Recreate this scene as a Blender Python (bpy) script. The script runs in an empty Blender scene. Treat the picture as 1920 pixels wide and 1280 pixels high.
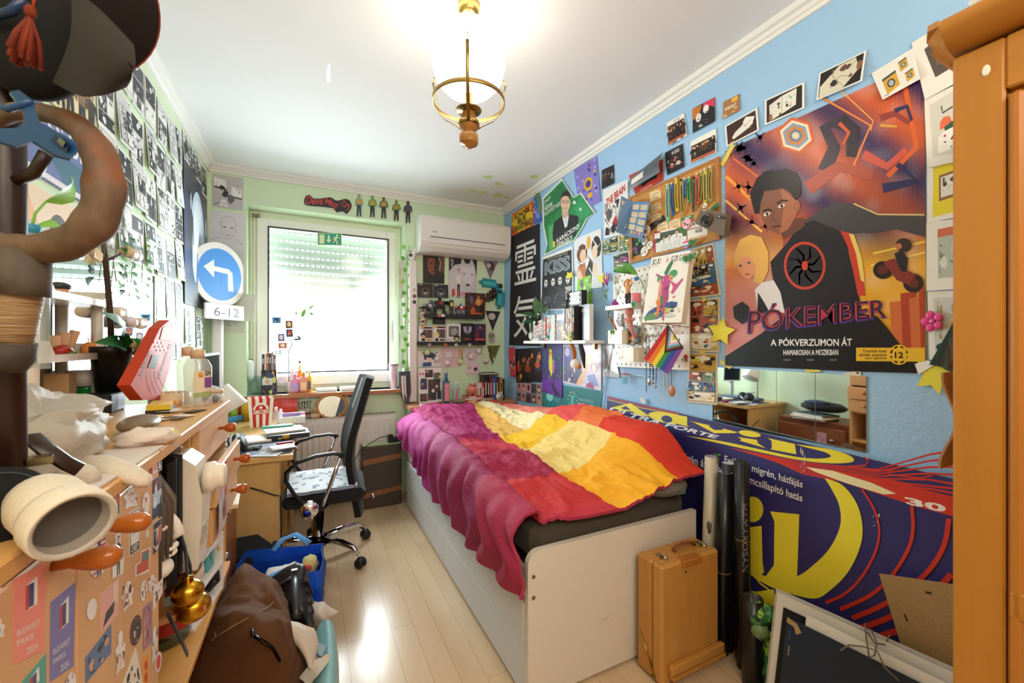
import bpy,math,random
from mathutils import Vector,Matrix,noise
from math import sin,cos
# short names for the material kinds and the most used words
kP='plastic';kR='print';kC='cloth';kG='gloss';kY='glossy_print';kL='clear_plastic';kA='paper';kT='paint';kZ='wood_z';kW='wood_y';kD='drawing';kU='plush';kM='metal';kE='leather';kX='wood_x';kB='rubber';kF='leaf';kO='body';kS='brass';kQ='poster';kI='figurine';kH='matte'
V=Vector
random.seed(7)
scene=bpy.context.scene
# ---------------------------------------------------------------- camera, world, lights, exposure
F,CX,CY,HC=770.0,960.0,643.0,1.30          # focal length (px of 1920), principal column, horizon row, eye height
TH=math.atan(380/770)
XL,XR,YB,H=-.66,1.71,3.64,2.60
cam_d=bpy.data.cameras.new('camera');cam=bpy.data.objects.new('camera',cam_d)
scene.collection.objects.link(cam);scene.camera=cam
cam.location=(0,0,HC);cam.rotation_euler=(math.pi/2,0,-TH)
cam_d.sensor_width=36;cam_d.lens=F/1920*36;cam_d.shift_y=3/1920;cam_d.clip_start=.02
cam_d.dof.use_dof=True;cam_d.dof.focus_distance=2.3;cam_d.dof.aperture_fstop=11
vs=scene.view_settings
scene.display_settings.display_device='sRGB'
vs.view_transform='Standard';vs.look='None';vs.gamma=1;vs.use_curve_mapping=False
vs.exposure=0.8
world=bpy.data.worlds.new('sky');scene.world=world;world.use_nodes=True
world.node_tree.nodes['Background'].inputs[0].default_value=(.94,.97,1,1)
world.node_tree.nodes['Background'].inputs[1].default_value=3.0
def area(name,loc,rot,sx,sy,power,col):
 l=bpy.data.lights.new(name,'AREA');l.shape='RECTANGLE';l.size=sx;l.size_y=sy;l.energy=power;l.color=col
 o=bpy.data.objects.new(name,l);scene.collection.objects.link(o);o.location=loc;o.rotation_euler=rot;return o
area('daylight',(.15,4.7,1.9),(-math.pi/2,0,0),3.0,2.4,400,(.93,.97,1))
area('rear_fill',(.5,-.85,2.3),(math.radians(62),0,0),2.0,.6,19,(1,.86,.7))  # added warm fill lamp, out of view behind the camera
scene.cycles.max_bounces=7;scene.cycles.transparent_max_bounces=12
scene.cycles.sample_clamp_indirect=4;scene.cycles.caustics_reflective=False;scene.cycles.caustics_refractive=False
cT,sT=cos(TH),sin(TH)
def ray(u,v):
 a=(u-CX)/F
 return V((cT*a+sT,cT-sT*a,(CY-v)/F))
EYE=V((0,0,HC))
def X(u,v,x): r=ray(u,v);return EYE+r*(x/r.x)          # where a sight line meets the wall plane X = x, Y = y, Z = z
def Y(u,v,y): r=ray(u,v);return EYE+r*(y/r.y)
def Z(u,v,z): r=ray(u,v);return EYE+r*((z-HC)/r.z)
def PL(u,v,o,n): r=ray(u,v);return EYE+r*((V(o)-EYE).dot(V(n))/r.dot(V(n)))
# ---------------------------------------------------------------- colours and materials
def lin(c): return c/12.92 if c<=.04045 else ((c+.055)/1.055)**2.4
def hx(h):
 if not isinstance(h,str): return tuple(h)
 return tuple(lin(int(h[i:i+2],16)/255) for i in (0,2,4))
MATS={}
def nd(nt,t,**kw):
 n=nt.nodes.new(t)
 for k,x in kw.items():
  if k in n.inputs: n.inputs[k].default_value=x
  else: setattr(n,k,x)
 return n
def mat(kind):
 if kind in MATS: return MATS[kind]
 m=bpy.data.materials.new(kind);MATS[kind]=m;m.use_nodes=True
 nt=m.node_tree;L=nt.links.new;b=nt.nodes['Principled BSDF']
 at=nd(nt,'ShaderNodeAttribute',attribute_name='Col');col=at.outputs['Color']
 tc=nd(nt,'ShaderNodeTexCoord')
 def mul(fac_socket,lo,hi,c):
  r=nd(nt,'ShaderNodeMapRange');L(fac_socket,r.inputs[0]);r.inputs[3].default_value=lo;r.inputs[4].default_value=hi
  x=nd(nt,'ShaderNodeVectorMath',operation='SCALE');L(c,x.inputs[0]);L(r.outputs[0],x.inputs['Scale']);return x.outputs[0]
 def nz(scale,detail=3,mp=None):
  n=nd(nt,'ShaderNodeTexNoise',Scale=scale,Detail=detail)
  if mp:
   k=nd(nt,'ShaderNodeMapping');k.inputs['Scale'].default_value=mp;L(tc.outputs['Object'],k.inputs[0]);L(k.outputs[0],n.inputs[0])
  else: L(tc.outputs['Object'],n.inputs[0])
  return n.outputs[0]
 def bump(s,st,d=.002):
  p=nd(nt,'ShaderNodeBump',Strength=st,Distance=d);L(s,p.inputs['Height']);L(p.outputs[0],b.inputs['Normal'])
 R={kT:.5,kH:.85,kG:.12,kP:.35,kA:.8,kR:.5,kY:.28,kC:.95,'felt':.95,'canvas':.9,'duvet':.8,kE:.38,kB:.6,
         kM:.28,'chrome':.06,kS:.25,'mirror':.02,'wall':.85,'stucco':.8,kX:.38,kW:.38,kZ:.38,kU:1,kF:.45,
         'cork':.9,'foil':.3,'reptile':.35}.get(kind,.5)
 b.inputs['Roughness'].default_value=R
 out=col
 if kind in (kM,'chrome',kS,'mirror'): b.inputs['Metallic'].default_value=1
 if kind in (kC,kU):
  b.inputs['Sheen Weight'].default_value=.08
  n=nz(60 if kind==kU else 240);out=mul(n,.88,1.1,col);bump(n,.5 if kind==kU else .25,.004 if kind==kU else .001)
 elif kind=='duvet': bump(nz(22,5,(1.5,.6,1)),.6,.012)
 elif kind=='canvas': out=mul(nz(6,6),.6,1.25,col);bump(nz(30,5),.5,.006)
 elif kind.startswith('wood'):
  ax={'x':(1.2,14,14),'y':(14,1.2,14),'z':(14,14,1.2)}[kind[-1]]
  n=nz(1.6,5,ax);out=mul(n,.78,1.16,col);bump(n,.05)
 elif kind in ('wall',kH,kT): out=mul(nz(2.5,4),.97,1.03,col);bump(nz(90),.06)
 elif kind=='stucco': out=mul(nz(3,4),.96,1.03,col);bump(nz(55,5),.5,.006)
 elif kind=='cork': out=mul(nz(260,4),.6,1.3,col);bump(nz(260),.3)
 elif kind in (kA,kR,kY): out=mul(nz(9),.97,1.02,col);bump(nz(7,2),.25,.006) if kind==kY else None
 elif kind==kE: bump(nz(160),.25,.001)
 elif kind==kF: out=mul(nz(20),.8,1.2,col);b.inputs['Subsurface Weight'].default_value=0
 elif kind=='reptile':
  vo=nd(nt,'ShaderNodeTexVoronoi',Scale=46);L(tc.outputs['Object'],vo.inputs[0])
  rp=nd(nt,'ShaderNodeValToRGB');rp.color_ramp.interpolation='CONSTANT'
  e=rp.color_ramp.elements;e[0].color=(.03,.13,.05,1);e[1].position=.36;e[1].color=(.05,.26,.07,1)
  for p,cc in ((.56,(.012,.06,.03,1)),(.68,(.33,.62,.07,1)),(.8,(.07,.2,.1,1)),(.9,(.12,.36,.62,1))):
   q=e.new(p);q.color=cc
  L(vo.outputs['Color'],rp.inputs[0]);out=rp.outputs[0]
 elif kind=='rope': out=mul(nz(8,2,(3,3,60)),.4,1.25,col);bump(nz(8,2,(3,3,60)),.8,.004)
 elif kind=='driftwood':
  n=nz(9,6,(6,3,3));out=mul(n,.1,1.9,col);mr=nd(nt,'ShaderNodeMix',data_type='RGBA');rp=nd(nt,'ShaderNodeMapRange');L(nz(11,3),rp.inputs[0]);rp.inputs[1].default_value=.54;rp.inputs[2].default_value=.62;L(rp.outputs[0],mr.inputs[0]);L(out,mr.inputs[6]);mr.inputs[7].default_value=(.22,.07,.02,1);out=mr.outputs[2];bump(n,.6,.004);b.inputs['Roughness'].default_value=.7
 if kind in ('glass',kL,'film'):
  b.inputs['Roughness'].default_value=.08
  t=nd(nt,'ShaderNodeBsdfTransparent');mx=nd(nt,'ShaderNodeMixShader');o=nt.nodes['Material Output']
  if kind=='glass':
   lw=nd(nt,'ShaderNodeLayerWeight',Blend=.25);r=nd(nt,'ShaderNodeMapRange');L(lw.outputs['Fresnel'],r.inputs[0])
   r.inputs[3].default_value=.02;r.inputs[4].default_value=.6;L(r.outputs[0],mx.inputs[0]);L(col,t.inputs[0])
   b.inputs['Metallic'].default_value=1;b.inputs['Base Color'].default_value=(.95,.97,.98,1);out=None
  else: mx.inputs[0].default_value=.42 if kind=='film' else .3;b.inputs['Roughness'].default_value=.2;b.inputs['Transmission Weight'].default_value=0
  L(t.outputs[0],mx.inputs[1]);L(b.outputs[0],mx.inputs[2]);L(mx.outputs[0],o.inputs[0])
 if kind in ('translucent','bag','bag_blue'):
  t=nd(nt,'ShaderNodeBsdfTranslucent');mx=nd(nt,'ShaderNodeMixShader');o=nt.nodes['Material Output'];L(col,t.inputs[0]);mx.inputs[0].default_value=.5
  L(b.outputs[0],mx.inputs[1]);L(t.outputs[0],mx.inputs[2]);L(mx.outputs[0],o.inputs[0])
 if kind=='lamp_dim': b.inputs['Emission Strength'].default_value=.6;L(col,b.inputs['Emission Color'])
 if kind=='lamp': b.inputs['Emission Strength'].default_value=4;L(col,b.inputs['Emission Color'])
 if kind=='floorboards':
  mp=nd(nt,'ShaderNodeMapping');mp.inputs['Rotation'].default_value=(0,0,math.pi/2);L(tc.outputs['Object'],mp.inputs[0])
  br=nd(nt,'ShaderNodeTexBrick',Scale=1.0);br.inputs['Brick Width'].default_value=1.2;br.inputs['Row Height'].default_value=.095
  br.inputs['Mortar Size'].default_value=.0012;br.inputs['Mortar Smooth'].default_value=.3;br.offset=.37
  br.inputs['Color1'].default_value=(.62,.44,.27,1);br.inputs['Color2'].default_value=(.72,.54,.35,1);br.inputs['Mortar'].default_value=(.42,.28,.14,1)
  L(mp.outputs[0],br.inputs[0]);out=mul(nz(1.3,5,(9,1,1)),.88,1.1,br.outputs[0]);b.inputs['Roughness'].default_value=.2
 if out is not None: L(out,b.inputs['Base Color'])
 return m
# ---------------------------------------------------------------- mesh builder
def rotz(a): return Matrix.Rotation(a,3,'Z')
def frame_to(d):
 d=V(d).normalized();return d.to_track_quat('Z','Y').to_matrix()
class M:
 def __init__(s): s.v,s.f,s.c,s.m,s.sm,s.mats=[],[],[],[],[],[]
 def add(s,vs_,fs,col,kind,smooth=False):
  if kind not in s.mats: s.mats.append(kind)
  k=s.mats.index(kind);b=len(s.v);s.v+=[tuple(p) for p in vs_]
  cols=col if isinstance(col,list) else None;c0=None if cols else hx(col)
  for i,f in enumerate(fs):
   s.f.append([b+j for j in f]);s.c.append(hx(cols[i]) if cols else c0);s.m.append(k);s.sm.append(smooth)
  return s
 def box(s,c,size,col,kind=kT,rot=None,ch=None):
  c=V(c);h=[x/2 for x in size];ch=min(h)*.12 if ch is None else min(ch,min(h)*.98)
  vs_,ix=[],{}
  for sx in (-1,1):
   for sy in (-1,1):
    for sz in (-1,1):
     for ax in range(3):
      p=V((sx*(h[0]-ch*(ax!=0)),sy*(h[1]-ch*(ax!=1)),sz*(h[2]-ch*(ax!=2))))
      ix[(sx,sy,sz,ax)]=len(vs_);vs_.append(c+(rot @ p if rot else p))
  fs=[]
  for ax in range(3):
   a,b=[i for i in range(3) if i!=ax]
   for sg in (-1,1):
    q=[]
    for (p,r) in ((-1,-1),(1,-1),(1,1),(-1,1)):
     k=[0,0,0];k[ax]=sg;k[a]=p;k[b]=r;q.append(ix[(*k,ax)])
    fs.append(q)
   for p in (-1,1):
    for r in (-1,1):
     def kk(t):
      k=[0,0,0];k[ax]=t;k[a]=p;k[b]=r;return tuple(k)
     fs.append([ix[(*kk(-1),a)],ix[(*kk(1),a)],ix[(*kk(1),b)],ix[(*kk(-1),b)]])
  for sx in (-1,1):
   for sy in (-1,1):
    for sz in (-1,1): fs.append([ix[(sx,sy,sz,a)] for a in range(3)])
  return s.add(vs_,fs,col,kind)
 def bx(s,x0,x1,y0,y1,z0,z1,col,kind=kT,ch=None):
  return s.box(((x0+x1)/2,(y0+y1)/2,(z0+z1)/2),(abs(x1-x0),abs(y1-y0),abs(z1-z0)),col,kind,None,ch)
 def prism(s,pts,ext,col,kind=kT,smooth=False,side=None):
  n=len(pts);e=V(ext);a=[V(p) for p in pts]
  s.add(a+[p+e for p in a],[list(range(n)),list(range(2*n-1,n-1,-1))],col,kind)
  return s.add(a+[p+e for p in a],[[i,(i+1) % n,n+(i+1) % n,n+i] for i in range(n)],side or col,kind,smooth)
 def lathe(s,prof,base,col,kind=kT,seg=20,axis=(0,0,1),smooth=True,sc=(1,1)):
  R=frame_to(axis) if tuple(axis)!=(0,0,1) else Matrix.Identity(3);base=V(base);vs_=[]
  for r,z in prof:
   for i in range(seg):
    a=2*math.pi*i/seg;vs_.append(base+R @ V((r*cos(a)*sc[0],r*sin(a)*sc[1],z)))
  n=len(prof);loop=prof[0]==prof[-1];fs=[[j*seg+i,j*seg+(i+1) % seg,(j+1)*seg+(i+1) % seg,(j+1)*seg+i] for j in range(n-1) for i in range(seg)]
  cl=[col]*len(fs) if not isinstance(col,list) else [c for c in col[:n-1] for i in range(seg)]
  if not loop and prof[0][0]>1e-5: fs.append(list(range(seg))[::-1]);cl.append(cl[0])
  if not loop and prof[-1][0]>1e-5: fs.append([(n-1)*seg+i for i in range(seg)]);cl.append(cl[-1])
  return s.add(vs_,fs,cl,kind,smooth)
 def cyl(s,a,b,r,col,kind=kT,seg=16,r2=None):
  a,b=V(a),V(b);L=(b-a).length;r2=r if r2 is None else r2;e=min(r,r2,L)*.08
  return s.lathe([(max(r-e,1e-6),0),(r,e),(r2,L-e),(max(r2-e,1e-6),L)],a,col,kind,seg,b-a)
 def tube(s,pts,r,col,kind=kT,seg=8,closed=False,flat=1.0,up=None):
  P=[V(p) for p in pts];n=len(P);rr=r if isinstance(r,(list,tuple)) else [r]*n;vs_=[];pn=None
  for i,p in enumerate(P):
   d=(P[(i+1) % n]-P[i-1]) if closed else (P[min(i+1,n-1)]-P[max(i-1,0)])
   d=d.normalized() if d.length>1e-9 else V((0,0,1))
   if pn is None: pn=V(up) if up else (V((0,0,1)) if abs(d.z)<.9 else V((1,0,0)))
   pn=(pn-d*pn.dot(d));pn=pn.normalized() if pn.length>1e-6 else d.orthogonal().normalized();bn=d.cross(pn)
   for k in range(seg):
    a=2*math.pi*k/seg;vs_.append(p+(pn*cos(a)*flat+bn*sin(a))*rr[i])
  m=n if closed else n-1
  fs=[[i*seg+k,i*seg+(k+1) % seg,((i+1) % n)*seg+(k+1) % seg,((i+1) % n)*seg+k] for i in range(m) for k in range(seg)]
  if not closed: fs+=[list(range(seg))[::-1],[(n-1)*seg+k for k in range(seg)]]
  return s.add(vs_,fs,col,kind,True)
 def ball(s,c,r,col,kind=kT,seg=16,rings=10,rot=None,amp=0,fr=3,seed=0):
  r=(r,r,r) if not isinstance(r,(tuple,list)) else r;c=V(c);vs_=[]
  def pt(th,ph):
   d=V((sin(th)*cos(ph),sin(th)*sin(ph),cos(th)));k=1+(amp*noise.fractal(d*fr+V((seed*3.7,seed,1.3)),1,2,3) if amp else 0)
   p=V((d.x*r[0]*k,d.y*r[1]*k,d.z*r[2]*k));return c+(rot @ p if rot else p)
  vs_.append(pt(0,0))
  for j in range(1,rings):
   for i in range(seg): vs_.append(pt(math.pi*j/rings,2*math.pi*i/seg))
  vs_.append(pt(math.pi,0));fs=[[0,1+i,1+(i+1) % seg] for i in range(seg)]
  for j in range(rings-2):
   for i in range(seg): fs.append([1+j*seg+i,1+(j+1)*seg+i,1+(j+1)*seg+(i+1) % seg,1+j*seg+(i+1) % seg])
  b=1+(rings-2)*seg;fs+=[[len(vs_)-1,b+(i+1) % seg,b+i] for i in range(seg)]
  return s.add(vs_,fs,col,kind,True)
 def surf(s,fn,nu,nv,col,kind=kC,smooth=True,thick=0):
  P=[[V(fn(i/nu,j/nv)) for i in range(nu+1)] for j in range(nv+1)]
  vs_=[p for r in P for p in r];w=nu+1
  fs=[[j*w+i,j*w+i+1,(j+1)*w+i+1,(j+1)*w+i] for j in range(nv) for i in range(nu)]
  cl=[col((i+.5)/nu,(j+.5)/nv) for j in range(nv) for i in range(nu)] if callable(col) else col
  s.add(vs_,fs,cl,kind,smooth)
  if thick:
   N=[]
   for j in range(nv+1):
    for i in range(nu+1):
     n=(P[j][min(i+1,nu)]-P[j][max(i-1,0)]).cross(P[min(j+1,nv)][i]-P[max(j-1,0)][i]);N.append(n.normalized()*thick if n.length>1e-12 else V((0,0,0)))
   s.add([p-n for p,n in zip(vs_,N)],[f[::-1] for f in fs],cl,kind,smooth)
   rim=[i for i in range(w)]+[j*w+nu for j in range(1,nv+1)]+[nv*w+i for i in range(nu-1,-1,-1)]+[j*w for j in range(nv-1,0,-1)]
   k=len(rim);s.add([vs_[i] for i in rim]+[vs_[i]-N[i] for i in rim],[[i,(i+1) % k,k+(i+1) % k,k+i] for i in range(k)],cl[0] if isinstance(cl,list) else cl,kind)
  return s
 def leaf(s,base,tip,w,col,up=(0,0,1),bend=.15,kind=kF):
  a,b=V(base),V(tip);d=b-a;sd=d.cross(V(up));sd=sd.normalized() if sd.length>1e-6 else d.orthogonal().normalized();n=sd.cross(d).normalized();L=d.length;vs_=[]
  for t,k in ((0,.06),(.2,.7),(.45,1),(.75,.65),(1,.02)):
   c=a+d*t+n*(sin(t*math.pi)*bend*L)
   vs_+=[c-sd*w*k/2+n*w*.12*k,c,c+sd*w*k/2+n*w*.12*k]
  fs=[[3*j+i,3*j+i+1,3*j+i+4,3*j+i+3] for j in range(4) for i in range(2)]
  return s.add(vs_,fs,col,kind,True)
 def merge(s,o,col=None):
  for f,c,k,sm in zip(o.f,o.c,o.m,o.sm): pass
  b=len(s.v);s.v+=o.v
  for f,c,k,sm in zip(o.f,o.c,o.m,o.sm):
   kd=o.mats[k]
   if kd not in s.mats: s.mats.append(kd)
   s.f.append([b+j for j in f]);s.c.append(c);s.m.append(s.mats.index(kd));s.sm.append(sm)
  return s
 def build(s,name,parent=None,origin=None):
  if origin is None:
   lo=[min(p[i] for p in s.v) for i in range(3)];hi=[max(p[i] for p in s.v) for i in range(3)]
   origin=V(((lo[0]+hi[0])/2,(lo[1]+hi[1])/2,lo[2]))
  me=bpy.data.meshes.new(name);o3=V(origin)
  me.from_pydata([tuple(V(p)-o3) for p in s.v],[],s.f)
  for k in s.mats: me.materials.append(mat(k))
  me.polygons.foreach_set('material_index',s.m);me.polygons.foreach_set('use_smooth',s.sm)
  a=me.attributes.new('Col','FLOAT_COLOR','FACE');a.data.foreach_set('color',[x for c in s.c for x in (c[0],c[1],c[2],1)])
  me.update()
  ob=bpy.data.objects.new(name,me);scene.collection.objects.link(ob)
  if parent is not None: ob.parent=parent;ob.location=o3-wloc(parent)
  else: ob.location=o3
  return ob
def wloc(o):
 l=V(o.location)
 while o.parent: o=o.parent;l+=o.location
 return l
def tag(o,label,cat,group=None):
 o['label']=label;o['category']=cat
 if group: o['group']=group
 return o
def thing(name,label,cat,loc,group=None):
 o=bpy.data.objects.new(name,None);scene.collection.objects.link(o);o.location=loc;o.empty_display_size=.05
 return tag(o,label,cat,group)
def solo(m,name,label,cat,group=None): return tag(m.build(name),label,cat,group)
def part(m,name,parent,label=None):
 o=m.build(name,parent)
 if label: o['label']=label
 return o
def struct(m,name):
 o=m.build(name);o['kind']='structure';return o
# ---------------------------------------------------------------- lettering and flat printed matter
_txt={}
def text_geo(t,bold=0.0,shear=0.0):
 k=(t,bold,shear)
 if k not in _txt:
  cu=bpy.data.curves.new('lettering','FONT');cu.body=t;cu.resolution_u=3;cu.offset=bold;cu.shear=shear;cu.fill_mode='FRONT'
  ob=bpy.data.objects.new('lettering',cu);scene.collection.objects.link(ob)
  dg=bpy.context.evaluated_depsgraph_get();me=bpy.data.meshes.new_from_object(ob.evaluated_get(dg))
  vs_=[(p.co.x,p.co.y) for p in me.vertices];fs=[list(p.vertices) for p in me.polygons]
  bpy.data.objects.remove(ob);bpy.data.curves.remove(cu);bpy.data.meshes.remove(me)
  xs=[p[0] for p in vs_] or [0,1];ys=[p[1] for p in vs_] or [0,1]
  w,h=max(xs)-min(xs) or 1,max(ys)-min(ys) or 1
  _txt[k]=([((x-min(xs))/w,1-(y-min(ys))/h) for x,y in vs_],fs)
 return _txt[k]
def bil(q,s,t): return (q[0]*(1-s)+q[1]*s)*(1-t)+(q[3]*(1-s)+q[2]*s)*t
LAY=6e-5
class Page(M):
 """a flat printed sheet: q = four corners (tl, tr, br, bl) in space; drawing in 0..1 sheet coordinates (y down) or, with px, in sight lines"""
 def __init__(s,q,col='f2f0ea',kind=kR,thick=.0012,back=None,px=False):
  super().__init__();s.q=[V(p) for p in q];s.k=kind;s.lay=0
  n=(s.q[1]-s.q[0]).cross(s.q[3]-s.q[0]).normalized()
  if n.dot(s.q[0]-EYE)>0: n=-n
  s.n=n;s.px=px
  a=s.q;s.add(a+[p-n*thick for p in a],[[0,1,2,3],[7,6,5,4],[0,4,5,1],[1,5,6,2],[2,6,7,3],[3,7,4,0]],[col,back or col]+[back or col]*4,kind)
 def P(s,x,y):
  return (PL(x,y,s.q[0],s.n) if s.px else bil(s.q,x,y))+s.n*(s.lay*LAY)
 def poly(s,pts,col,up=1,kind=None):
  s.lay+=up;return s.add([s.P(x,y) for x,y in pts],[list(range(len(pts)))],col,kind or s.k)
 def rect(s,x0,y0,x1,y1,col,up=1): return s.poly([(x0,y0),(x1,y0),(x1,y1),(x0,y1)],col,up)
 def ell(s,cx,cy,rx,ry,col,n=18,up=1,a0=0,a1=2*math.pi,rot=0):
  c,d=cos(rot),sin(rot);pts=[]
  for i in range(n):
   t=a0+(a1-a0)*i/(n if a1-a0>6.28 else n-1);x,y=rx*cos(t),ry*sin(t);pts.append((cx+x*c-y*d,cy+x*d+y*c))
  return s.poly(pts,col,up)
 def line(s,pts,w,col,up=1,w2=None):
  s.lay+=up;vs_,fs=[],[];n=len(pts)
  for i,(x,y) in enumerate(pts):
   a,b=pts[max(i-1,0)],pts[min(i+1,n-1)];dx,dy=b[0]-a[0],b[1]-a[1];l=math.hypot(dx,dy) or 1
   k=w if w2 is None else w+(w2-w)*i/(n-1);nx,ny=-dy/l*k/2,dx/l*k/2;vs_+=[s.P(x+nx,y+ny),s.P(x-nx,y-ny)]
  return s.add(vs_,[[2*i,2*i+2,2*i+3,2*i+1] for i in range(n-1)],col,s.k)
 def text(s,t,q,col,bold=0.0,shear=0.0,up=1):
  """t fills the box q = (x0, y0, x1, y1) or the four corners q"""
  g,fs=text_geo(t,bold,shear);s.lay+=up
  if not isinstance(q[0],tuple): q=[(q[0],q[1]),(q[2],q[1]),(q[2],q[3]),(q[0],q[3])]
  c=[V((p[0],p[1],0)) for p in q];vs_=[]
  for x,y in g:
   p=bil(c,x,y);vs_.append(s.P(p.x,p.y))
  return s.add(vs_,fs,col,s.k)
 def scr(s,x0,y0,x1,y1,cols,n,seed,w=.02,blob=.5):
  r=random.Random(seed);s.lay+=1
  for i in range(n):
   cx,cy=r.uniform(x0,x1),r.uniform(y0,y1);c=r.choice(cols);s.lay+=.34
   k=r.random()
   if k<blob:
    m=r.randint(5,8);a0=r.random()*6;rr=r.uniform(.05,.16)
    pts=[(min(max(cx+(x1-x0)*rr*r.uniform(.5,1.3)*cos(a0+6.283*j/m),x0),x1),min(max(cy+(y1-y0)*rr*r.uniform(.6,1.6)*sin(a0+6.283*j/m),y0),y1)) for j in range(m)]
    s.poly(pts,c,0)
   else:
    dx,dy=r.uniform(-.3,.3)*(x1-x0),r.uniform(-.3,.3)*(y1-y0)
    pts=[(min(max(cx+dx*(t-.5)+r.uniform(-.02,.02)*(x1-x0),x0),x1),min(max(cy+dy*(t-.5),y0),y1)) for t in (0,.33,.66,1)]
    s.line(pts,w*r.uniform(.4,1.2)*min(x1-x0,y1-y0)*2,c,0,w*.3*min(x1-x0,y1-y0))
  return s
 def figure(s,x,y,h,skin,hair,top,legs,lean=0,w=1):
  """a small printed generic standing figure, feet at (x, y+h)"""
  k=h*.5*w;s.poly([(x-.16*k,y+h*.5),(x+.16*k,y+h*.5),(x+.2*k,y+h),(x+.07*k,y+h),(x,y+h*.6),(x-.07*k,y+h),(x-.2*k,y+h)],legs)
  s.poly([(x-.1*k+lean,y+h*.2),(x+.1*k+lean,y+h*.2),(x+.3*k+lean,y+h*.26),(x+.38*k,y+h*.5),(x+.28*k,y+h*.5),(x+.18*k,y+h*.36),(x+.17*k,y+h*.54),(x-.17*k,y+h*.54),(x-.18*k,y+h*.36),(x-.28*k,y+h*.5),(x-.38*k,y+h*.5),(x-.3*k+lean,y+h*.26)],top)
  s.ell(x+lean,y+h*.11,.13*k,h*.1,hair,10);s.ell(x+lean,y+h*.13,.09*k,h*.075,skin,10)
  return s
def cat4(P,t):
 k=t*(len(P)-1);i=min(int(k),len(P)-2);f=k-i;a,b,c,d=P[max(i-1,0)],P[i],P[i+1],P[min(i+2,len(P)-1)];return (b*2+(c-a)*f+(a*2-b*5+c*4-d)*f*f+(b*3-a-c*3+d)*f*f*f)*.5
def RW(u,v,off=.004): return X(u,v,XR-off)
def BW(u,v,off=.004): return Y(u,v,YB-off)
def LW(u,v,off=.004): return X(u,v,XL+off)
def quad(fn,pts,off=.004,tilt=0): return [fn(u,v,off+(tilt if i>1 else 0)) for i,(u,v) in enumerate(pts)]
# ---------------------------------------------------------------- the room
GREEN,BLUE,WHITE='d8eccb','a3cbf0','f2f1ee'
YF=-1.0
m=M();m.bx(XL-.1,XR+.1,YF,YB+.3,-.06,0,'c9a06a','floorboards');struct(m,'floor')
m=M();m.bx(XL-.1,XR+.1,YF,YB+.3,H,H+.06,'f1f2f4','wall')
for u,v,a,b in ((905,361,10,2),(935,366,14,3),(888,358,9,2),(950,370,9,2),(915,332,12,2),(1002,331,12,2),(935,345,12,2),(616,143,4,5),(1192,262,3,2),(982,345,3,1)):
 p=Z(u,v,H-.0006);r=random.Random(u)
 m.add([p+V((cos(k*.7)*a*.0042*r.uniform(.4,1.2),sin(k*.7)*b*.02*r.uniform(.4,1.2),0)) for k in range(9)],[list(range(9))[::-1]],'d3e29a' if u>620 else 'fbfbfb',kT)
struct(m,'ceiling')
m=M();m.bx(XL-.12,XL,YF,YB+.3,0,H,GREEN,'wall');struct(m,'wall_left')
m=M();m.bx(XR,XR+.12,YF,YB+.3,0,H,BLUE,'stucco');struct(m,'wall_right')
WX0,WX1,WZ0,WZ1=-.42,.745,.905,2.343
m=M()
for a in ((XL,WX0,0,H),(WX1,XR,0,H),(WX0,WX1,0,WZ0),(WX0,WX1,WZ1,H)):
 m.bx(a[0],a[1],YB,YB+.3,a[2],a[3],GREEN,'wall',.0001)
struct(m,'wall_back')
prof=[(0,2.545),(.012,2.545),(.015,2.558),(.024,2.562),(.031,2.574),(.046,2.579),(.052,2.588),(.052,2.6),(0,2.6)]
for nm,o,ux,ext in (('trim_1',V((XL,YF,0)),V((1,0,0)),V((0,YB-YF,0))),('trim_2',V((XL,YB,0)),V((0,-1,0)),V((XR-XL,0,0))),('trim_3',V((XR,YF,0)),V((-1,0,0)),V((0,YB-YF,0)))):
 m=M();m.prism([o+ux*d+V((0,0,z)) for d,z in prof],ext,'efeeea',kT);struct(m,nm)
m=M();m.bx(XL,WX0-.02,YB-.014,YB,0,.06,'d8b98a',kX);struct(m,'baseboard_back')
# window
GX0,GX1,GZ0,GZ1,FY=-.293,.634,1.06,2.226,3.79
w1=thing('window_1','white framed window with a half lowered shutter outside','window',(.16,FY,WZ0));w1['kind']='structure'
def ring(x0,x1,z0,z1,t,y0,y1,col):
 q=M()
 q.bx(x0,x0+t,y0,y1,z0,z1,col,kP);q.bx(x1-t,x1,y0,y1,z0,z1,col,kP)
 q.bx(x0+t,x1-t,y0,y1,z1-t,z1,col,kP);q.bx(x0+t,x1-t,y0,y1,z0,z0+t,col,kP);return q
part(ring(WX0,WX1,WZ0,WZ1,.062,FY,FY+.07,'e6f0d6'),'window_frame',w1)
part(ring(WX0+.05,WX1-.05,WZ0+.05,WZ1-.05,.078,FY-.012,FY+.05,'f4f5f0'),'window_sash',w1)
q=ring(GX0-.004,GX1+.004,GZ0-.004,GZ1+.004,.012,FY-.016,FY+.01,'20242a');part(q,'gasket',w1)
m=M();m.bx(GX0-.01,GX1+.01,FY+.03,FY+.036,GZ0-.01,GZ1+.01,'f6fbfb','glass',.0005);part(m,'pane',w1)
m=M();m.bx(.672,.692,FY-.03,FY-.012,1.42,1.50,'e9e9e6',kP);m.bx(.674,.69,FY-.055,FY-.028,1.31,1.46,'e9e9e6',kP);part(m,'window_handle',w1)
m=M();m.cyl((-.385,FY-.02,1.0),(-.385,FY-.02,2.29),.008,'e8e8d8',kP,8);m.bx(-.40,-.35,FY-.03,FY-.005,2.285,2.31,'77705f',kM);part(m,'shutter_strap',w1)
st=thing('roller_shutter','pale grey slatted roller shutter lowered halfway outside the window','shutter',(.16,3.95,1.78))
zz=2.355;k=0
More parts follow.
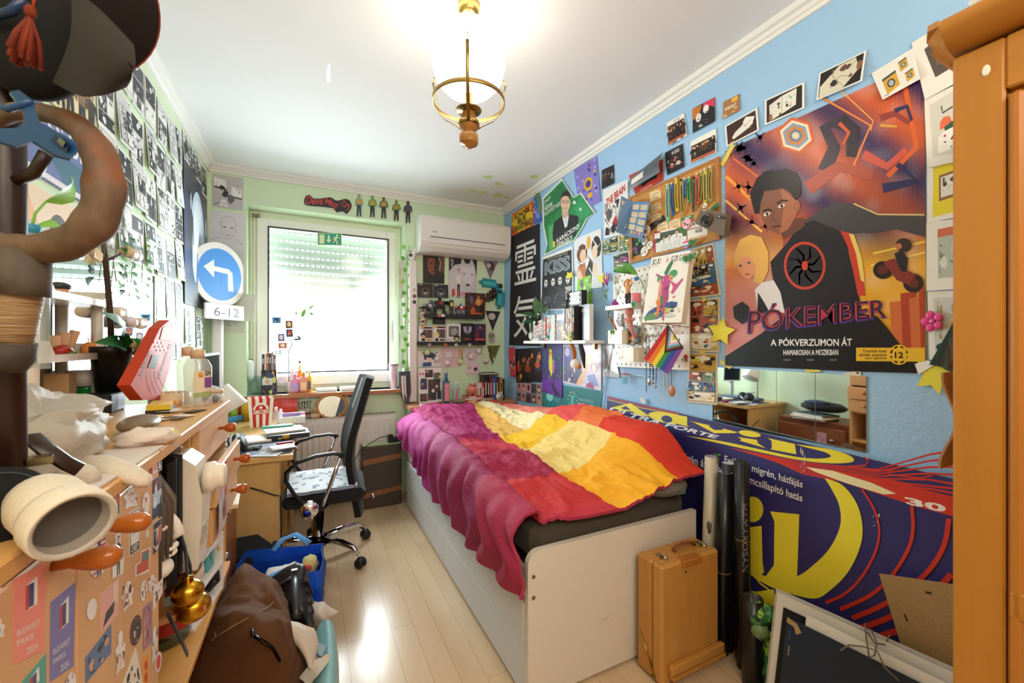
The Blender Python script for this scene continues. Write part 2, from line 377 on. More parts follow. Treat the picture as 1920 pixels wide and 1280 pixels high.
while zz>1.80:
 m=M();m.prism([(WX0-.02,3.953,zz),(WX0-.02,3.943,zz-.018),(WX0-.02,3.943,zz-.042),(WX0-.02,3.953,zz-.058),(WX0-.02,3.961,zz-.03)],(1.205,0,0),'dfe8e4',kP)
 x=WX0-.02
 while x<WX1+.02: m.bx(x,x+.016,3.952,3.956,zz-.066,zz-.057,'dfe8e4',kP,.0002);x+=.04
 part(m,'slat',st);zz-=.066
m=M();m.bx(WX0-.02,WX1+.02,3.943,3.963,zz-.012,zz+.0,'dfe6e4',kP);part(m,'bottom_bar',st)
# window sill
m=M();m.bx(WX0-.02,WX1-.03,YB-.075,FY,WZ0-.022,WZ0,'f7f4ee',kT);m.bx(WX0-.02,WX1-.03,YB-.085,YB-.073,WZ0-.024,WZ0+.002,'b5744a',kX);struct(m,'window_sill')
# neighbouring bright ground outside
m=M();m.bx(-6,6,4.2,14,-3.1,-3.0,'e8ece8',kH);struct(m,'exterior_ground')
# ---------------------------------------------------------------- wardrobe
WF,WY,WT=1.16,.349,1.872
wd=thing('wardrobe','orange-brown pine wardrobe with panelled door, in front of the blue wall','wardrobe',(1.43,-.15,0))
P1='bd7a2c'
m=M();m.bx(WF+.02,XR-.02,-.75,WY,0,WT,P1,kZ);part(m,'carcass',wd)
m=M();m.bx(WF,WF+.022,WY-.07,WY,.02,WT,P1,kZ,.004);m.bx(WF,WF+.022,-.75,WY-.07,WT-.1,WT,P1,kW,.004)
m.bx(WF,WF+.022,-.75,WY-.07,.02,.12,P1,kW,.004);part(m,'face_frame',wd)
dr=M();dr.bx(WF+.004,WF+.02,-.3,WY-.072,.13,WT-.11,'b06d24',kZ);dr=part(dr,'door',wd)
m=M()
for z0,z1 in ((.16,.78),(.86,WT-.13)):
 m.bx(WF-.004,WF+.012,-.26,WY-.11,z0,z1,'c9863a',kZ,.012)
part(m,'door_panel',dr)
m=M();m.bx(WF-.006,WF+.012,-.3,WY-.076,.795,.845,P1,kW,.004);m.bx(WF-.006,WF+.01,WY-.094,WY-.076,.13,WT-.11,'b97328',kZ,.006);part(m,'door_moulding',dr)
m=M();m.prism([(x,-.75,z) for x,z in ((WF+.03,WT),(WF-.028,WT+.012),(WF-.052,WT+.03),(WF-.06,WT+.045),(WF-.052,WT+.058),(WF+.03,WT+.06))],(0,WY+.75,0),P1,kW,True)
m.prism([(WF+.03,WY+y,z) for y,z in ((0,WT),(.02,WT+.012),(.035,WT+.03),(.042,WT+.045),(.035,WT+.058),(0,WT+.06))],(XR-.02-WF-.03,0,0),P1,kX,True)
m.prism([(WF+.03,WY,WT),(WF-.028,WY,WT+.012),(WF-.052,WY,WT+.03),(WF-.06,WY,WT+.045),(WF-.05,WY+.02,WT+.05),(WF-.01,WY+.035,WT+.05),(WF+.03,WY+.035,WT+.045)],(0,0,.012),P1,kW)
m.bx(WF-.03,XR-.02,-.75,WY+.02,WT+.05,WT+.06,P1,kW);part(m,'cornice',wd)
m=M();m.ball(X(1849,132,WF-.001),(.003,.006,.011),'f2ead8',kT,8,6);part(m,'paint_chip',wd)
# things on and beside the wardrobe
zt=WT+.06
m=M();p=Z(1745,95,zt-.02);m.bx(1.17,1.19,.22,.3,zt,zt+.02,'b28d5c',kA)
m.tube([(1.25,.33,zt),(1.235,.345,zt+.10),(1.255,.35,zt+.24),(1.28,.34,zt+.34)],.016,'a57b4a',kA,6,flat=.12,up=(0,1,0))
m.tube([(1.31,.30,zt),(1.30,.31,zt+.12),(1.31,.31,zt+.3)],.016,'8d683c',kA,6,flat=.12,up=(0,1,0))
m.tube([(1.25,.33,zt+.006),(1.29,.30,zt+.004),(1.31,.26,zt+.006)],.015,'b28d5c',kA,6,flat=.2);solo(m,'paper_bag','brown paper bag with handle sticking up on top of the wardrobe','bag')
m=M();m.ball((1.19,.27,zt+.045),(.05,.06,.04),'f4efe2',kU,14,10,None,.12,3,2);m.ball((1.21,.2,zt+.07),(.05,.05,.05),'f6f1e4',kU,12,8,None,.1,3,5)
m.ball((1.165,.185,zt+.075),(.012,.03,.014),'2a3034',kU,8,6);m.ball((1.165,.215,zt+.10),(.02,.02,.02),'d99a4a',kU,8,6);solo(m,'plush_toy','fluffy white plush toy lying on top of the wardrobe','plush toy')
m=M();sl=quad(lambda u,v,o:X(u,v,1.30-o),[(1776,690),(1786,700),(1786,885),(1776,860)],0)
m.surf(lambda a,b:V((1.25+.012*sin(b*5)+.07*a,.385+.01*sin(b*7+1),1.235-.21*b)),5,14,'b98a63',kC,True,.004);solo(m,'cloth_strip','brown cloth edge hanging off the side of the wardrobe',kC)
cf=thing('card_fan','fan of dark cards hanging beside the wardrobe at poster corner height','cards',RW(1770,690,.01))
for i in range(5):
 q=[RW(1786-2*i,606+9*i,.012+.008*i),RW(1796,610+8*i,.012+.008*i),RW(1793-i,693,.016+.012*i),RW(1742+i*9,683+i*2,.02+.012*i)]
 part(Page(q,['27402f','1f2c33','3a2d28','2c4a3c','50362c'][i],kY),'card',cf)
m=Page([RW(u,v,.014) for u,v in ((1715,682),(1740,675),(1752,684),(1722,702))],'f3f1ec',kA,.0015);solo(m,'paper_scrap','white paper scrap tucked above the yellow star near the wardrobe',kA)
def star(cx,cy,r,off,rot,lab):
 pts=[]
 for i in range(10):
  a=rot+math.pi*i/5;k=r if i % 2==0 else r*.52;pts.append(RW(cx+k*sin(a),cy-k*cos(a),off))
 m=M();m.prism(pts,(-.0015,0,0),'eee04a',kA);return solo(m,'paper_star',lab,'paper star')
star(1352,622,27,.012,.15,'yellow paper star stuck over the edge of the comic pages')
star(1752,702,40,.01,.35,'yellow paper star hanging below the big poster beside the wardrobe')
# ---------------------------------------------------------------- ceiling lamp
LX,LY=.55,1.49
lp=thing('pendant_lamp','brass and wood pendant lamp with a glowing white glass globe','lamp',(LX,LY,2.05))
m=M();m.lathe([(.0,2.545),(.03,2.55),(.042,2.57),(.045,2.6)],(LX,LY,0),'d0ad6a',kS,20);part(m,'canopy',lp)
m=M();m.lathe([(.055,2.262),(.09,2.272),(.125,2.31),(.143,2.37),(.14,2.42),(.118,2.475),(.08,2.508),(.04,2.52),(.0,2.522)],(LX,LY,0),'fff3df','lamp',32);part(m,'globe_shade',lp)
m=M();m.lathe([(.0,2.05),(.014,2.052),(.016,2.06),(.034,2.064),(.036,2.07),(.036,2.098),(.03,2.102),(.018,2.106),(.02,2.112),(.036,2.125),(.039,2.14),(.034,2.155),(.03,2.16),(.026,2.178),(.022,2.19),(.0,2.19)],(LX,LY,0),'a8702f',kZ,24);part(m,'turned_wood_stem',lp)
m=M();m.lathe([(.0,2.188),(.047,2.19),(.05,2.194),(.016,2.2),(.016,2.255),(.0,2.258)],(LX,LY,0),'8f7a4c',kS,20);part(m,'socket',lp)
m=M();n=40
for r0,r1 in ((.139,.1365),): m.lathe([(.1365,2.218),(.139,2.218),(.139,2.234),(.1365,2.234),(.1365,2.218)],(LX,LY,0),'b08e50',kS,n)
m.lathe([(.036,2.132),(.041,2.132),(.041,2.148),(.036,2.148),(.036,2.132)],(LX,LY,0),'8f7440',kS,20);part(m,'brass_ring',lp)
for k in range(3):
 a=math.radians(-112+120*k);d=V((cos(a),sin(a),0));c=V((LX,LY,0))
 m=M();m.tube([c+d*.042+V((0,0,2.134)),c+d*.06+V((0,0,2.15)),c+d*.11+V((0,0,2.185)),c+d*.142+V((0,0,2.226)),c+d*.158+V((0,0,2.30)),c+d*.168+V((0,0,2.345))],.007,'9a7d42',kS,6,flat=.3);part(m,'arm',lp)
 m=M();a0,a1=c+d*.168+V((0,0,2.345)),c+d*.04+V((0,0,2.565));nl=11
 for i in range(nl):
  p=a0.lerp(a1,(i+.5)/nl);t=(a1-a0).normalized();s1=t.cross(V((0,0,1))).normalized();s2=t.cross(s1);s_=s1 if i % 2 else s2
  m.tube([p+t*cos(w)*.0135+s_*sin(w)*.006 for w in [2*math.pi*j/8 for j in range(8)]],.0016,'c9a35a',kS,5,True)
 part(m,'chain',lp)
# ---------------------------------------------------------------- air conditioner
ac=thing('air_conditioner','white wall air conditioner above the black shelves','air conditioner',(1.26,3.54,2.09))
m=M();m.prism([(.84,y,z) for y,z in ((YB,2.39),(3.47,2.395),(3.445,2.385),(3.43,2.36),(3.43,2.17),(3.445,2.13),(3.49,2.095),(3.56,2.085),(YB,2.085))],(.84,0,0),'ece9e6',kP);part(m,kO,ac)
m=M();m.bx(.9,1.63,3.424,3.434,2.153,2.205,'e6e2e0',kP,.003);m.bx(.92,1.62,3.421,3.436,2.2,2.206,'3c3a3a',kH,.001);part(m,'louvre',ac)
m=Page([V((.935,3.4275,2.258)),V((.985,3.4275,2.258)),V((.985,3.4275,2.24)),V((.935,3.4275,2.24))],'ece9e6',kP,.0005);m.text('AUX',(.05,.1,.95,.9),'555555',.02,.3);part(m,'badge',ac)
m=M();xa=Y(774,600,YB-.04).x;m.bx(xa-.035,xa+.035,YB-.055,YB-.001,.785,2.02,'eee6e4',kP,.008)
m.tube([(xa,YB-.028,2.02),(xa+.003,YB-.028,2.075),(xa+.03,YB-.028,2.115),(.85,YB-.028,2.13)],.027,'f0eae8',kP,12);solo(m,'pipe_duct','white pipe duct running down from the air conditioner','duct')
# ---------------------------------------------------------------- radiator
ra=thing('radiator','white ribbed radiator under the window sill','radiator',(.3,3.56,.1))
m=M();m.bx(-.1,.66,3.53,3.6,.1,.70,'e9e2dc',kT)
for i in range(19): m.bx(-.092+i*.04,-.074+i*.04,3.518,3.532,.13,.675,'eee8e2',kT,.006)
part(m,'panel',ra)
m=M();m.bx(-.1,.66,3.53,3.61,.70,.712,'d8d0c8',kT,.002)
for i in range(36): m.bx(-.09+i*.021,-.079+i*.021,3.535,3.605,.711,.716,'8f877f',kH,.001)
part(m,'top_grille',ra)
m=M();m.cyl((.68,3.57,.14),(.7,3.57,0),.011,'e6e0da',kT,8);m.cyl((.05,3.57,.11),(.05,3.57,0),.011,'e6e0da',kT,8);part(m,'pipe',ra)
# ---------------------------------------------------------------- bed
BX0,BX1,BY0,BY1=.70,1.56,1.29,3.34
bd=thing('bed','white storage bed with dark mattress under a patchwork duvet','bed',(1.13,2.3,0))
def rpanel(x0,x1,y,z0,z1,r,t):
 pts=[(x1,y,z0),(x1,y,z1)]
 for i in range(7):
  a=math.pi/2*i/6;pts.append((x0+r-r*sin(a),y,z1-r+r*cos(a)))
 pts.append((x0,y,z0));return pts,(0,t,0)
WB='e4ddd3'
m=M();a,b=rpanel(BX0,BX1,BY0,.012,.55,.05,.025);m.prism(a,b,WB,kT)
for z in (.385,.46): m.cyl((BX0+.022,BY0-.003,z),(BX0+.022,BY0+.002,z),.0075,'a29c8e',kM,12)
m.tube([(BX0+.33,BY0-.0004,.21),(BX0+.37,BY0-.0004,.218)],.0012,'9a8872',kT,5,flat=.2);part(m,'foot_panel',bd)
m=M();m.bx(BX0+.02,BX1,BY1,BY1+.02,.012,.62,WB,kT);m.bx(BX1-.02,BX1,BY0+.02,BY1,.05,.5,WB,kT);part(m,'frame',bd)
m=M();m.bx(BX0+.012,BX0+.03,BY0+.026,BY1,.36,.47,'e9eaec',kT,.004);part(m,'side_rail',bd)
for z0,z1,x in ((.012,.188,BX0),(.193,.355,BX0-.002)):
 ys=[BY0+.03,BY1-.02] if z0>.1 else [BY0+.03,(BY0+BY1)/2-.002,(BY0+BY1)/2+.002,BY1-.02]
 for i in range(0,len(ys),2):
  m=M();m.bx(x,x+.02,ys[i],ys[i+1],z0,z1,'dfe3e8',kT,.003);m.bx(x+.02,x+.3,ys[i]+.02,ys[i+1]-.02,z0+.01,z1-.03,'cfcfcf',kT);part(m,'drawer',bd)
m=M();m.surf(lambda u,v:V((0,0,0)),1,1,'ffffff') if 0 else None
m.box(((BX0+BX1)/2+.01,(BY0+BY1)/2+.01,.545),(BX1-BX0-.06,BY1-BY0-.05,.15),'4a443c',kC,None,.03);part(m,'mattress',bd,'dark grey-brown sheeted mattress')
# pillow under the duvet at the foot
pw=thing('pillow','grey pillow peeking out from under the duvet corner','pillow',(1.43,1.46,.62))
m=M();m.ball((1.42,1.39,.668),(.135,.13,.052),'76726a',kC,24,14,rotz(.2),.03,2,4);part(m,'cushion',pw)
m=Page([Y(u,v,1.268) for u,v in ((1269,918),(1285,915),(1286,925),(1270,928))],'59725c',kC,.001);part(m,'care_label',pw)
# duvet : grid a across (left hem -> right hem), b along (foot hem -> head)
def hem(pts,t):
 k=t*(len(pts)-1);i=min(int(k),len(pts)-2);return pts[i].lerp(pts[i+1],k-i)
foot=[V(q) for q in ((BX0-.015,1.275,.40),(BX0,1.32,.58),(.80,1.31,.625),(.96,1.285,.62),(1.12,1.28,.618),(1.27,1.262,.66),(1.45,1.265,.722),(1.585,1.255,.728))]
head=[V((BX0-.06,3.27,.585)),V((BX0-.04,3.33,.70)),V((.86,3.36,.76)),V((1.0,3.35,.765)),V((1.18,3.35,.77)),V((1.32,3.33,.78)),V((1.46,3.32,.76)),V((1.6,3.31,.70))]
def duvet(a,b):
 f,h=hem(foot,a),hem(head,a);p=f.lerp(h,b)
 e=(1-a)*(a)*4
 x=(p.x-BX0)/(BX1-BX0)
 bump=.03*sin(math.pi*b)+.03*math.exp(-((b-.93)/.08)**2-((a-.4)/.25)**2)
 bump-=.03*math.exp(-((b-.55)/.2)**2-((a-.52)/.14)**2)
 S_=lambda t: (lambda t:t*t*(3-2*t))(min(1,max(0,t)))
 bump+=.14*S_((a-.66)/.3)*S_(b/.14)*(1-.8*S_((b-.4)/.35))
 q=V((p.x*2.2,p.y*2.2,3));w=noise.noise(q)*.022+noise.noise(q*2.7)*.009
 u_=V((p.x*5.5+p.y*2.4,p.y*2.6-p.x*1.6,1));u_+=noise.noise_vector(u_*.7)*.5
 for k_,a_ in ((1,.02),(2.3,.009),(5,.0045)): w+=a_*((1-min(1,abs(noise.noise(u_*k_))*2.6))**1.5-.35)
 if a<.19:                      # the side that hangs over the edge
  t=a/.19;hang=[.40,.375,.36,.39,.37,.42,.47,.56];k=b*7;i=min(int(k),6);hz=hang[i]*(1-(k-i))+hang[i+1]*(k-i)
  top=.66+.03*sin(math.pi*b)+.05*b;z=hz+(top-hz)*min(1,t*1.15)**.8
  xx=BX0-.018-.03*sin(t*math.pi)*(.6+.8*noise.noise(V((p.y*3,0,5))))-.012*(1-t)-.03*max(0,b-.75)*4*(1-t)
  xx+=.016*sin(p.y*34+noise.noise(V((p.y*4,t*2,0)))*5)*(1-t*.6)
  n=min(1,max(0,(t-.62)/.38))**2
  return V((xx+(BX0+.06-xx)*n,p.y+.012*noise.noise(V((p.y*6,t*3,2))),z+(w+bump)*n))
 n=min(1,(a-.19)/.06)
 p2=V((max(p.x,BX0+.06) if a<.25 else p.x,p.y,0));zz=p.z+(w+bump)*1.0
 if a<.30: zz=max(zz,.66+.03*sin(math.pi*b)+.05*b-(0.3-a)*.1+w)*(1-n)+zz*n if a<.25 else zz
 return V((p2.x,p2.y,max(zz,.628)))
def dcol(a,b):
 w=.012*noise.noise(V((a*6,b*6,0)));a+=w;b+=w
 if a<.2: return ['ae2f52','9c2f5c','a03068','ac3080','b23a88'][min(4,int(b*5))]
 if a<.571-.3*b+.36*b*b: return 'c4283a' if b<.03 else 'cc3236' if b<.19 else 'a51f48' if b<.38 else 'bf2c46' if b<.5 else 'a21b60'
 if a<.84-.05*b: return 'f8b012' if b<.2 else 'f6d982' if b<.39 else 'f6c31e' if b<.52 else 'f5e2b0' if a>.66 else 'e0ad52'
 return 'e23a22' if b<.26 else 'f2793f' if b<.38 else 'e8524c' if b<.52 else 'ee8576' if b<.85 else 'd8473c'
dv=M();dv.surf(duvet,230,230,dcol,'duvet',True,-.012)
solo(dv,'duvet','rumpled patchwork duvet in magenta, red, orange and yellow on the bed','duvet')
# headboard cabinet behind the bed
hb=thing('headboard_cabinet','low white cabinet with a wooden ledge behind the bed head','cabinet',(1.24,3.5,0))
m=M();m.bx(.765,XR-.01,3.37,YB-.002,0,.75,'efe9e6',kT);part(m,kO,hb)
m=M();m.bx(.73,XR-.01,3.345,YB-.002,.75,.778,'c58a62',kX,.004);part(m,'ledge',hb)
for i,(u,v,w,h,c) in enumerate(((769,772,8,12,'e7b9a8'),(783,772,10,12,'3f7a5d'),(806,770,14,10,'b7bcc4'),(822,768,14,8,'d0453c'))):
 m=Page([Y(u+a*w,v+b*h,3.366) for a,b in ((0,0),(1,0),(1,1),(0,1))],c,kR,.0008);m.rect(.2,.2,.8,.4,'f4f4f0');part(m,'sticker',hb)
# ---------------------------------------------------------------- generic printed art
def mixc(a,b,t): a,b=hx(a),hx(b);return tuple(a[i]*(1-t)+b[i]*t for i in range(3))
def manga(p,seed,dark=.4,cols=('0f0f12','2c2d31','6d7076','b9bcc0'),paper='f1f1ee'):
 r=random.Random(seed);rows=r.randint(2,4);y=.04
 for i in range(rows):
  h=.92/rows*r.uniform(.8,1.15);h=min(h,.96-y) if i<rows-1 else .96-y;n=r.randint(1,3);x=.05
  for j in range(n):
   w=.9/n-.015;x1=x+w;bgc=r.choice(['17181b','2a2c31','44474d']) if r.random()<dark else r.choice([paper,paper,'d9dadb','c4c6c9'])
   p.rect(x,y,x1,y+h-.02,'121214',1);p.rect(x+.008,y+.006,x1-.008,y+h-.026,bgc,1)
   cc=list(cols) if bgc in (paper,'d9dadb','c4c6c9') else ['f0f0f0','c9cacc','8d9096','101012']
   p.scr(x+.012,y+.01,x1-.012,y+h-.03,cc,r.randint(5,9),seed*31+i*7+j,.022,.55)
   if r.random()<.6:
    bx,by=r.uniform(x+w*.25,x+w*.75),y+h*r.uniform(.2,.6);p.ell(bx,by,min(.1,w*.22),min(.06,h*.2),'fafafa',12)
    for q in range(2): p.rect(bx-.04,by-.02+q*.022,bx+.04,by-.012+q*.022,'3a3a3c',0)
   x=x1+.015
  y+=h
 return p
def comic(p,seed,pal):
 r=random.Random(seed);y=.03
 for h in ([.3,.32,.32] if seed % 2 else [.34,.2,.2,.2]):
  n=r.choice([1,2,3,2]);x=.04
  for j in range(n):
   w=.92/n;p.rect(x,y,x+w-.015,y+h-.012,'1c1816',1);p.rect(x+.008,y+.005,x+w-.023,y+h-.018,r.choice(pal));p.scr(x+.01,y+.006,x+w-.025,y+h-.02,list(pal)+['1c1816','f0e8d4','1c1816'],22,seed*7+j+int(y*50),.022,.62)
   if r.random()<.7: p.ell(x+w*.5,y+h*.22,w*.3,h*.12,'f4efe2',12)
   x+=w
  y+=h
 return p
def crowd(p,seed,n,skin,tops,bg=None):
 r=random.Random(seed)
 if bg: p.scr(.03,.03,.97,.97,bg,16,seed,.03,.8)
 for i in range(n): p.figure((i+.5)/n+r.uniform(-.02,.02),.28+r.uniform(-.06,.06),.7,skin,r.choice(['161413','2b1d16','120f10']),r.choice(tops),r.choice(['101012','1c1c20']),0,.9 if n>3 else 1.1)
 return p
def sheet(fn,px_pts,off=.004,col='f2f0ea',kind=kR,tilt=0,thick=.0012,back=None): return Page(quad(fn,px_pts,off,tilt),col,kind,thick,back)
def mosaic(p,x0,y0,x1,y1,nx,ny,fn):
 p.lay+=1;vs_=[p.P(x0+(x1-x0)*i/nx,y0+(y1-y0)*j/ny) for j in range(ny+1) for i in range(nx+1)];w=nx+1
 p.add(vs_,[[j*w+i,j*w+i+1,(j+1)*w+i+1,(j+1)*w+i] for j in range(ny) for i in range(nx)],[fn(x0+(x1-x0)*(i+.5)/nx,y0+(y1-y0)*(j+.5)/ny) for j in range(ny) for i in range(nx)],p.k)
# ---------------------------------------------------------------- big film poster on the blue wall
A=lambda pts: [(1320+x/2.207,140+y/2.207) for x,y in pts]
pg=Page(quad(RW,[(1360,283),(1734,112),(1737,700),(1360,685)],.003),'3a2448',kY);pg.px=True
def bg(u,v):
 x,y=(u-1320)*2.207,(v-140)*2.207
 d=(x*.55+y)/1000;c=mixc('3b2359','d8602a',.5+.5*sin(x*.012-y*.016+1));c=mixc(c,'2c1c44',max(0,min(1,(.45-abs(y-560)/700)*.8)) if x>560 else .05)
 if y>600 and x<330: c=mixc(c,'f0a030',min(1,(y-600)/160)*(.85 if y<800 else .5));c=mixc(c,'d98a8c',max(0,min(.8,(y-780)/160)))
 if y>640 and x>600: c=mixc(c,'f6b426',min(.95,(y-640)/150))
 n=noise.noise(V((x*.01,y*.01,0)));return mixc(c,'ffffff' if n>0 else '140a1c',abs(n)*.22)
nx,ny=64,84;pg.lay=1
vs_=[bil(pg.q,i/nx,j/ny)+pg.n*LAY for j in range(ny+1) for i in range(nx+1)]
fs_=[[j*(nx+1)+i,j*(nx+1)+i+1,(j+1)*(nx+1)+i+1,(j+1)*(nx+1)+i] for j in range(ny) for i in range(nx)]
def topx(p): d=p-EYE;a=cT*d.x-sT*d.y;z=sT*d.x+cT*d.y;return CX+F*a/z,CY-F*d.z/z
pg.add(vs_,fs_,[bg(*topx(bil(pg.q,(i+.5)/nx,(j+.5)/ny))) for j in range(ny) for i in range(nx)],kY)
for pts,w,c in (([(90,420),(330,640),(520,760)],14,'f2a03a'),([(480,90),(690,210),(600,420)],9,'f08a3a'),([(830,40),(880,300),(760,420)],22,'e2662c'),([(90,520),(240,650)],10,'ffc45a'),([(560,60),(700,190),(690,230)],5,'ffb45a'),([(100,330),(300,480)],8,'e5722c'),([(700,740),(915,690)],8,'fbd04a'),([(690,790),(915,735)],6,'ffe27a')):
 pg.line(A(pts),w/2.2,c)
for k,c in enumerate(('d8642c','f0e0c8','8aa0b8','d9842c','6f7f9c','e8d8b8')):
 rr=82-13*k;pg.poly(A([(380+rr*cos(t*1.047+.3),252+rr*.95*sin(t*1.047+.3)) for t in range(6)]),c)
r=random.Random(3)
for i in range(17):
 x,y=r.uniform(100,280),r.uniform(250,640);a=r.random()*6;c=r.choice(['2a1a3c','7a2430','302848','1c1420','8c4a2a'])
 for k in range(4): b=a+k*1.5+r.random();pg.line(A([(x,y),(x+26*cos(b),y+26*sin(b))]),4.5,c,0,2)
 pg.ell(*A([(x,y)])[0],4.5,4,c,8,0)
def limbs(segs):
 for pts,w,c in segs: pg.line(A(pts),w/2.2,c,1,w/3.5)
limbs([([(500,400),(540,300),(500,220),(560,190)],60,'2c1d36'),([(560,190),(620,230),(610,340)],70,'251a2c'),([(560,200),(600,240),(575,290)],18,'d35a2c'),([(430,470),(560,380),(700,420)],60,'b4503c'),([(660,330),(760,380),(840,310)],42,'d0584a'),([(740,470),(880,440),(800,370)],40,'2d2358'),([(730,180),(790,160),(850,200)],30,'9a3c34'),([(790,150),(840,130),(860,190)],20,'2a3060'),([(730,210),(800,215)],14,'e0a040')])
pg.poly(A([(400,612),(470,570),(540,530),(620,535),(720,580),(914,582),(914,672),(800,640),(690,655),(560,655)]),'4a4348')
pg.line(A([(620,533),(720,578),(914,580)]),3,'e8c88a')
pg.poly(A([(275,775),(350,690),(385,628),(455,602),(560,645),(590,700),(640,905),(655,985),(360,1000),(318,950),(290,870)]),'241c22')
pg.poly(A([(565,645),(612,657),(650,750),(668,915),(638,912),(600,720)]),'d8402c');pg.poly(A([(600,656),(622,662),(655,760),(666,860),(650,850),(630,740)]),'f6d870')
ce=A([(418,790)])[0]
pg.ell(*ce,39,45,'d8442e',36,1);pg.ell(*ce,34.5,40,'241c22',36,1)
for i in range(8):
 a=.3+i*.785;k=28;pg.line([(ce[0]+4*cos(a),ce[1]+4*sin(a)),(ce[0]+k*.6*cos(a+.35),ce[1]+k*.7*sin(a+.35)),(ce[0]+k*1.15*cos(a),ce[1]+k*1.3*sin(a))],5.5,'d8442e',0,2.5)
pg.ell(*ce,6,9,'d8442e',12,1)
pg.poly(A([(315,650),(345,600),(410,590),(420,625),(370,660),(330,680)]),'6f4030')
pg.poly(A([(230,560),(235,515),(255,470),(330,455),(375,500),(388,560),(360,625),(312,660),(268,640),(243,600)]),'8a5540');pg.poly(A([(320,470),(385,520),(385,580),(350,640),(312,660),(330,560)]),'b06c4c')
pg.poly(A([(212,575),(196,520),(195,480),(222,425),(262,398),(300,402),(340,388),(385,408),(405,450),(400,500),(380,520),(355,485),(325,470),(290,478),(252,482),(236,530),(230,575)]),'1c1216')
pg.ell(*A([(386,545)])[0],6,12,'a8644a',10)
for x,y in ((262,577),(322,543)): pg.ell(*A([(x,y)])[0],7,3.2,'e9dccf',10,1,rot=-.35);pg.ell(*A([(x+1,y)])[0],2.8,3,'241614',8,1)
pg.line(A([(245,565),(268,557),(283,564)]),3.4,'1a1014');pg.line(A([(303,535),(325,520),(348,522)]),3.4,'1a1014');pg.line(A([(293,560),(282,600),(300,606)]),2,'6a3a2a');pg.line(A([(283,632),(305,626),(322,628)]),3,'5a2420')
pg.poly(A([(128,800),(126,740),(150,682),(195,662),(240,672),(268,735),(266,815),(240,868),(208,858),(215,800),(190,765),(150,770)]),'f0b75e');pg.poly(A([(136,790),(150,758),(190,752),(216,790),(212,825),(190,848),(165,838),(145,815)]),'ea9d74')
for x,y in ((152,790),(188,778)): pg.ell(*A([(x,y)])[0],3.5,2,'35506a',8)
pg.line(A([(172,828),(190,824)]),2,'a83c38');pg.poly(A([(212,890),(240,860),(290,850),(318,900),(336,985),(225,985)]),'efe8ea');pg.poly(A([(225,900),(250,940),(275,985),(222,985)]),'201a22')
pg.poly(A([(122,960),(160,938),(188,960),(192,1010),(160,1032),(126,1005)]),'2c2630')
for x,y,q in ((770,940,90),(815,905,60),(850,925,60),(890,880,26)): pg.poly(A([(x,y),(min(x+q,914),y-8),(min(x+q+10,914),1130),(x+10,1130)]),random.Random(x).choice(['b8422c','c9562c','8c2f2a','d8703a']))
for x,y,rr in ((742,808,42),(868,862,44)): pg.ell(*A([(x,y)])[0],rr/2.3,rr/2.5,'2a1318',20);pg.ell(*A([(x,y)])[0],rr/4.2,rr/4.6,'6a241e',16)
pg.poly(A([(742,775),(790,760),(830,800),(880,830),(850,870),(800,850),(770,810)]),'8c2a26');pg.poly(A([(790,740),(820,725),(845,760),(840,815),(818,815),(800,775)]),'221824');pg.ell(*A([(828,705)])[0],15,13,'3a1c1c',14);pg.ell(*A([(808,710)])[0],6,6,'c87850',10)
pg.poly(A([(90,1165),(240,1070),(330,1000),(640,985),(720,1000),(790,1085),(860,1170),(916,1235),(600,1226),(300,1212),(90,1203)]),'1b161c');pg.poly(A([(90,1195),(330,1130),(916,1140),(916,1236),(300,1212)]),'18141a')
tq=A([(192,958),(748,912),(752,1000),(188,1066)])
pg.text('PÓKEMBER',[(tq[0][0]-3,tq[0][1]-2),(tq[1][0]+3,tq[1][1]-2),(tq[2][0]+3,tq[2][1]+4),(tq[3][0]-3,tq[3][1]+4)],'5b2f8c',.02);pg.text('PÓKEMBER',tq,'d0405a',.015);pg.text('PÓKEMBER',tq,'1c1620',-.012)
pg.text('A PÓKVERZUMON ÁT',A([(278,1088),(615,1084),(615,1122),(278,1122)]),'f6f2f0',.02);pg.text('HAMAROSAN A MOZIKBAN',A([(331,1138),(558,1136),(558,1160),(331,1160)]),'f0eced',.02)
pg.poly(A([(632,1129),(917,1129),(917,1187),(632,1184)]),'f0be30');pg.ell(*A([(810,1158)])[0],19.5,19,'f0be30',24)
for i in range(8): a=i*.785+.4;cx,cy=A([(810,1158)])[0];pg.line([(cx+15.5*cos(a-.22),cy+15*sin(a-.22)),(cx+15.5*cos(a),cy+15*sin(a)),(cx+15.5*cos(a+.22),cy+15*sin(a+.22))],3,'1a1612',0)
pg.text('12',A([(792,1147),(828,1147),(828,1172),(792,1172)]),'1a1612',.03)
for i,t in enumerate(('Tizenkét éven','aluliak számára','nem ajánlott')): pg.text(t,A([(658 if i==0 else 645 if i==1 else 668,1136+i*15.5),(758,1136+i*15.5),(758,1149+i*15.5),(658 if i==0 else 645 if i==1 else 668,1149+i*15.5)]),'2a2216',.01)
for i in range(3): pg.rect(*A([(332+i*95,1176)])[0],*A([(362+i*95,1183)])[0],'6f6a70',0)
solo(pg,'film_poster','large orange and purple film poster lettered with a curved title on the blue wall',kQ)
for i,(pts,lab) in enumerate(((([(1350,308),(1372,268),(1378,273),(1356,313)]),'yellow tape strip at the upper left corner of the big film poster'),([(1352,674),(1373,686),(1368,692),(1349,680)],'yellow tape strip at the lower left corner of the big film poster'),([(1509,690),(1538,688),(1538,697),(1510,698)],'yellow tape strip under the middle of the big film poster'),([(1296,674+0),(1312,670),(1313,676),(1297,680)],'yellow tape strip joining comic pages beside the pegboard'))):
 solo(sheet(RW,pts,.0058,'e2cf5c',kR,0,.0004),'tape_strip',lab,'tape')
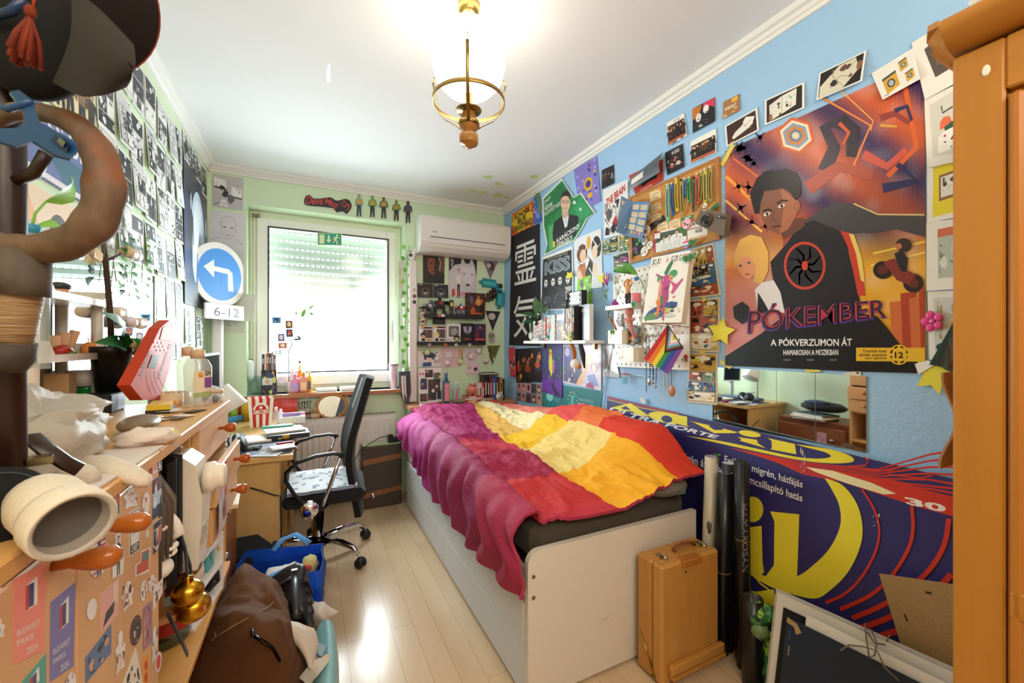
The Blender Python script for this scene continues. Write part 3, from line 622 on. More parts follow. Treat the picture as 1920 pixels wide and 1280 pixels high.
m=sheet(RW,[(1581,699),(1613,694),(1615,712),(1583,712)],.0035,'e6ddd0');m.scr(.1,.1,.9,.9,['5a4438','2e2420','b98c70'],9,5);solo(m,'small_sticker','small torn sketch sticker on the blue wall below the big film poster','sticker')
# ---------------------------------------------------------------- photographs around the poster
def photo(pts,lab,fn,col='f4f2ec',b=.05,off=.004,name='photo_print',tilt=.004):
 p=sheet(RW,pts,off,col,kR,tilt);fn(p);return solo(p,name,lab,'photo')
def ph_shoe(p): p.rect(.05,.06,.95,.94,'3a1d12');p.scr(.05,.6,.95,.94,['a0682c','7a4a20','5c3218'],10,1);p.poly([(.2,.72),(.3,.55),(.5,.42),(.62,.3),(.8,.34),(.86,.55),(.72,.66),(.5,.74),(.25,.82)],'ece8e2');p.poly([(.55,.3),(.66,.12),(.92,.3),(.82,.58)],'f2f0ec');p.scr(.58,.2,.86,.5,['1c1a1a'],7,3,.03,.2)
def ph_book(p): p.rect(.05,.06,.95,.94,'241b16');p.poly([(.12,.3),(.45,.14),(.45,.84),(.14,.92)],'ece6da');p.poly([(.46,.14),(.82,.1),(.8,.72),(.46,.84)],'f0ebe0');p.scr(.15,.35,.43,.85,['3a3836','6a6866'],10,2,.02,.3);p.scr(.48,.2,.78,.7,['3a3836','6fb0c8','555'*2],12,4,.02,.3);p.ell(.16,.8,.05,.14,'9a6648',10)
def ph_sketch(p): p.rect(.04,.05,.96,.95,'1e1712');p.poly([(.06,.55),(.45,.08),(.8,.07),(.9,.5),(.6,.94),(.06,.94)],'ddd6c2');p.line([(.3,.3),(.62,.93)],.012,'a89f88');p.scr(.3,.12,.85,.75,['2e2c2a','6a4a42'],16,6,.02,.35);p.ell(.9,.4,.06,.16,'8c5c40',10)
def washer(p,cx,cy,w,h,a=.25):
 p.poly([(cx-w,cy-h+a*w*.6),(cx+w,cy-h-a*w*.6),(cx+w,cy+h-a*w),(cx-w,cy+h+a*w)],'d9a93a');p.poly([(cx-w,cy-h+a*w*.6),(cx+w,cy-h-a*w*.6),(cx+w,cy-h*.72-a*w*.6),(cx-w,cy-h*.72+a*w*.6)],'3a4c52');p.ell(cx,cy+h*.1,w*.55,h*.52,'2a2520',16);p.ell(cx,cy+h*.1,w*.38,h*.38,'a8bcc8',14)
def ph_wash(p): p.rect(.03,.04,.97,.96,'efece6');washer(p,.34,.62,.18,.26);washer(p,.72,.3,.1,.15);washer(p,.8,.72,.1,.14);p.rect(.08,.92,.2,.94,'5a5a58')
photo([(1359,236.5),(1419.4,202),(1423,244),(1362,275.6)],'white bordered photo of a white shoe above the poster corner',ph_shoe)
photo([(1434,187.6),(1508,153.6),(1508,202.5),(1434,235)],'white bordered photo of an open sketchbook, middle above the film poster',ph_book)
photo([(1536,137.5),(1624.4,94),(1616,151.6),(1530.5,188.3)],'white bordered photo of pages full of doodled faces above the film poster',ph_sketch,tilt=.012)
photo([(1634,137.5),(1712,90),(1725,148),(1655,187)],'white print with yellow washing machines at the top right of the film poster',ph_wash,tilt=.012)
p=sheet(RW,[(1709,80.6),(1830,8),(1838,130),(1734,187)],.004,'f1ede6',kR,.006);p.poly([(.17,.22),(.95,-.0),(.97,.72),(.26,.75)],'5a5048');p.scr(.3,.2,.9,.65,['6a605a','4c4640','70625c'],8,3,.03,.3);p.rect(.78,.06,.9,.18,'4a68b0');solo(p,'art_print','white sheet with a dark grey photo, topmost beside the wardrobe',kR)
p=sheet(RW,[(1733,187),(1830,140),(1833,295),(1738,314)],.006,'efeae2',kR,.008);p.poly([(.1,.12),(1,.02),(1,.9),(.14,.87)],'d9d6cc');p.poly([(.3,.42),(.38,.36),(.5,.38),(.55,.5),(.3,.52)],'e8704a');p.poly([(.38,.5),(.6,.44),(.62,.56),(.4,.58)],'2f5a48');p.poly([(.26,.62),(.36,.56),(.7,.52),(.7,.8),(.24,.84)],'f4f1ea');p.scr(.3,.6,.66,.8,['2c2c30','b03a3a','8a8a8c'],9,4);p.line([(.34,.2),(.36,.3),(.56,.27)],.02,'2c3a38');solo(p,'art_print','white sheet with a hand painted shirt, between dark photo and yellow print',kR)
p=sheet(RW,[(1738,314),(1830,290),(1830,400),(1738,418)],.004,'f4f1ea',kR,.003);p.poly([(.14,.03),(1,-.0),(1,.88),(.12,.92)],'f2dc2e');p.poly([(.26,.2),(.9,.14),(.9,.6),(.26,.66)],'9a6a3c');p.poly([(.3,.24),(.9,.19),(.9,.56),(.3,.6)],'f0ede6');p.scr(.34,.26,.8,.54,['1c1c20','55585c'],8,6);solo(p,'art_print','yellow sheet with a small framed drawing beside the wardrobe',kR)
p=sheet(RW,[(1737,417),(1830,405),(1830,540),(1737,545)],.006,'f3f0ea',kR,.004);p.poly([(.24,.12),(.9,.08),(.9,.82),(.25,.83)],'bfc6bc');p.poly([(.24,.12),(.9,.08),(.9,.2),(.24,.24)],'d8734a');p.scr(.28,.3,.8,.8,['8c9a8c','e4e8e0','5c6c5e'],10,6,.03,.4);solo(p,'art_print','white sheet with a grey green photo under an orange band beside the wardrobe',kR)
p=sheet(RW,[(1739,546),(1830,543),(1830,672),(1742,674)],.004,'f1eee8',kR,.002);p.poly([(.12,.1),(.8,.1),(.8,.88),(.14,.88)],'cfd3d2');p.scr(.2,.15,.6,.7,['d9c08a','b09a6a','8c8060'],12,8,.03,.7);p.ell(.3,.82,.14,.06,'3a4450',12);solo(p,'art_print','white sheet with a pale flower photo, lowest beside the wardrobe',kR)
m=M();fc=RW(1748,602,.014)
for i in range(5):
 a=i*1.2566+.3;m.ball(fc+V((0,.016*sin(a),.02*cos(a))),(.004,.011,.013),'e84a9c',kP,10,6)
m.ball(fc+V((-.003,0,0)),(.004,.007,.007),'f07ab8',kP,8,6);m.box(fc+V((.007,0,0)),(.013,.012,.012),'d8408c',kP);solo(m,'flower_magnet','bright pink plastic flower stuck on the lowest sheet beside the wardrobe','ornament')
photo([(1250,230),(1282.5,211.6),(1288,254),(1253,274)],'small concert photo, upper left of the small photos above the corkboard',lambda p:(p.rect(.03,.2,.97,.92,'3a2418'),p.text('KISS',(.4,.05,.75,.17),'5a5a5c'),p.scr(.05,.25,.95,.7,['d88a4a','f0c890','1c1210','8a4020'],18,2,.03,.7),crowd(p,3,6,'e8c8a8',['1a1614','3a2018']),p.rect(.03,.84,.97,.93,'b8502c')))
photo([(1298,204),(1340,182),(1340,227),(1299,249)],'small dark photo of two painted faces on pink, above the corkboard',lambda p:(p.rect(0,0,1,1,'1c1a1e'),p.poly([(.5,.02),(1,0),(1,.4),(.8,.25),(.5,.3)],'e0385c'),p.poly([(0,0),(.45,.05),(.3,.4),(0,.5)],'c8782c'),p.ell(.28,.5,.13,.18,'eee8e4',14),p.ell(.62,.3,.13,.17,'f0ecea',14),p.scr(.2,.4,.7,.6,['141214'],8,3),p.scr(.1,.65,.9,.95,['d8d4d4','55505a','2c2830'],10,4,.02,.3)),col='1c1a1e')
photo([(1246.5,286.5),(1280,269),(1283,312.5),(1251,328)],'small dark concert photo, lower left of the small photos above the corkboard',lambda p:(p.text('KISS',(.38,.1,.8,.25),'e8e6e8',.02),p.scr(.1,.35,.9,.8,['8a2c34','d0606a','3a2a34','e8c8b8'],20,8,.02,.6)),col='1b1a1f')
photo([(1295,265),(1342.5,240.6),(1342.5,286.6),(1294,307)],'small concert photo with white top edge just above the corkboard',lambda p:(p.rect(.03,.24,.97,.97,'2c1c14'),p.scr(.05,.3,.95,.75,['d8a05a','f0d0a0','1c1210','a85a2c'],22,5,.03,.7),crowd(p,9,5,'e8c8a8',['1a1614','4a3020']),p.rect(.03,.86,.97,.96,'c0603a')))
photo([(1356,191),(1386,176),(1386,207),(1355,222.5)],'small orange card with a white handwritten word above the shoe photo',lambda p:(p.rect(0,0,1,1,'a8784a'),p.rect(.55,.05,.9,.3,'f0b83a'),p.scr(0,.55,1,1,['e05a30','f0c070','d8401c'],9,2,.05,.9),p.text('enjoy!',(.12,.38,.82,.66),'f8f4ec',.01,.2)),col='a8784a')
photo([(1128,319),(1150.6,308.4),(1151,343),(1128,355)],'small dark group photo near the ceiling left of the red folder',lambda p:crowd(p,4,4,'e6d8cc',['1c1a1c','5a3028','8a8a90']),col='241a1a')
p=sheet(RW,[(1076,317),(1119,293),(1126,377),(1086,397)],.004,'8a7ed0',kR,.004)
r=random.Random(5)
for i in range(26): x,y=r.uniform(.08,.92),r.uniform(.05,.95);p.ell(x,y,.05,.035,r.choice(['5a48a8','b8a8e8','e8b83a','3a3488','d06088','e8e0f4']),8,.4)
p.ell(.55,.5,.2,.15,'e8b020',16);p.ell(.55,.5,.12,.08,'3a3a9c',14);p.ell(.58,.76,.12,.06,'e8b020',12);solo(p,'sticker_sheet','purple sheet with yellow stickers near the ceiling above the green sign',kQ)
# folder over the corkboard top
p=sheet(RW,[(1179,329),(1243,298),(1243,338),(1192,366)],.004,'c23a2c',kR);p.poly([(.2,.1),(.8,.05),(.8,.75),(.6,.7),(.3,.8)],'1e2028');p.text('cinema',(.2,.86,.62,.95),'e8d8d4');fo=thing('red_folder','red folder with a curled grey flap above the corkboard','folder',RW(1215,335));part(p,'back_sheet',fo)
tl,tr=RW(1181,345,.03),RW(1238,300,.045)
m=M();m.surf(lambda a,b:tl.lerp(tr,a)+V((-.03*sin(b*2.4)+.02,0,.045-.09*b*(.9+.3*a))),10,8,lambda a,b:'e8e4dc' if (.1<a<.55 and .35<b<.75) else '565c66' if a>.3 else '6f757e',kR,True,.0015);part(m,'curled_flap',fo)
p=sheet(RW,[(1131,356),(1177,336),(1178,436),(1133,447)],.004,'ecebea',kR,.008);p.scr(.05,.3,.95,.95,['1c1c1e','5a5a5e','9a9a9e','b83a34','1c1c1e'],46,12,.03,.5);p.text('THE BRAIN',[(.12,.22),(.9,.06),(.9,.2),(.14,.38)],'c8322c',.03);solo(p,'sketch_poster','white sheet with black ink sketches and red lettering left of the corkboard',kQ)
# ---------------------------------------------------------------- corkboard and what is pinned on it
ckq=[(1178,370),(1347.5,293),(1349,448),(1181,494)]
ck=thing('corkboard','wood framed corkboard crowded with tickets and wristbands','corkboard',RW(1265,470,.01))
part(Page(quad(RW,ckq,.012),'cf9350','cork',.01),'cork_panel',ck)
m=M();c4=quad(RW,ckq,.016)
for i in range(4):
 a,b=c4[i],c4[(i+1) % 4];cc=(c4[0]+c4[1]+c4[2]+c4[3])/4;k=1.0
 ai,bi=a.lerp(cc,.07),b.lerp(cc,.07);m.prism([a,b,bi,ai],(.016,0,0),'b5793a',kW)
part(m,'board_frame',ck)
D=lambda pts: [(1160+x/9.145,340+y/9.145) for x,y in pts]
bands=[((840,60),(830,370),(850,690),'7adcc8','mint'),((915,40),(900,350),(940,580),'2f6cc0','dark blue'),((985,-40),(985,280),(1010,520),'e8cc2c','bright yellow'),((1075,-20),(1085,330),(1110,580),'b8a84a','dull olive yellow'),((1140,-40),(1130,120),(1125,280),'3a88c8','sky blue'),((1210,-60),(1200,200),(1205,355),'3cb868','green'),((1290,-60),(1285,280),(1278,520),'6f6248','brown'),((1345,-120),(1350,180),(1350,400),'f0684a','coral red'),((1420,-160),(1405,100),(1385,350),'a89c4c','khaki, fourth from the right frame'),((1485,-200),(1480,120),(1485,390),'d8cc4c','pale yellow, third from the right frame'),((1580,-240),(1560,80),(1580,360),'b0a458','khaki, nearest the right frame')]
for (a,b,c,col,lb) in bands:
 o=thing('wristband',lb+' festival wristband hanging on the corkboard' if ',' not in lb else 'festival wristband on the corkboard, '+lb,'wristband',RW(*D([a])[0],.02),'wristbands on the corkboard')
 pts=[RW(*D([q])[0],k) for q,k in ((a,.018),(((a[0]+b[0])/2,(a[1]+b[1])/2),.024),(b,.03),(((b[0]+c[0])/2,(b[1]+c[1])/2),.028),(c,.022))]
 m=M();m.tube(pts,.011,col,kC,6,flat=.08,up=(1,0,0));part(m,'strap',o)
 m=M();m.tube([pts[i].lerp(pts[i+1],t)+V((-.0022,0,0)) for i,t in ((0,.5),(1,0),(1,.6),(2,.0),(2,.7),(3,.5))],.004,'2c3a3c',kC,5,flat=.1,up=(1,0,0));part(m,kR,o)
 m=M();m.ball(pts[0]+V((-.004,0,.001)),.006,'1c1c1e' if col in ('6f6248','b8a84a') else 'e8e4da',kP,8,6);part(m,'pin',o)
def ticket(pts,lab,seed,col='e8cfa4',dark=False):
 p=sheet(RW,D(pts),.0135,col,kA)
 if dark: p.text('TICKET',[(.3,.35),(.85,.2),(.85,.35),(.3,.5)],'e8e4e0');p.scr(.05,.5,.45,.95,['c87a4a','8a8a8c'],6,seed)
 else:
  p.poly([(.6,0),(1,0),(1,.28)],'e8945a');p.rect(.15,.3,.85,.34,'6a5a48');p.rect(.15,.45,.8,.48,'8a7860');p.rect(.15,.58,.6,.61,'8a7860');p.rect(.35,.75,.75,.86,'e07838')
 solo(p,'ticket',lab,'ticket','tickets on the corkboard')
ticket([(530,195),(715,110),(730,280),(540,355)],'beige ticket, topmost in the stack of three on the corkboard',1)
ticket([(535,445),(700,320),(745,465),(560,570)],'tilted beige ticket in the middle of the three on the corkboard',2)
ticket([(545,590),(720,515),(735,640),(550,705)],'beige ticket, lowest of the stack of three on the corkboard',3)
ticket([(515,755),(775,570),(805,665),(545,855)],'black diagonal ticket on the corkboard',4,'2a2524',True)
ticket([(655,730),(840,660),(852,830),(660,880)],'beige ticket just right of the black ticket on the corkboard',5)
ticket([(860,690),(1060,600),(1062,775),(862,830)],'beige ticket above the photo of three students',6)
p=sheet(RW,D([(1175,690),(1520,600),(1525,930),(1180,1010)]),.0135,'efe6da',kR);p.rect(0,.0,1,.06,'b8405a');p.rect(.02,.42,.98,.47,'b8405a');p.text('KISS',(.42,.52,.75,.72),'201c1c',.03);p.text('K',(.3,.12,.42,.3),'201c1c',.03);p.rect(.1,.92,.98,.97,'e09048');solo(p,'ticket','pair of white and pink concert tickets below the camera on the corkboard','ticket','tickets on the corkboard')
p=sheet(RW,D([(600,870),(1170,770),(1155,1090),(605,1230)]),.015,'e9e6e0',kY);p.poly([(.06,.1),(1,.02),(1,.5),(.06,.55)],'4c5a50');p.poly([(.7,0),(1,0),(1,.4),(.85,.35)],'4f7a48')
for x,y,hh in ((.33,.3,.75),(.5,.22,.8),(.72,.08,.95)): p.figure(x,y,hh,'e2b896','2a201e','ece8e4','d8d8d8',0,1.1);p.line([(x,y+hh*.2),(x,y+hh*.45)],.018,'5a2030')
p.rect(-.0,.1,.06,1,'b03a5a');p.rect(.02,.0,.22,.18,'c0404a');p.rect(.03,.08,.21,.34,'f0ecea');solo(p,'photo_print','photo of three students in white shirts on the corkboard','photo')
p=sheet(RW,D([(222,980),(440,930),(400,1240),(225,1300)]),.0135,'1e2a2c',kY);p.scr(.05,.05,.95,.95,['4a8a4a','7ac05a','3a5aa8','c85a3a','10181a','8a3a8a'],30,9,.03,.7);solo(p,'photo_print','dark colourful photo in the lower left corner of the corkboard','photo')
p=sheet(RW,D([(1070,630),(1290,565),(1280,610),(1075,680)]),.014,'2c8c64',kC);p.rect(.3,.3,.8,.6,'d8e8dc');solo(p,'ribbon','green ribbon strip with white lettering beside the camera','ribbon')
p=sheet(RW,D([(1570,470),(1700,350),(1720,420),(1600,500)]),.03,'2f8c66',kC);solo(p,'ribbon','green ribbon end sticking out above the camera','ribbon')
def badge(x,y,rx,ry,col,lab,deco,off=.017):
 c=RW(*D([(x,y)])[0],off);rr=ry/9.145/F*(c-EYE).length*.95;m=M();m.lathe([(rr,0),(rr*1.0,.003),(rr*.9,.006),(rr*.5,.0075),(0,.008)],c,col,kG,20,(-1,0,0));deco(m,c,rr)
 solo(m,'pin_badge',lab,'badge','badges on the corkboard')
def dots(cols):
 def f(m,c,rr):
  rnd=random.Random(int(c.y*1e4))
  for i in range(6): m.ball(c+V((-.0075,rnd.uniform(-.5,.5)*rr,rnd.uniform(-.5,.5)*rr)),(.0012,rr*.22,rr*.14),cols[i % len(cols)],kG,8,5)
 return f
badge(492,600,58,68,'b8a890','beige patterned badge at the right edge of the blue booklet',dots(['6a4a3a','d8c8b0']))
badge(480,845,60,88,'f0d4cc','pale pink badge below the blue booklet',dots(['c88a80','5a4a48']))
badge(450,1030,48,65,'c8ccd0','grey badge with dark figure, upper of the white trio',dots(['2c3438','6a7478']))
badge(540,1095,48,68,'f0efec','white badge with black writing, right of the white trio',dots(['2a2a2c']))
badge(447,1200,58,85,'ece8e4','white badge with a drawn face, lowest of the white trio',dots(['c8a898','4a4442']))
badge(1172,725,58,88,'f4b8c8','pink badge with a band picture at the corner of the student photo',dots(['2c2428','e86a98']))
badge(1172,1075,55,72,'f0a0b8','pink and blue striped badge at the lower edge of the corkboard',lambda m,c,rr:[m.box(c+V((-.0082,0,k*rr*.36)),(.001,rr*1.6,rr*.3),cc,kG) for k,cc in ((-1.2,'5a9ad8'),(0,'f4f0f0'),(1.2,'e86a8a'))])
badge(1487,410,38,44,'efe9e0','small white badge above the camera on the corkboard',dots(['8a8078']))
# camera made of card
cmq=D([(1415,455),(1850,555),(1800,945),(1295,715)]);ca=thing('camera','grey brown compact camera hung tilted on the corkboard corner','camera',RW(*cmq[2],.05))
pts=[RW(u,v,.058) for u,v in cmq];c=sum(pts,V())/4
def rnd4(ps,k): 
 o=[]
 for i in range(4):
  for t in (k,1-k): o.append(ps[i].lerp(ps[(i+1) % 4],t))
 return [o[(i) % 8] for i in range(8)]
m=M();m.prism(rnd4(pts,.05),(.036,0,0),'6f6252',kP);part(m,kO,ca)
lc=RW(*D([(1508,670)])[0],.06);m=M();m.lathe([(.030,0),(.031,.006),(.026,.009),(.024,.006),(.017,.006),(.016,.013),(.012,.015),(0,.014)],lc,['4c443c','4c443c','3a342e','2c2824','2c2824','1c1a18','141214'],kP,24,(-1,0,0));part(m,'lens',ca)
p=Page([RW(u,v,.0595) for u,v in D([(1700,575),(1830,605),(1830,660),(1690,630)])],'3a342e',kP,.001);p.rect(.1,.2,.3,.5,'e8e4d8');part(p,'viewfinder',ca)
p=Page([RW(u,v,.0595) for u,v in D([(1430,480),(1500,490),(1495,505),(1428,495)])],'e8d8c4',kP,.001);part(p,'flash',ca)
# blue booklet hanging open over the corkboard corner
bk=thing('booklet','open blue booklet with beige notes hanging at the left of the corkboard','booklet',RW(1187,440,.03))
for nm,q in (('left_leaf',[(1165,367),(1187,378),(1172,441),(1155,435)]),('right_leaf',[(1186,378),(1219,378),(1204,449),(1170,440)])):
 k=[.07,.03,.03,.08] if nm=='left_leaf' else [.03,.06,.06,.03]
 p=Page([RW(u,v,o) for (u,v),o in zip(q,k)],'5f84b0',kR,.0012)
 r=random.Random(11 if nm=='left_leaf' else 4)
 for i in range(4):
  for j in range(2):
   x0,y0=.08+.45*j+r.uniform(0,.05),.08+.19*i+r.uniform(0,.03);p.poly([(x0,y0),(x0+.36,y0+r.uniform(-.02,.02)),(x0+.38,y0+.13),(x0+.2,y0+.15),(x0+.02,y0+.13)],'d0bc9a');p.rect(x0+.06,y0+.05,x0+.3,y0+.06,'7a6a58',.3)
 if nm=='right_leaf':
  for x,c in ((.16,'2c3c68'),(.38,'e89040'),(.58,'e04a3a'),(.8,'d85a9a')): p.ell(x,.87,.08,.05,c,10);p.ell(x,.87,.05,.025,'8ac06a',8)
 part(p,nm,bk)
# comic cuttings left of the corkboard
PAL=('241c1a','b8482c','3a6a9a','d8a83a','4a7a4a','e8d0a8')
for i,(q,lab) in enumerate((([(1128,452),(1160,441),(1161,471),(1129,479)],'comic cutting with a crowd under the sketch sheet'),([(1160,441),(1181,436),(1181,470),(1161,474)],'narrow comic cutting between the crowd cutting and the corkboard'),([(1149,478),(1180,471),(1182,512),(1150,512)],'green comic cutting above the pegboard corner'))):
 p=sheet(RW,q,.004+.0006*i,'e0d8c0',kR);comic(p,40+i,('1c241c','4a7a4a','c8a83a','3a4a7a','8a9a7a'));solo(p,'comic_cutting',lab,'comic page')
# three comic pages beside the big poster
E8=lambda pts: [(1280+x/3.7625,440+y/3.7625) for x,y in pts]
for i,(q,lab) in enumerate((([(72,98),(215,58),(272,425),(55,452)],'comic page with a curled corner, topmost of the three beside the film poster'),([(47,462),(262,441),(258,831),(48,821)],'comic page held by tape, middle of the three beside the film poster'),([(45,832),(247,837),(243,1200),(30,1180)],'comic page above the mirror, lowest of the three beside the film poster'))):
 p=sheet(RW,E8(q),.0035+.0006*i,'dccfb4',kR,.002);comic(p,60+i*3,('241c18','3a6a9a','c8a03a','a8482c','6a8a6a','e8dcc0'));solo(p,'comic_page',lab,'comic page','comic pages beside the film poster')
for q,lab in (([(135,430),(158,425),(163,470),(138,474)],'yellow tape strip between the top and middle comic pages'),([(112,818),(168,812),(165,832),(113,838)],'yellow tape strip between the middle and lowest comic pages')): solo(sheet(RW,E8(q),.0065,'e0cc5c',kR,0,.0004),'tape_strip',lab,'tape')
# ---------------------------------------------------------------- posters at the far end of the blue wall
K=lambda pts: [(940+x/2.667,300+y/2.667) for x,y in pts]
p=sheet(RW,[(959.7,401.5),(998.6,376.3),(999,422),(960,442.5)],.012,'e2641e',kR,0,.01);p.poly([(.08,.1),(.5,.06),(.93,.1),(.9,.9),(.5,.95),(.07,.9)],'f0cc1e');p.scr(0,0,1,1,['d83a1e','f0cc1e','e87a20'],18,7,.05,.9)
for t,x0,y0,x1,y1 in (('SCHOOL',.14,.12,.9,.36),('BUS',.3,.38,.7,.62),('GRAVEYARD',.06,.64,.96,.92)): p.text(t,(x0,y0,x1,y1),'17130f',.04)
solo(p,'painted_sign','small yellow and orange hand painted sign near the ceiling corner','sign')
p=sheet(RW,[(999,374),(1008,361),(1015.5,415),(1000,421)],.006,'3a68c8',kR,.004);p.scr(.05,.05,.95,.95,['e8e8f4','2a4a9c','e8c83a','7aa0e8','c83a3a'],24,3,.04,.6);solo(p,'comic_poster','narrow blue comic poster right of the painted sign',kQ)
m=M();m.prism([RW(u,v,.02) for u,v in ((1004,362),(1008,362),(1014,395),(1012,397))],(.006,0,0),'6a9a3a',kR);solo(m,'green_ribbon','thin green strip hanging at the edge of the blue comic poster','ribbon')
p=sheet(RW,[(959,443),(1012,418),(1013.5,649),(954.5,647)],.003,'25242a',kH,.002)
p.text('霊',(.16,.11,.88,.46),'f2f1f2',.003);p.text('気',(.14,.56,.86,.93),'f2f1f2',.003);solo(p,'banner','tall black banner with two white brush written characters','banner')
# green house-shaped campaign sign
out=K([(205,190),(302,92),(362,185),(398,163),(470,265),(428,290),(402,345),(362,405),(212,478),(226,425),(208,330)])
gs=thing('campaign_sign','green house-shaped election sign with a man in a dark suit','sign',RW(1060,430,.008))
o3=[RW(u,v,.010) for u,v in out];m=M();m.prism(o3,(.004,0,0),'f0f2ee',kR);part(m,'white_board',gs)
pg=Page([RW(u,v,.0115) for u,v in ((1017,360),(1118,330),(1118,470),(1017,480))],'2c8a54',kR);pg.v,pg.f,pg.c,pg.m,pg.sm=[],[],[],[],[];pg.px=True
cc=(1062,412);ins=[(cc[0]+(u-cc[0])*.95,cc[1]+(v-cc[1])*.95) for u,v in out];pg.poly(ins,'2a8c52')
pg.poly(K([(220,215),(300,118),(352,200),(300,240),(222,300)]),'1f7a48');pg.poly(K([(400,180),(450,262),(420,285),(395,300),(360,240)]),'35a062');pg.line(K([(215,330),(260,280),(300,200)]),1.2,'1a5c38');pg.poly(K([(236,330),(262,322),(268,440),(240,450)]),'5cb06a')
pg.poly(K([(256,360),(264,310),(300,282),(340,272),(386,280),(384,320),(372,378),(260,436)]),'23262c');pg.poly(K([(305,285),(322,276),(338,276),(330,330),(318,340)]),'eceef0');pg.poly(K([(318,285),(326,285),(326,325),(320,325)]),'d8dce0')
pg.poly(K([(302,250),(335,250),(334,283),(318,292),(306,282)]),'dcae92');pg.ell(*K([(321,208)])[0],9.2,19,'e6bea2',22);pg.poly(K([(298,205),(300,172),(318,152),(338,156),(345,178),(343,205),(336,182),(318,178),(304,186)]),'33241e')
for x in (311,330): pg.ell(*K([(x,209)])[0],3.2,3.0,'2a2624',12);pg.ell(*K([(x,209)])[0],2.5,2.3,'d8b098',12)
pg.line(K([(312,240),(322,243),(331,239)]),1.1,'9a4a44')
for t,q in (('JÖVŐT',[(215,200),(248,175),(248,200),(215,226)]),('ADUNK',[(216,230),(258,205),(258,228),(216,255)]),('BUDAPESTNEK',[(216,260),(296,206),(296,226),(216,282)]),('KARÁCSONY',[(276,390),(392,308),(394,338),(278,416)]),('GERGELY',[(276,420),(356,372),(357,398),(278,446)])): pg.text(t,K(q),'f4f7f2',.02 if t!='BUDAPESTNEK' else 0)
pg.ell(*K([(366,212)])[0],3,3.4,'e8f0ea',12);pg.rect(*K([(390,238)])[0],*K([(402,254)])[0],'cfe6d4');pg.rect(*K([(258,406)])[0],*K([(270,434)])[0],'e8c84a');part(pg,'campaign_print',gs)
# band poster and comic cover
p=sheet(RW,[(1017,482),(1073.5,461),(1075.7,581),(1013,581)],.004,'f0efec',kR,.003);p.rect(.03,.05,.97,.98,'141317');p.text('KISS',(.1,.12,.92,.36),'b8bec6',.05);p.text('KISS',(.12,.13,.9,.35),'70808c',.03);p.text('END OF THE ROAD TOUR',(.2,.065,.85,.1),'c8c0b0')
for x in (.16,.4,.62,.85): p.ell(x,.5,.12,.12,'0c0b0e',16);p.ell(x,.51,.06,.07,'e8e4e0',14);p.ell(x-.02,.5,.018,.016,'18161a',8);p.ell(x+.025,.5,.018,.016,'18161a',8,0);p.ell(x,.555,.02,.01,'7a2028',8)
p.scr(.04,.62,.96,.96,['2c2c34','8a8a92','4a4650','b8b4ac','1a181c'],30,21,.03,.55);solo(p,'band_poster','black rock band poster with four white painted faces',kQ)
p=sheet(RW,[(1076,449),(1127,427.5),(1130,538),(1079,545)],.004,'e9eaf0',kR,.004);p.ell(.3,.32,.2,.17,'6a3a1c',18);p.ell(.33,.37,.12,.12,'eac4a0',14);p.ell(.82,.3,.17,.2,'16181c',18);p.ell(.76,.37,.1,.12,'ecd0b4',14);p.poly([(.1,.95),(.14,.55),(.4,.5),(.55,.95)],'c87a4a');p.poly([(.5,1),(.6,.5),(.98,.45),(1,.98)],'d8dade');p.poly([(.4,.7),(.6,.45),(.7,.55),(.6,.95),(.45,.98)],'24262c');p.ell(.56,.17,.08,.12,'e8b040',12);p.poly([(.1,.7),(.2,.6),(.3,.75),(.22,.9)],'ecc8a4');p.poly([(.68,.7),(.76,.55),(.86,.62),(.8,.85)],'eed0b0');p.scr(.1,.1,.95,.95,['2c2420','8a5a38','f4f0ec'],10,5,.02,.2);solo(p,'comic_poster','poster of a brown haired and a black haired young man on white',kQ)
p=sheet(RW,[(1083,525),(1108,515),(1108,572),(1080,574)],.01,'8ed02a',kR);p.scr(.2,.05,.95,.95,['f0f0ee','1c1c1e','6a6a6e'],18,9,.04,.7);solo(p,'comic_cover','lime green and grey comic cover behind the small lightbox','comic')
# posters under the shelf
p=sheet(RW,[(967,654),(1015.5,651),(1017,716),(968,717)],.004,'141018',kR,.002);crowd(p,5,5,'e0a070',['b8401e','3a1c14','8a3a1c','2c3a5a'],['d8602a','b83a1e','e8a04a','2a2030','5a3020']);p.figure(.66,.12,.85,'e8a878','b83a2c','3a1612','1c1012',0,.8);p.ell(.84,.5,.08,.1,'e0582a',12);solo(p,'illustrated_poster','dark poster of a costumed crowd in orange and red under the shelf',kQ)
p=sheet(RW,[(1016,645),(1054,641),(1053.5,746),(1017,734)],.005,'2c2a7c',kR,.006);p.poly([(0,.55),(1,.5),(1,1),(0,1)],'4a1c7a');p.poly([(0,.75),(.5,.68),(1,.72),(1,.95),(.6,1),(0,.95)],'6a22a0');p.ell(.44,.16,.14,.12,'1c2a2c',14);p.poly([(.38,.12),(.5,.12),(.56,.5),(.5,.66),(.36,.5)],'f0e22a');p.ell(.43,.2,.06,.04,'e87a20',10);p.figure(.6,.3,.5,'eab8a0','d070a0','b85ab0','2c2a4a',0,.9);p.scr(.05,.2,.4,.7,['2a9a5a','1c6a4a','3ac06a'],9,2,.04,.7);p.scr(.65,.2,.98,.7,['1c7a4a','2a9a7a','143a3a'],10,3,.04,.7);p.poly([(.5,.75),(.9,.95),(.7,1),(.45,.8)],'2a1040');solo(p,'illustrated_poster','violet poster with a yellow beam of light under the shelf',kQ)
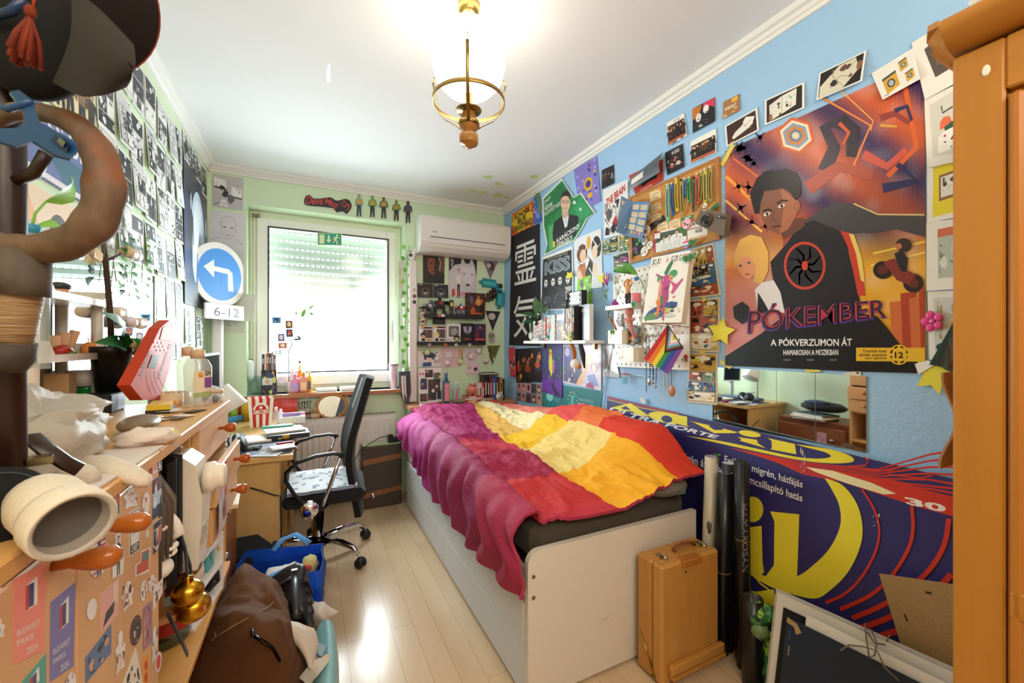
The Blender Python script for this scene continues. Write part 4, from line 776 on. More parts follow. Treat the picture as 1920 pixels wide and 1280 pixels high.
p=sheet(RW,[(1056,647),(1127.5,645),(1126.7,732),(1055.5,717)],.004,'e4dce8',kY,.006);p.poly([(.02,.05),(.4,.04),(.38,.96),(.02,.94)],'5a58a8');p.ell(.12,.18,.07,.12,'d0d0ec',14);p.poly([(.02,.5),(.4,.45),(.4,.97),(.02,.95)],'6a6a90');p.poly([(.35,.05),(.6,.04),(.58,.9),(.38,.95)],'4a5a78');p.poly([(.5,.05),(.98,.03),(.98,.96),(.55,.92)],'d8cce0');p.poly([(.62,.2),(.8,.25),(.7,.55),(.6,.75),(.5,.98),(.38,.96),(.45,.8),(.58,.6)],'f0c08c');p.ell(.84,.5,.1,.12,'b88078',14);p.ell(.83,.54,.05,.07,'f4d8c4',12);p.poly([(.66,.72),(.85,.66),(.95,.9),(.75,.98)],'8a9ad8');p.poly([(.66,.9),(.8,.86),(.85,1),(.64,.99)],'a84a7c');p.scr(.55,.05,.98,.5,['e8e0d4','c0a8d0','f4ecd8','a8a0c8'],14,5,.03,.6);p.scr(.05,.6,.4,.95,['8a4a9c','3a3458','e8e4f0'],9,6,.03,.7);solo(p,'illustrated_poster','pale lilac poster of a dancing figure under the shelf end',kQ)
p=sheet(RW,[(1018,716),(1129,733),(1126,800),(1016,775)],.003,'1f7c80',kR);p.q=quad(RW,[(1018,716),(1129,733),(1126,800),(1016,775)],.0036)
for i in range(12): a=i*.5236;p.ell(.56+.07*cos(a),.4+.24*sin(a),.008,.02,'e8d8a0',6,0)
p.text('X',(.52,.24,.6,.56),'5ad0c0',.05);p.text('EP-VÁLASZTÁS',(.66,.42,.9,.54),'f4f8f6',.03);p.text('MAGYARORSZÁGI',(.66,.28,.88,.38),'a8d0d0');p.text('JÚNIUS 9.',(.66,.58,.82,.68),'5ad0c0',.01);p.ell(.15,.42,.07,.14,'7ad8d0',14);p.text('VOLT',(.24,.42,.34,.54),'7ad8d0');solo(p,'campaign_banner','teal election banner with a starred cross behind the bed','banner')
p=sheet(RW,[(952,652),(964,650),(968,705),(957,706)],.02,'d8405a',kR,.004);p.scr(.05,.05,.95,.4,['f0eae8','e84a5a','b82a4a'],8,2,.05,.8);p.ell(.3,.55,.2,.1,'1c1820',12);p.ell(.75,.62,.2,.1,'24203a',12);p.ell(.35,.62,.12,.06,'f0c8b0',10);p.ell(.75,.7,.12,.06,'f0c8b0',10);solo(p,'illustrated_leaflet','red and pink illustrated leaflet hanging in the corner beside the banner','leaflet')
p=sheet(RW,[(969,716),(1016,719),(1018,760),(967,750)],.003,'8a9ab0',kR)
r=random.Random(12)
for i in range(5):
 for j in range(2): x0,y0=.02+.195*i,.04+.5*j;p.rect(x0,y0,x0+.18,y0+.44,r.choice(['5a4a50','8a6a5a','3a3c4c','d8a0a8','6a8a98','b89a7a']));p.ell(x0+.09,y0+.2,.05,.15,r.choice(['e8c8b0','2c2430','d87a6a','c0b8c8']),10);p.ell(x0+.09,y0+.14,.05,.08,r.choice(['1c1820','6a4a3a','4a3a6a']),8)
solo(p,'picture_sheet','sheet of small portrait pictures just above the duvet in the corner',kQ)
p=sheet(RW,[(1130.5,649),(1150,646),(1161.5,707.6),(1131,706)],.004,'d0d8d4',kY,.006);p.poly([(.3,0),(.7,0),(.9,.7),(.5,.8)],'e8d8ec');p.poly([(0,.1),(.3,.05),(.4,.8),(.05,.9)],'9ab8d0');p.scr(.05,.3,.5,.9,['c87a4a','5a9ac8','f0ece8','7a8a6a'],10,4,.03,.7);p.poly([(.05,.85),(.5,.78),(.98,.9),(.98,1),(.05,1)],'5a3a3c');solo(p,'holographic_poster','shimmering holographic poster left of the pegboard bottom',kQ)
m=M();m.tube([RW(1151,640,.008),RW(1138,720,.01),RW(1130,790,.02)],.0012,'2c2c30',kB,5);m.tube([RW(1149,645,.008),RW(1132,735,.01),RW(1118,800,.02)],.0012,'3a3a40',kB,5);solo(m,'cable','pair of thin dark cables hanging between the holographic poster and bed','cable')
# ---------------------------------------------------------------- white wall shelf with books
SX,SY0,SY1,SZ=1.553,2.11,2.94,1.318
sh=thing('wall_shelf','white floating shelf with books under the band poster','shelf',(1.63,2.52,SZ-.022))
m=M();m.bx(SX,XR-.001,SY0,SY1,SZ-.022,SZ,'f3f1ee',kT,.002);part(m,'board',sh)
m=M()
for y in (2.2,2.85): m.bx(XR-.02,XR-.002,y-.008,y+.008,SZ-.06,SZ-.02,'c9a040',kS)
part(m,'bracket',sh)
def book(x0,x1,y0,y1,z0,h,col,lab,group,spine=None,pages='efe6d4',name='book',lines=('f4f0ea',)):
 o=thing(name,lab,'book',((x0+x1)/2,(y0+y1)/2,z0),group)
 t=.0022;m=M();m.bx(x0+.004,x1-.002,y0+t,y1-t,z0+.003,z0+h-.003,pages,kA,.0005);part(m,'pages',o)
 m=M();m.bx(x0,x1,y0,y0+t,z0,z0+h,col,kR,.0004);m.bx(x0,x1,y1-t,y1,z0,z0+h,col,kR,.0004);m.bx(x0,x0+t,y0,y1,z0,z0+h,spine or col,kR,.0004)
 r=random.Random(int(y0*1e4)+int(x0*1e3));k=z0+h*.12
 while k<z0+h*.85:
  q=h*r.uniform(.05,.2);m.bx(x0-.0006,x0+.0004,y0+(y1-y0)*.25,y1-(y1-y0)*.25,k,min(k+q,z0+h*.92),r.choice(lines),kR,.0001);k+=q+h*.06
 part(m,'cover',o);return o
y=2.80
for i in range(10):
 book(1.566,1.68,y-.0125,y,SZ,.152,'eceae8','white manga volume in the uniform row on the wall shelf, %s from the clock end' % ('first second third fourth fifth sixth seventh eighth ninth tenth'.split()[i]),'white manga volumes on the wall shelf',lines=('d05a78','b83a3a','e8843a','3a3a48','d8d4d0'),name='manga_volume');y-=.013
for w,c,l,h in ((.012,'c83a3a','thin red comic after the white manga row',.17),(.012,'3a9a9c','thin teal comic after the red one on the wall shelf',.165),(.009,'2a2428','thin dark comic after the teal one on the wall shelf',.17),(.014,'d8a03a','ochre comic near the middle of the wall shelf',.17),(.012,'e07a8c','pink spined comic near the middle of the wall shelf',.175)):
 book(1.562,1.69,y-w,y,SZ,h,c,l,'comics on the wall shelf');y-=w+.001
def cover(x,y0,y1,z0,h,d,col,lab,draw,tilt=0):
 o=thing('comic_book',lab,'book',(x+d/2,(y0+y1)/2,z0));m=M();m.bx(x+.001,x+d,y0,y1,z0,z0+h,'e8e0d4',kA,.0006);part(m,'pages',o)
 p=Page([V((x,y1,z0+h)),V((x,y0,z0+h)),V((x,y0,z0)),V((x,y1,z0))],col,kY,.001);draw(p);part(p,'cover',o);return o
cover(1.57,y-.11,y-.002,SZ,.185,.02,'b8d8cc','comic with a crowded figure cover facing the room on the wall shelf',lambda p:(p.scr(.03,.03,.6,.97,['c8483a','3a6a8a','e8c8a0','7a2a3a','e8e0d8','2c2c38'],30,6,.03,.75),p.figure(.3,.1,.85,'e8c0a0','6a2a20','c84a4a','3a4a7a',0,.8),p.scr(.6,.1,.97,.97,['f0e8b0','a8e0d0','f4f0e8','e8a8a0'],12,4,.04,.7)));y-=.113
for w,c,l in ((.01,'f0d8d4','thin cream comic between the two facing covers'),(.008,'d83a4a','thin red comic between the two facing covers')): book(1.565,1.69,y-w,y,SZ,.185,c,l,'comics on the wall shelf');y-=w+.001
cover(1.568,y-.10,y-.002,SZ,.19,.014,'3c4a44','dark green comic back cover with barcode on the wall shelf',lambda p:(p.rect(.12,.06,.95,.25,'e8e4dc'),[p.rect(.2+.045*i,.09,.2+.045*i+.02*(1+i % 2),.2,'1a1a1a',0) for i in range(10)],p.scr(.05,.4,.95,.8,['e0701e','f0a03a','b83a1c','2c3a34'],22,9,.04,.8),p.rect(0,.75,1,1,'241c1c')));y-=.106
cols=['e8e4dc','3a4a6a','2a2c30','d8cfc0','b89a7a','c8b8a0','6a7a8a','e0d8cc','e8c83a','1e1e22','2c2a2c']
for i,c in enumerate(cols):
 book(1.56,1.70,y-.011,y,SZ,.215 if i<8 else .225,c,'tall %s volume in the standing row beside the black book, %s of the row' % ({'e8e4dc':'cream','3a4a6a':'navy','2a2c30':'charcoal','d8cfc0':'ivory','b89a7a':'tan','c8b8a0':'sand','6a7a8a':'slate','e0d8cc':'off-white','e8c83a':'yellow','1e1e22':'black','2c2a2c':'dark grey'}[c],'first second third fourth fifth sixth seventh eighth ninth tenth last'.split()[i]),'tall volumes on the wall shelf',lines=('f4f0ea','1a1a1e','c8483a'));y-=.0115
cover(1.60,2.125,y-.002,SZ,.232,.03,'17161a','big black book with small grey text facing the room on the wall shelf',lambda p:(p.text('DEATH',(.2,.12,.8,.2),'c8b8a8',.01),p.text('NOTE',(.4,.215,.62,.245),'8a8078'),[p.rect(.2,.34+.045*i,.8-.05*(i % 3),.355+.045*i,'4a4850',0) for i in range(7)]))
# ornaments on the wall shelf
o=thing('alarm_clock','small white round alarm clock at the left end of the wall shelf','clock',(1.60,2.865,SZ));m=M();cc=V((1.60,2.865,SZ+.042));m.lathe([(.026,0),(.032,.004),(.032,.022),(.026,.026)],cc,'e6e8dc',kP,20,(-1,.0,0));m.box((1.61,2.865,SZ+.006),(.03,.05,.012),'e6e8dc',kP);part(m,'case',o)
m=M();m.lathe([(.0235,.0262),(.0235,.0272),(0,.0274)],cc,'f4f4ee',kR,18,(-1,0,0));m.box(cc+V((-.028,0,.008)),(.0008,.0015,.015),'2a2a2a');m.box(cc+V((-.028,-.005,0)),(.0008,.012,.0015),'2a2a2a');part(m,'dial',o)
o=thing('potted_fig','small fiddle-leaf plant in a white pot on the wall shelf end','plant',(1.63,2.83,SZ));m=M();m.lathe([(.022,0),(.03,.07),(.026,.07),(.02,.06),(0,.06)],(1.66,2.87,SZ),'e8e6e0',kG,18);part(m,'pot',o)
m=M();b=V((1.66,2.87,SZ+.06));m.tube([b,b+V((0,.005,.09)),b+V((-.01,0,.16))],.003,'5a4a34',kT,6);part(m,'stem',o)
for i,(t,w) in enumerate(((Y(1015,560,2.84),.07),(Y(980,605,2.87),.075),(Y(1031,572,2.8),.06),(Y(975,588,2.85),.06),(Y(995,625,2.82),.055),(Y(1003,555,2.86),.065))):
 m=M();m.leaf(b+V((-.01,0,.07+.014*i)),t,w,['4f7a54','3f6a48','5c8a5c','466f4c','3c6444','557f58'][i],(-.5,-.6,.6),.12);part(m,kF,o)
o=thing('sitting_figurine','little dark suited figurine sitting on top of the white manga row',kI,(1.575,2.735,SZ+.152));cc=V((1.58,2.735,SZ+.153))
m=M();m.box(cc+V((0,0,.022)),(.016,.022,.036),'1c1e24',kP); 
for s in (-1,1): m.tube([cc+V((0,.006*s,.008)),cc+V((-.022,.007*s,.008)),cc+V((-.024,.007*s,-.03)),cc+V((-.03,.007*s,-.034))],.005,'23252c',kP,8)
for s in (-1,1): m.tube([cc+V((0,.011*s,.036)),cc+V((-.01,.016*s,.02)),cc+V((-.018,.008*s,.014))],.0036,'1c1e24',kP,8)
part(m,kO,o);m=M();m.ball(cc+V((-.002,0,.052)),.011,'eac8ae',kP,12,8);m.ball(cc+V((.001,0,.057)),.0115,'16161a',kP,12,8);part(m,'head',o)
m=M();m.ball((1.58,2.81,SZ+.012),(.008,.009,.012),'1f8a4c',kP);m.ball((1.578,2.81,SZ+.03),(.007,.008,.008),'1f8a4c',kP);solo(m,'green_figurine','tiny green figurine in front of the clock on the wall shelf',kI)
m=M();c=V((1.56,2.695,SZ));m.ball(c+V((0,0,.016)),(.01,.014,.016),'9fc4d4',kP);m.ball(c+V((0,0,.036)),(.01,.013,.011),'a8ccdc',kP);[m.ball(c+V((0,s*.009,.046)),.004,'9fc4d4',kP,8,6) for s in (-1,1)];solo(m,'bear_figurine','pale blue bear figurine in front of the white manga row',kI)
m=M();c=V((1.565,2.585,SZ));m.ball(c+V((0,0,.012)),(.01,.016,.012),'e8dcd8',kP);m.ball(c+V((0,0,.03)),(.014,.02,.01),'4aa8a0',kP);solo(m,'mushroom_figurine','tiny teal capped figurine before the facing comic cover',kI)
m=M();c=V((1.60,2.72,SZ+.153));m.prism([c+V((0,.016,0)),c+V((0,-.008,0)),c+V((0,-.01,.05)),c+V((0,.0,.062)),c+V((0,.012,.05))],(.012,0,0),'a8bcd8',kP);solo(m,'crystal_ornament','pale blue pointed ornament standing on top of the books','ornament')
o=thing('dinosaur_lamp','cream plastic dinosaur night light on the wall shelf','night light',(1.565,2.37,SZ));c=V((1.575,2.36,SZ));m=M();m.ball(c+V((0,0,.04)),(.026,.036,.042),'ece2c6',kP,18,12);m.ball(c+V((0,.016,.09)),(.02,.03,.026),'ece2c6',kP,16,10);m.tube([c+V((0,-.02,.03)),c+V((0,-.05,.014)),c+V((0,-.07,.012))],[.024,.014,.004],'e8dcbe',kP,10)
for s in (-1,1): m.ball(c+V((-.014*1,.012+.012*s,.008)),(.014,.012,.009),'ece2c6',kP,10,6)
m.tube([c+V((-.02,.02,.05)),c+V((-.03,.03,.044))],.006,'ece2c6',kP,8);part(m,kO,o)
m=M()
for i in range(6): t=i/5;m.ball(c+V((0,.0-.04*t,.112-.07*t)),(.004,.009,.011),'f0e6cc',kP,8,6)
part(m,'back_spikes',o);m=M();[m.ball(c+V((-.0175,.022+.0*s,.098)),.003,'2a2420',kG,8,6) for s in (1,)];part(m,'eye',o)
m=M();c=V((1.555,2.27,SZ));m.ball(c+V((0,0,.005)),(.014,.02,.016),'c3cf7a',kP);m.ball(c+V((0,.004,.03)),(.013,.016,.015),'c9d68a',kP);m.ball(c+V((-.004,-.01,.05)),(.005,.005,.012),'c9d68a',kP,8,6);m.ball(c+V((-.004,.012,.05)),(.005,.005,.012),'c9d68a',kP,8,6);solo(m,'rabbit_figurine','pale green rabbit figurine at the shelf edge below the black book',kI)
m=M();m.prism([RW(u,v,.1) for u,v in ((1080,576),(1091,568),(1093,600),(1082,607))],(.012,0,0),'2a2624',kP) if 0 else None
zb=SZ+.232
o=thing('lightbox','small black lightbox with three white letter rows above the black book','lightbox',(1.63,2.28,zb));m=M();m.bx(1.6,1.645,2.21,2.345,zb-.0005,zb+.1,'1c1b1e',kP,.003);part(m,'case',o)
p=Page([V((1.5985,2.338,zb+.092)),V((1.5985,2.238,zb+.095)),V((1.5985,2.238,zb+.012)),V((1.5985,2.338,zb+.012))],'e9eef2',kP,.001);p.rect(0,.32,1,.35,'2a2a2c');p.rect(0,.65,1,.68,'2a2a2c')
for t,y in (('TEDDY',.08),('YOUNG',.41),('GARCIA',.74)): p.text('A L' if 0 else t[:1]+' '+t[1:3]+' '+t[3:],(.12,y,.88,y+.17),'3a4048')
part(p,'letter_screen',o);m=M()
for i in range(3):
 for y in (2.343,2.226): m.ball((1.5985,y,zb+.02+.032*i),.005,'f4e8d4','lamp_dim',8,6)
part(m,'bulb',o)
o=thing('standing_figurine','grey and black standing figurine left of the lightbox',kI,(1.62,2.41,SZ+.225));c=V((1.62,2.41,SZ+.2255));m=M()
for s in (-1,1): m.tube([c+V((0,.008*s,0)),c+V((0,.009*s,.03)),c+V((0,.006*s,.06))],[.006,.006,.007],'1c1c20',kP,8);m.tube([c+V((0,.012*s,.092)),c+V((-.004,.022*s,.075)),c+V((-.01,.02*s,.058))],.005,'2c2c32',kP,8)
m.box(c+V((0,0,.078)),(.018,.028,.04),'3a3c42',kP);part(m,kO,o);m=M();m.ball(c+V((0,0,.112)),.013,'b8b4b0',kP,10,8);part(m,'head',o)
# plush tail hanging under the shelf
o=thing('plush_animal','white and brown plush animal dangling by its tail under the shelf','plush toy',RW(1080,690,.12));m=M();m.tube([X(1068,641,1.58),X(1074,650,1.58),X(1077,662,1.58),X(1077,676,1.58)],[.008,.014,.015,.012],'b8702c',kU,10);part(m,'tail',o)
m=M();m.ball(X(1079,682,1.58),(.03,.044,.034),'ece4dc',kU,18,12,None,.05,3,1);m.ball(X(1086,687,1.575),.016,'c8823a',kU,10,8);part(m,kO,o);m=M();q=X(1077,693,1.562);m.box(q,(.001,.012,.03),'f0ede8',kC);part(m,'care_label',o)
m=M();m.tube([X(1087,641,1.6),X(1093,665,1.6),X(1096,690,1.6)],[.02,.026,.008],'17171b',kC,10,flat=.4);solo(m,'black_cloth','black cloth strip hanging under the shelf beside the plush tail',kC)
# ---------------------------------------------------------------- pegboard
G=lambda pts: [(1120+x/7.11,440+y/7.11) for x,y in pts];G2=lambda pts: [(1120+x/7.11,600+y/7.11) for x,y in pts]
pbq=[(1149.5,516),(1293,474),(1292.5,694),(1153,687)];PO=.03
pb=thing('pegboard','white slotted pegboard with hooks and containers on the blue wall','pegboard',RW(1222,690,.02))
qq=quad(RW,pbq,PO);pgb=Page(qq,'efe9df',kP,.005)
nr=17
for j in range(nr):
 for i in range(13):
  x,y=.04+.92*(i+.5*(j % 2))/13,.03+.94*j/(nr-1);pgb.lay=1;pgb.add([bil(qq,x+dx,y+dy)+pgb.n*LAY*2 for dx,dy in ((-.006,-.011),(.006,-.011),(.006,.011),(-.006,.011))],[[0,1,2,3]],'4a4640',kH)
part(pgb,'slotted_panel',pb)
m=M();m.bx(XR-PO,XR-.001,qq[0].y-.03,qq[0].y-.01,qq[0].z-.06,qq[0].z-.04,'d8d2c8',kP);m.bx(XR-PO,XR-.001,qq[2].y+.01,qq[2].y+.03,qq[2].z+.04,qq[2].z+.06,'d8d2c8',kP);part(m,'spacer',pb)
zs=RW(1134,575,.12).z;ys0,ys1=RW(1208,566,.03).y-.09,RW(1135,576,.14).y
lx=X(1134,578,1.58);m=M();m.bx(1.585,XR-PO-.001,1.72,lx.y,lx.z-.012,lx.z+.004,'f2eee6',kP,.002);m.bx(1.583,1.588,1.72,lx.y,lx.z-.012,lx.z+.012,'f4f0e8',kP,.001);part(m,'ledge',pb,'white ledge across the upper left');LZ=lx.z+.004;LYY=lx.y
def contain(q1,q2,lab,col='e4dac8'):
 o=thing('pegboard_cup',lab,'container',RW(*q2[3],PO));a=[RW(u,v,PO+.07) for u,v in q1];zt_,zb_=max(p.z for p in a),min(p.z for p in a);y0,y1=min(p.y for p in a),max(p.y for p in a)
 m=M();x0,x1=XR-PO-.062,XR-PO-.001;ol=[(x1,y0),(x0+.02,y0),(x0,y0+.02),(x0,y1-.02),(x0+.02,y1),(x1,y1)];n=len(ol)
 m.add([V((x,y,z)) for z in (zb_,zt_) for x,y in ol],[[i,(i+1) % n,n+(i+1) % n,n+i] for i in range(n)]+[list(range(n))],col,kP);ik=.88;cx_,cy_=(x0+x1)/2,(y0+y1)/2
 il=[(cx_+(x-cx_)*ik,cy_+(y-cy_)*ik) for x,y in ol];m.add([V((x,y,z)) for z in (zb_+.004,zt_) for x,y in il],[[i,n+i,n+(i+1) % n,(i+1) % n] for i in range(n)]+[list(range(n))],'b8ae9c',kP);m.add([V((x,y,zt_)) for x,y in ol+il],[[i,(i+1) % n,n+(i+1) % n,n+i] for i in range(n)],col,kP);part(m,'shell',o)
 pp=Page([V((x0-.0008,y1-.02,zt_-.004)),V((x0-.0008,y1-.05,zt_-.004)),V((x0-.0008,y1-.05,zb_+.006)),V((x0-.0008,y1-.02,zb_+.006))],'f4f0ea',kR,.0005);pp.scr(.1,.1,.9,.9,['2a2a2c','8ac0a8','6a6a70'],8,int(y0*999),.05,.5);part(pp,'sticker',o)
 return o,V(((x0+x1)/2,(y0+y1)/2,zt_))
cu,ct=contain(G2([(100,140),(345,140),(345,315),(100,315)]),G2([(100,140),(345,140),(345,315),(100,315)]),'beige pegboard cup holding paintbrushes, upper of the two')
cu2,ct2=contain(G2([(250,365),(500,365),(500,540),(250,540)]),G2([(250,365),(500,365),(500,540),(250,540)]),'beige pegboard cup, lower of the two')
for i,(dy,dz,c,lb) in enumerate(((.10,.10,'b8562c','orange handled paintbrush, lowest in the upper pegboard cup'),(.09,.12,'8a4a2a','brown handled paintbrush in the middle of the upper pegboard cup'),(.07,.13,'c8783a','tan handled paintbrush, steepest in the upper pegboard cup'))):
 o=thing('paintbrush',lb,'paintbrush',ct,'paintbrushes in the pegboard cup');a=ct+V((0,.0,-.03));e=ct+V((-.01*i,dy,dz));m=M();m.tube([a,a.lerp(e,.4),a.lerp(e,.7)],[.0035,.004,.003],c,kG,8);part(m,'handle',o);m=M();m.tube([a.lerp(e,.7),a.lerp(e,.88)],.003,'b8b4ac',kM,8);part(m,'ferrule',o);m=M();m.tube([a.lerp(e,.88),e],[.003,.0008],'2a2420',kU,8);part(m,'bristles',o)
m=M();c=ct+V((-.03,.02,-.008)); 
for k in range(5): a=k*1.25;m.leaf(c,c+V((-.005,.02*cos(a),.02*sin(a))),.016,'3f8a3c',(-1,0,0))
solo(m,'plastic_leaf','green artificial leaf on the rim of the upper pegboard cup',kF)
# ledge things
def toy(base,h,skin,top,pants,hair,name,lab,arms=1):
 o=thing(name,lab,kI,base);b=V(base)+V((0,0,.0004));m=M();k=h
 for s in (-1,1): m.tube([b+V((0,s*.07*k,0)),b+V((0,s*.08*k,.2*k)),b+V((0,s*.06*k,.46*k))],[.05*k,.05*k,.07*k],skin if pants is None else pants,kP,8)
 m.ball(b+V((-.03*k,.07*k,.02*k)),(.07*k,.045*k,.03*k),skin,kP,8,6);m.ball(b+V((-.03*k,-.07*k,.02*k)),(.07*k,.045*k,.03*k),skin,kP,8,6);part(m,'legs',o)
 m=M();m.tube([b+V((0,0,.44*k)),b+V((0,0,.58*k)),b+V((0,0,.74*k)),b+V((0,0,.8*k))],[.1*k,.085*k,.12*k,.05*k],top,kP,10)
 for s in (-1,1): m.tube([b+V((0,s*.13*k,.74*k)),b+V((-.02*k,s*.2*k,.6*k)),b+V((-.08*k,s*.16*k,.48*k))] if arms else [b+V((0,s*.13*k,.74*k)),b+V((0,s*.22*k,.84*k)),b+V((0,s*.14*k,.96*k))],[.045*k,.04*k,.03*k],skin,kP,8)
 part(m,'torso',o);m=M();m.ball(b+V((-.01*k,0,.89*k)),(.075*k,.07*k,.09*k),skin,kP,10,8);part(m,'head',o);m=M();m.ball(b+V((.012*k,0,.925*k)),(.085*k,.085*k,.085*k),hair,kP,10,8,None,.2,3,2);part(m,'hair',o);return o
toy((1.615,LYY-.16,LZ),.15,'e0a06a','e0a06a','2c2c30','e07a2c','standing_figurine','bare chested figurine in dark shorts on the pegboard ledge',0)
m=M();c=V((1.61,LYY-.055,LZ));m.lathe([(.01,0),(.022,.008),(.022,.022),(.012,.034),(.007,.038),(.009,.044),(0,.046)],c,'9c3a94',kG,18);solo(m,'perfume_bottle','small round purple bottle at the left end of the pegboard ledge','bottle')
o=thing('water_bottle','clear bottle with pink label and blue cap on the pegboard ledge','bottle',(1.61,LYY-.225,LZ));c=V((1.615,LYY-.225,LZ));m=M();m.lathe([(.0,0),(.024,.0),(.026,.006),(.026,.08),(.021,.105),(.01,.125),(.01,.135),(0,.136)],c,'f4f8f8',kL,18);part(m,kO,o);m=M();m.lathe([(.0265,.012),(.0265,.062),(.0262,.063),(.0262,.011),(.0265,.012)],c,'ea7f8c',kR,18);part(m,'label',o);m=M();m.cyl(c+V((0,0,.134)),c+V((0,0,.152)),.013,'3a78d0',kP);part(m,'cap',o)
o=thing('potted_cutting','plant cutting in a cream pot on the pegboard ledge','plant',(1.62,LYY-.30,LZ));c=V((1.62,LYY-.305,LZ));m=M();m.lathe([(.022,0),(.026,.05),(.022,.05),(.018,.04),(0,.04)],c,'e6dcc4',kG,18);part(m,'pot',o)
m=M();m.tube([c+V((0,0,.04)),c+V((0,.04,.11)),c+V((-.0,.08,.17))],.002,'7a8a4a',kF,6);m.tube([c+V((0,0,.04)),c+V((0,.03,.1)),c+V((0,.055,.15))],.002,'a8b84a',kF,6);part(m,'stem',o)
for t in ((1150,500+6),(1163,500),(1175,501),(1167,492),(1152,511)):
 m=M();m.leaf(c+V((0,.075,.165)),X(t[0],t[1],1.6),.035,'5a9a3c',(-.8,0,.5));part(m,kF,o)
o=thing('gift_bag','clear bag with pink and brown pattern behind the cutting','bag',(1.65,LYY-.36,LZ));m=M();c=V((1.645,LYY-.36,LZ+.001));m.ball(c+V((0,0,.07)),(.02,.04,.07),'e8d8dc',kL,14,10,None,.15,3,3);part(m,'film',o);m=M();m.ball(c+V((.005,.01,.05)),(.012,.028,.05),'8a5a5c',kR,12,8,None,.25,4,6);part(m,'contents',o)
m=M();q=RW(1190,570,.13)
for k in range(5): a=k*1.25+.4;m.leaf(q,q+V((-.004,.026*cos(a),.026*sin(a))),.02,'2f7a3a',(-1,0,0))
solo(m,'plastic_leaf','green artificial ivy leaf on the front of the pegboard ledge',kF)
m=M();c=RW(1169,498,.04);m.tube([c+V((0,.04*cos(t),.03*sin(t)+.02)) for t in [k*.35 for k in range(10)]],.0035,'c83aa0',kP,8);m.tube([c+V((0,.03-.02*k,.045-.02*(k % 2))) for k in range(4)],.003,'c83aa0',kP,8);solo(m,'neon_hook','magenta bent wire loop above the pegboard ledge','ornament')
m=M();c=RW(1139,535,.06); 
for k in range(7): a=k*.9;m.tube([c,c+V((-.01,.02*cos(a),.03+.012*sin(a))),c+V((-.012,.03*cos(a),.06+.02*sin(a)))],.003,'b8389a',kP,6)
for k in range(5): m.leaf(c+V((0,0,-.09)),c+V((-.01,.03-.015*k,-.01)),.01,'3a6a3a',(-1,0,0))
solo(m,'orchid','magenta flower sprig with narrow leaves behind the lightbox','plant')
star(1130,522,11,.03,.1,'yellow paper star between the two posters and the pegboard ledge');star(1068,516,8,.03,.6,'small pale yellow paper star over the band poster edge')
# art book on the pegboard
bq=[X(u,v,x) for (u,v),x in zip(G([(722,305),(1240,205),(1118,1168),(592,1172)]),(1.60,1.60,1.53,1.53))]
ab=thing('art_book','large cream art book with colourful title leaning on pegboard hooks','book',(bq[2]+bq[3])/2)
n=(bq[1]-bq[0]).cross(bq[3]-bq[0]).normalized();n=n if n.x>0 else -n
m=M();m.prism([q+n*.0035 for q in bq],n*.03,'e0d4be',kA);part(m,'pages',ab)
p=Page(bq,'f3ece2',kR,.003);ttl='JOJO A-GO!GO!';xs=[.03,.1,.17,.235,.31,.42,.475,.55,.635,.7,.755,.84,.91];cl=['3a4a48','2f5a4a','2c6a6a','e8892c',None,'e0707a','8a4a8a','5a4a6a','3a4444','d8405a','3a8a6a','8a6a3a','d84a6a']
for t,x,c in zip(ttl,xs,cl):
 if c: p.text(t,(x,.035 if t!='-' else .075,x+(.06 if t not in '!-' else .025),.125 if t!='-' else .088),c,.02)
p.text('ILLUSTRATIONS',(.03,.14,.26,.152),'5a5450')
p.poly([(.04,.93),(.15,.83),(.4,.75),(.7,.7),(.86,.72),(.85,.78),(.65,.87),(.4,.95),(.1,.97)],'35508f');p.poly([(.04,.93),(.2,.86),(.5,.9),(.3,.96),(.08,.97)],'5a8a4a');p.poly([(.55,.84),(.75,.78),(.8,.8),(.6,.9)],'c0d86a');p.scr(.1,.76,.84,.94,['2c3a6a','c8b04a','4a7a5a','d8604a'],18,3,.012,.4)
p.poly([(.42,.28),(.5,.16),(.58,.1),(.62,.13),(.56,.23),(.5,.33)],'3f7a52');p.poly([(.36,.34),(.5,.3),(.64,.34),(.6,.46),(.58,.56),(.42,.56),(.4,.44)],'c24a86');p.poly([(.2,.28),(.24,.27),(.4,.33),(.4,.38),(.3,.35)],'c24a86');p.poly([(.6,.4),(.78,.46),(.9,.38),(.92,.41),(.8,.52),(.72,.6),(.66,.58),(.7,.5)],'d0568c');p.ell(.66,.3,.1,.055,'4a9a5a',14);p.ell(.62,.36,.045,.04,'e8a070',12);p.ell(.33,.36,.07,.05,'4a9a5a',12);p.ell(.35,.4,.04,.035,'eba880',12)
p.poly([(.34,.44),(.42,.44),(.42,.56),(.4,.7),(.34,.7),(.34,.56)],'e8986a');p.poly([(.3,.68),(.42,.66),(.45,.8),(.42,.88),(.37,.88),(.36,.76)],'e5762c');p.poly([(.44,.54),(.6,.54),(.62,.66),(.56,.8),(.58,.96),(.54,.97),(.52,.8),(.5,.66),(.46,.62)],'b8427a');p.poly([(.42,.6),(.5,.64),(.5,.74),(.43,.72)],'3f7a4a');p.scr(.36,.32,.64,.6,['8a2a60','e07ab0','2c2c40'],10,8,.015,.5);p.poly([(.72,.64),(.78,.62),(.79,.64),(.73,.66)],'d8744a');p.scr(.8,.78,.94,.86,['c84a3a','e0a04a','8a3a3a'],7,4,.02,.8);p.ell(.7,.9,.14,.03,'d0cac0',16,1)
part(p,'front_cover',ab)
hk=thing('wire_easel','brass wire hooks under the art book on the pegboard','hook',bq[3]+V((0,0,-.02)))
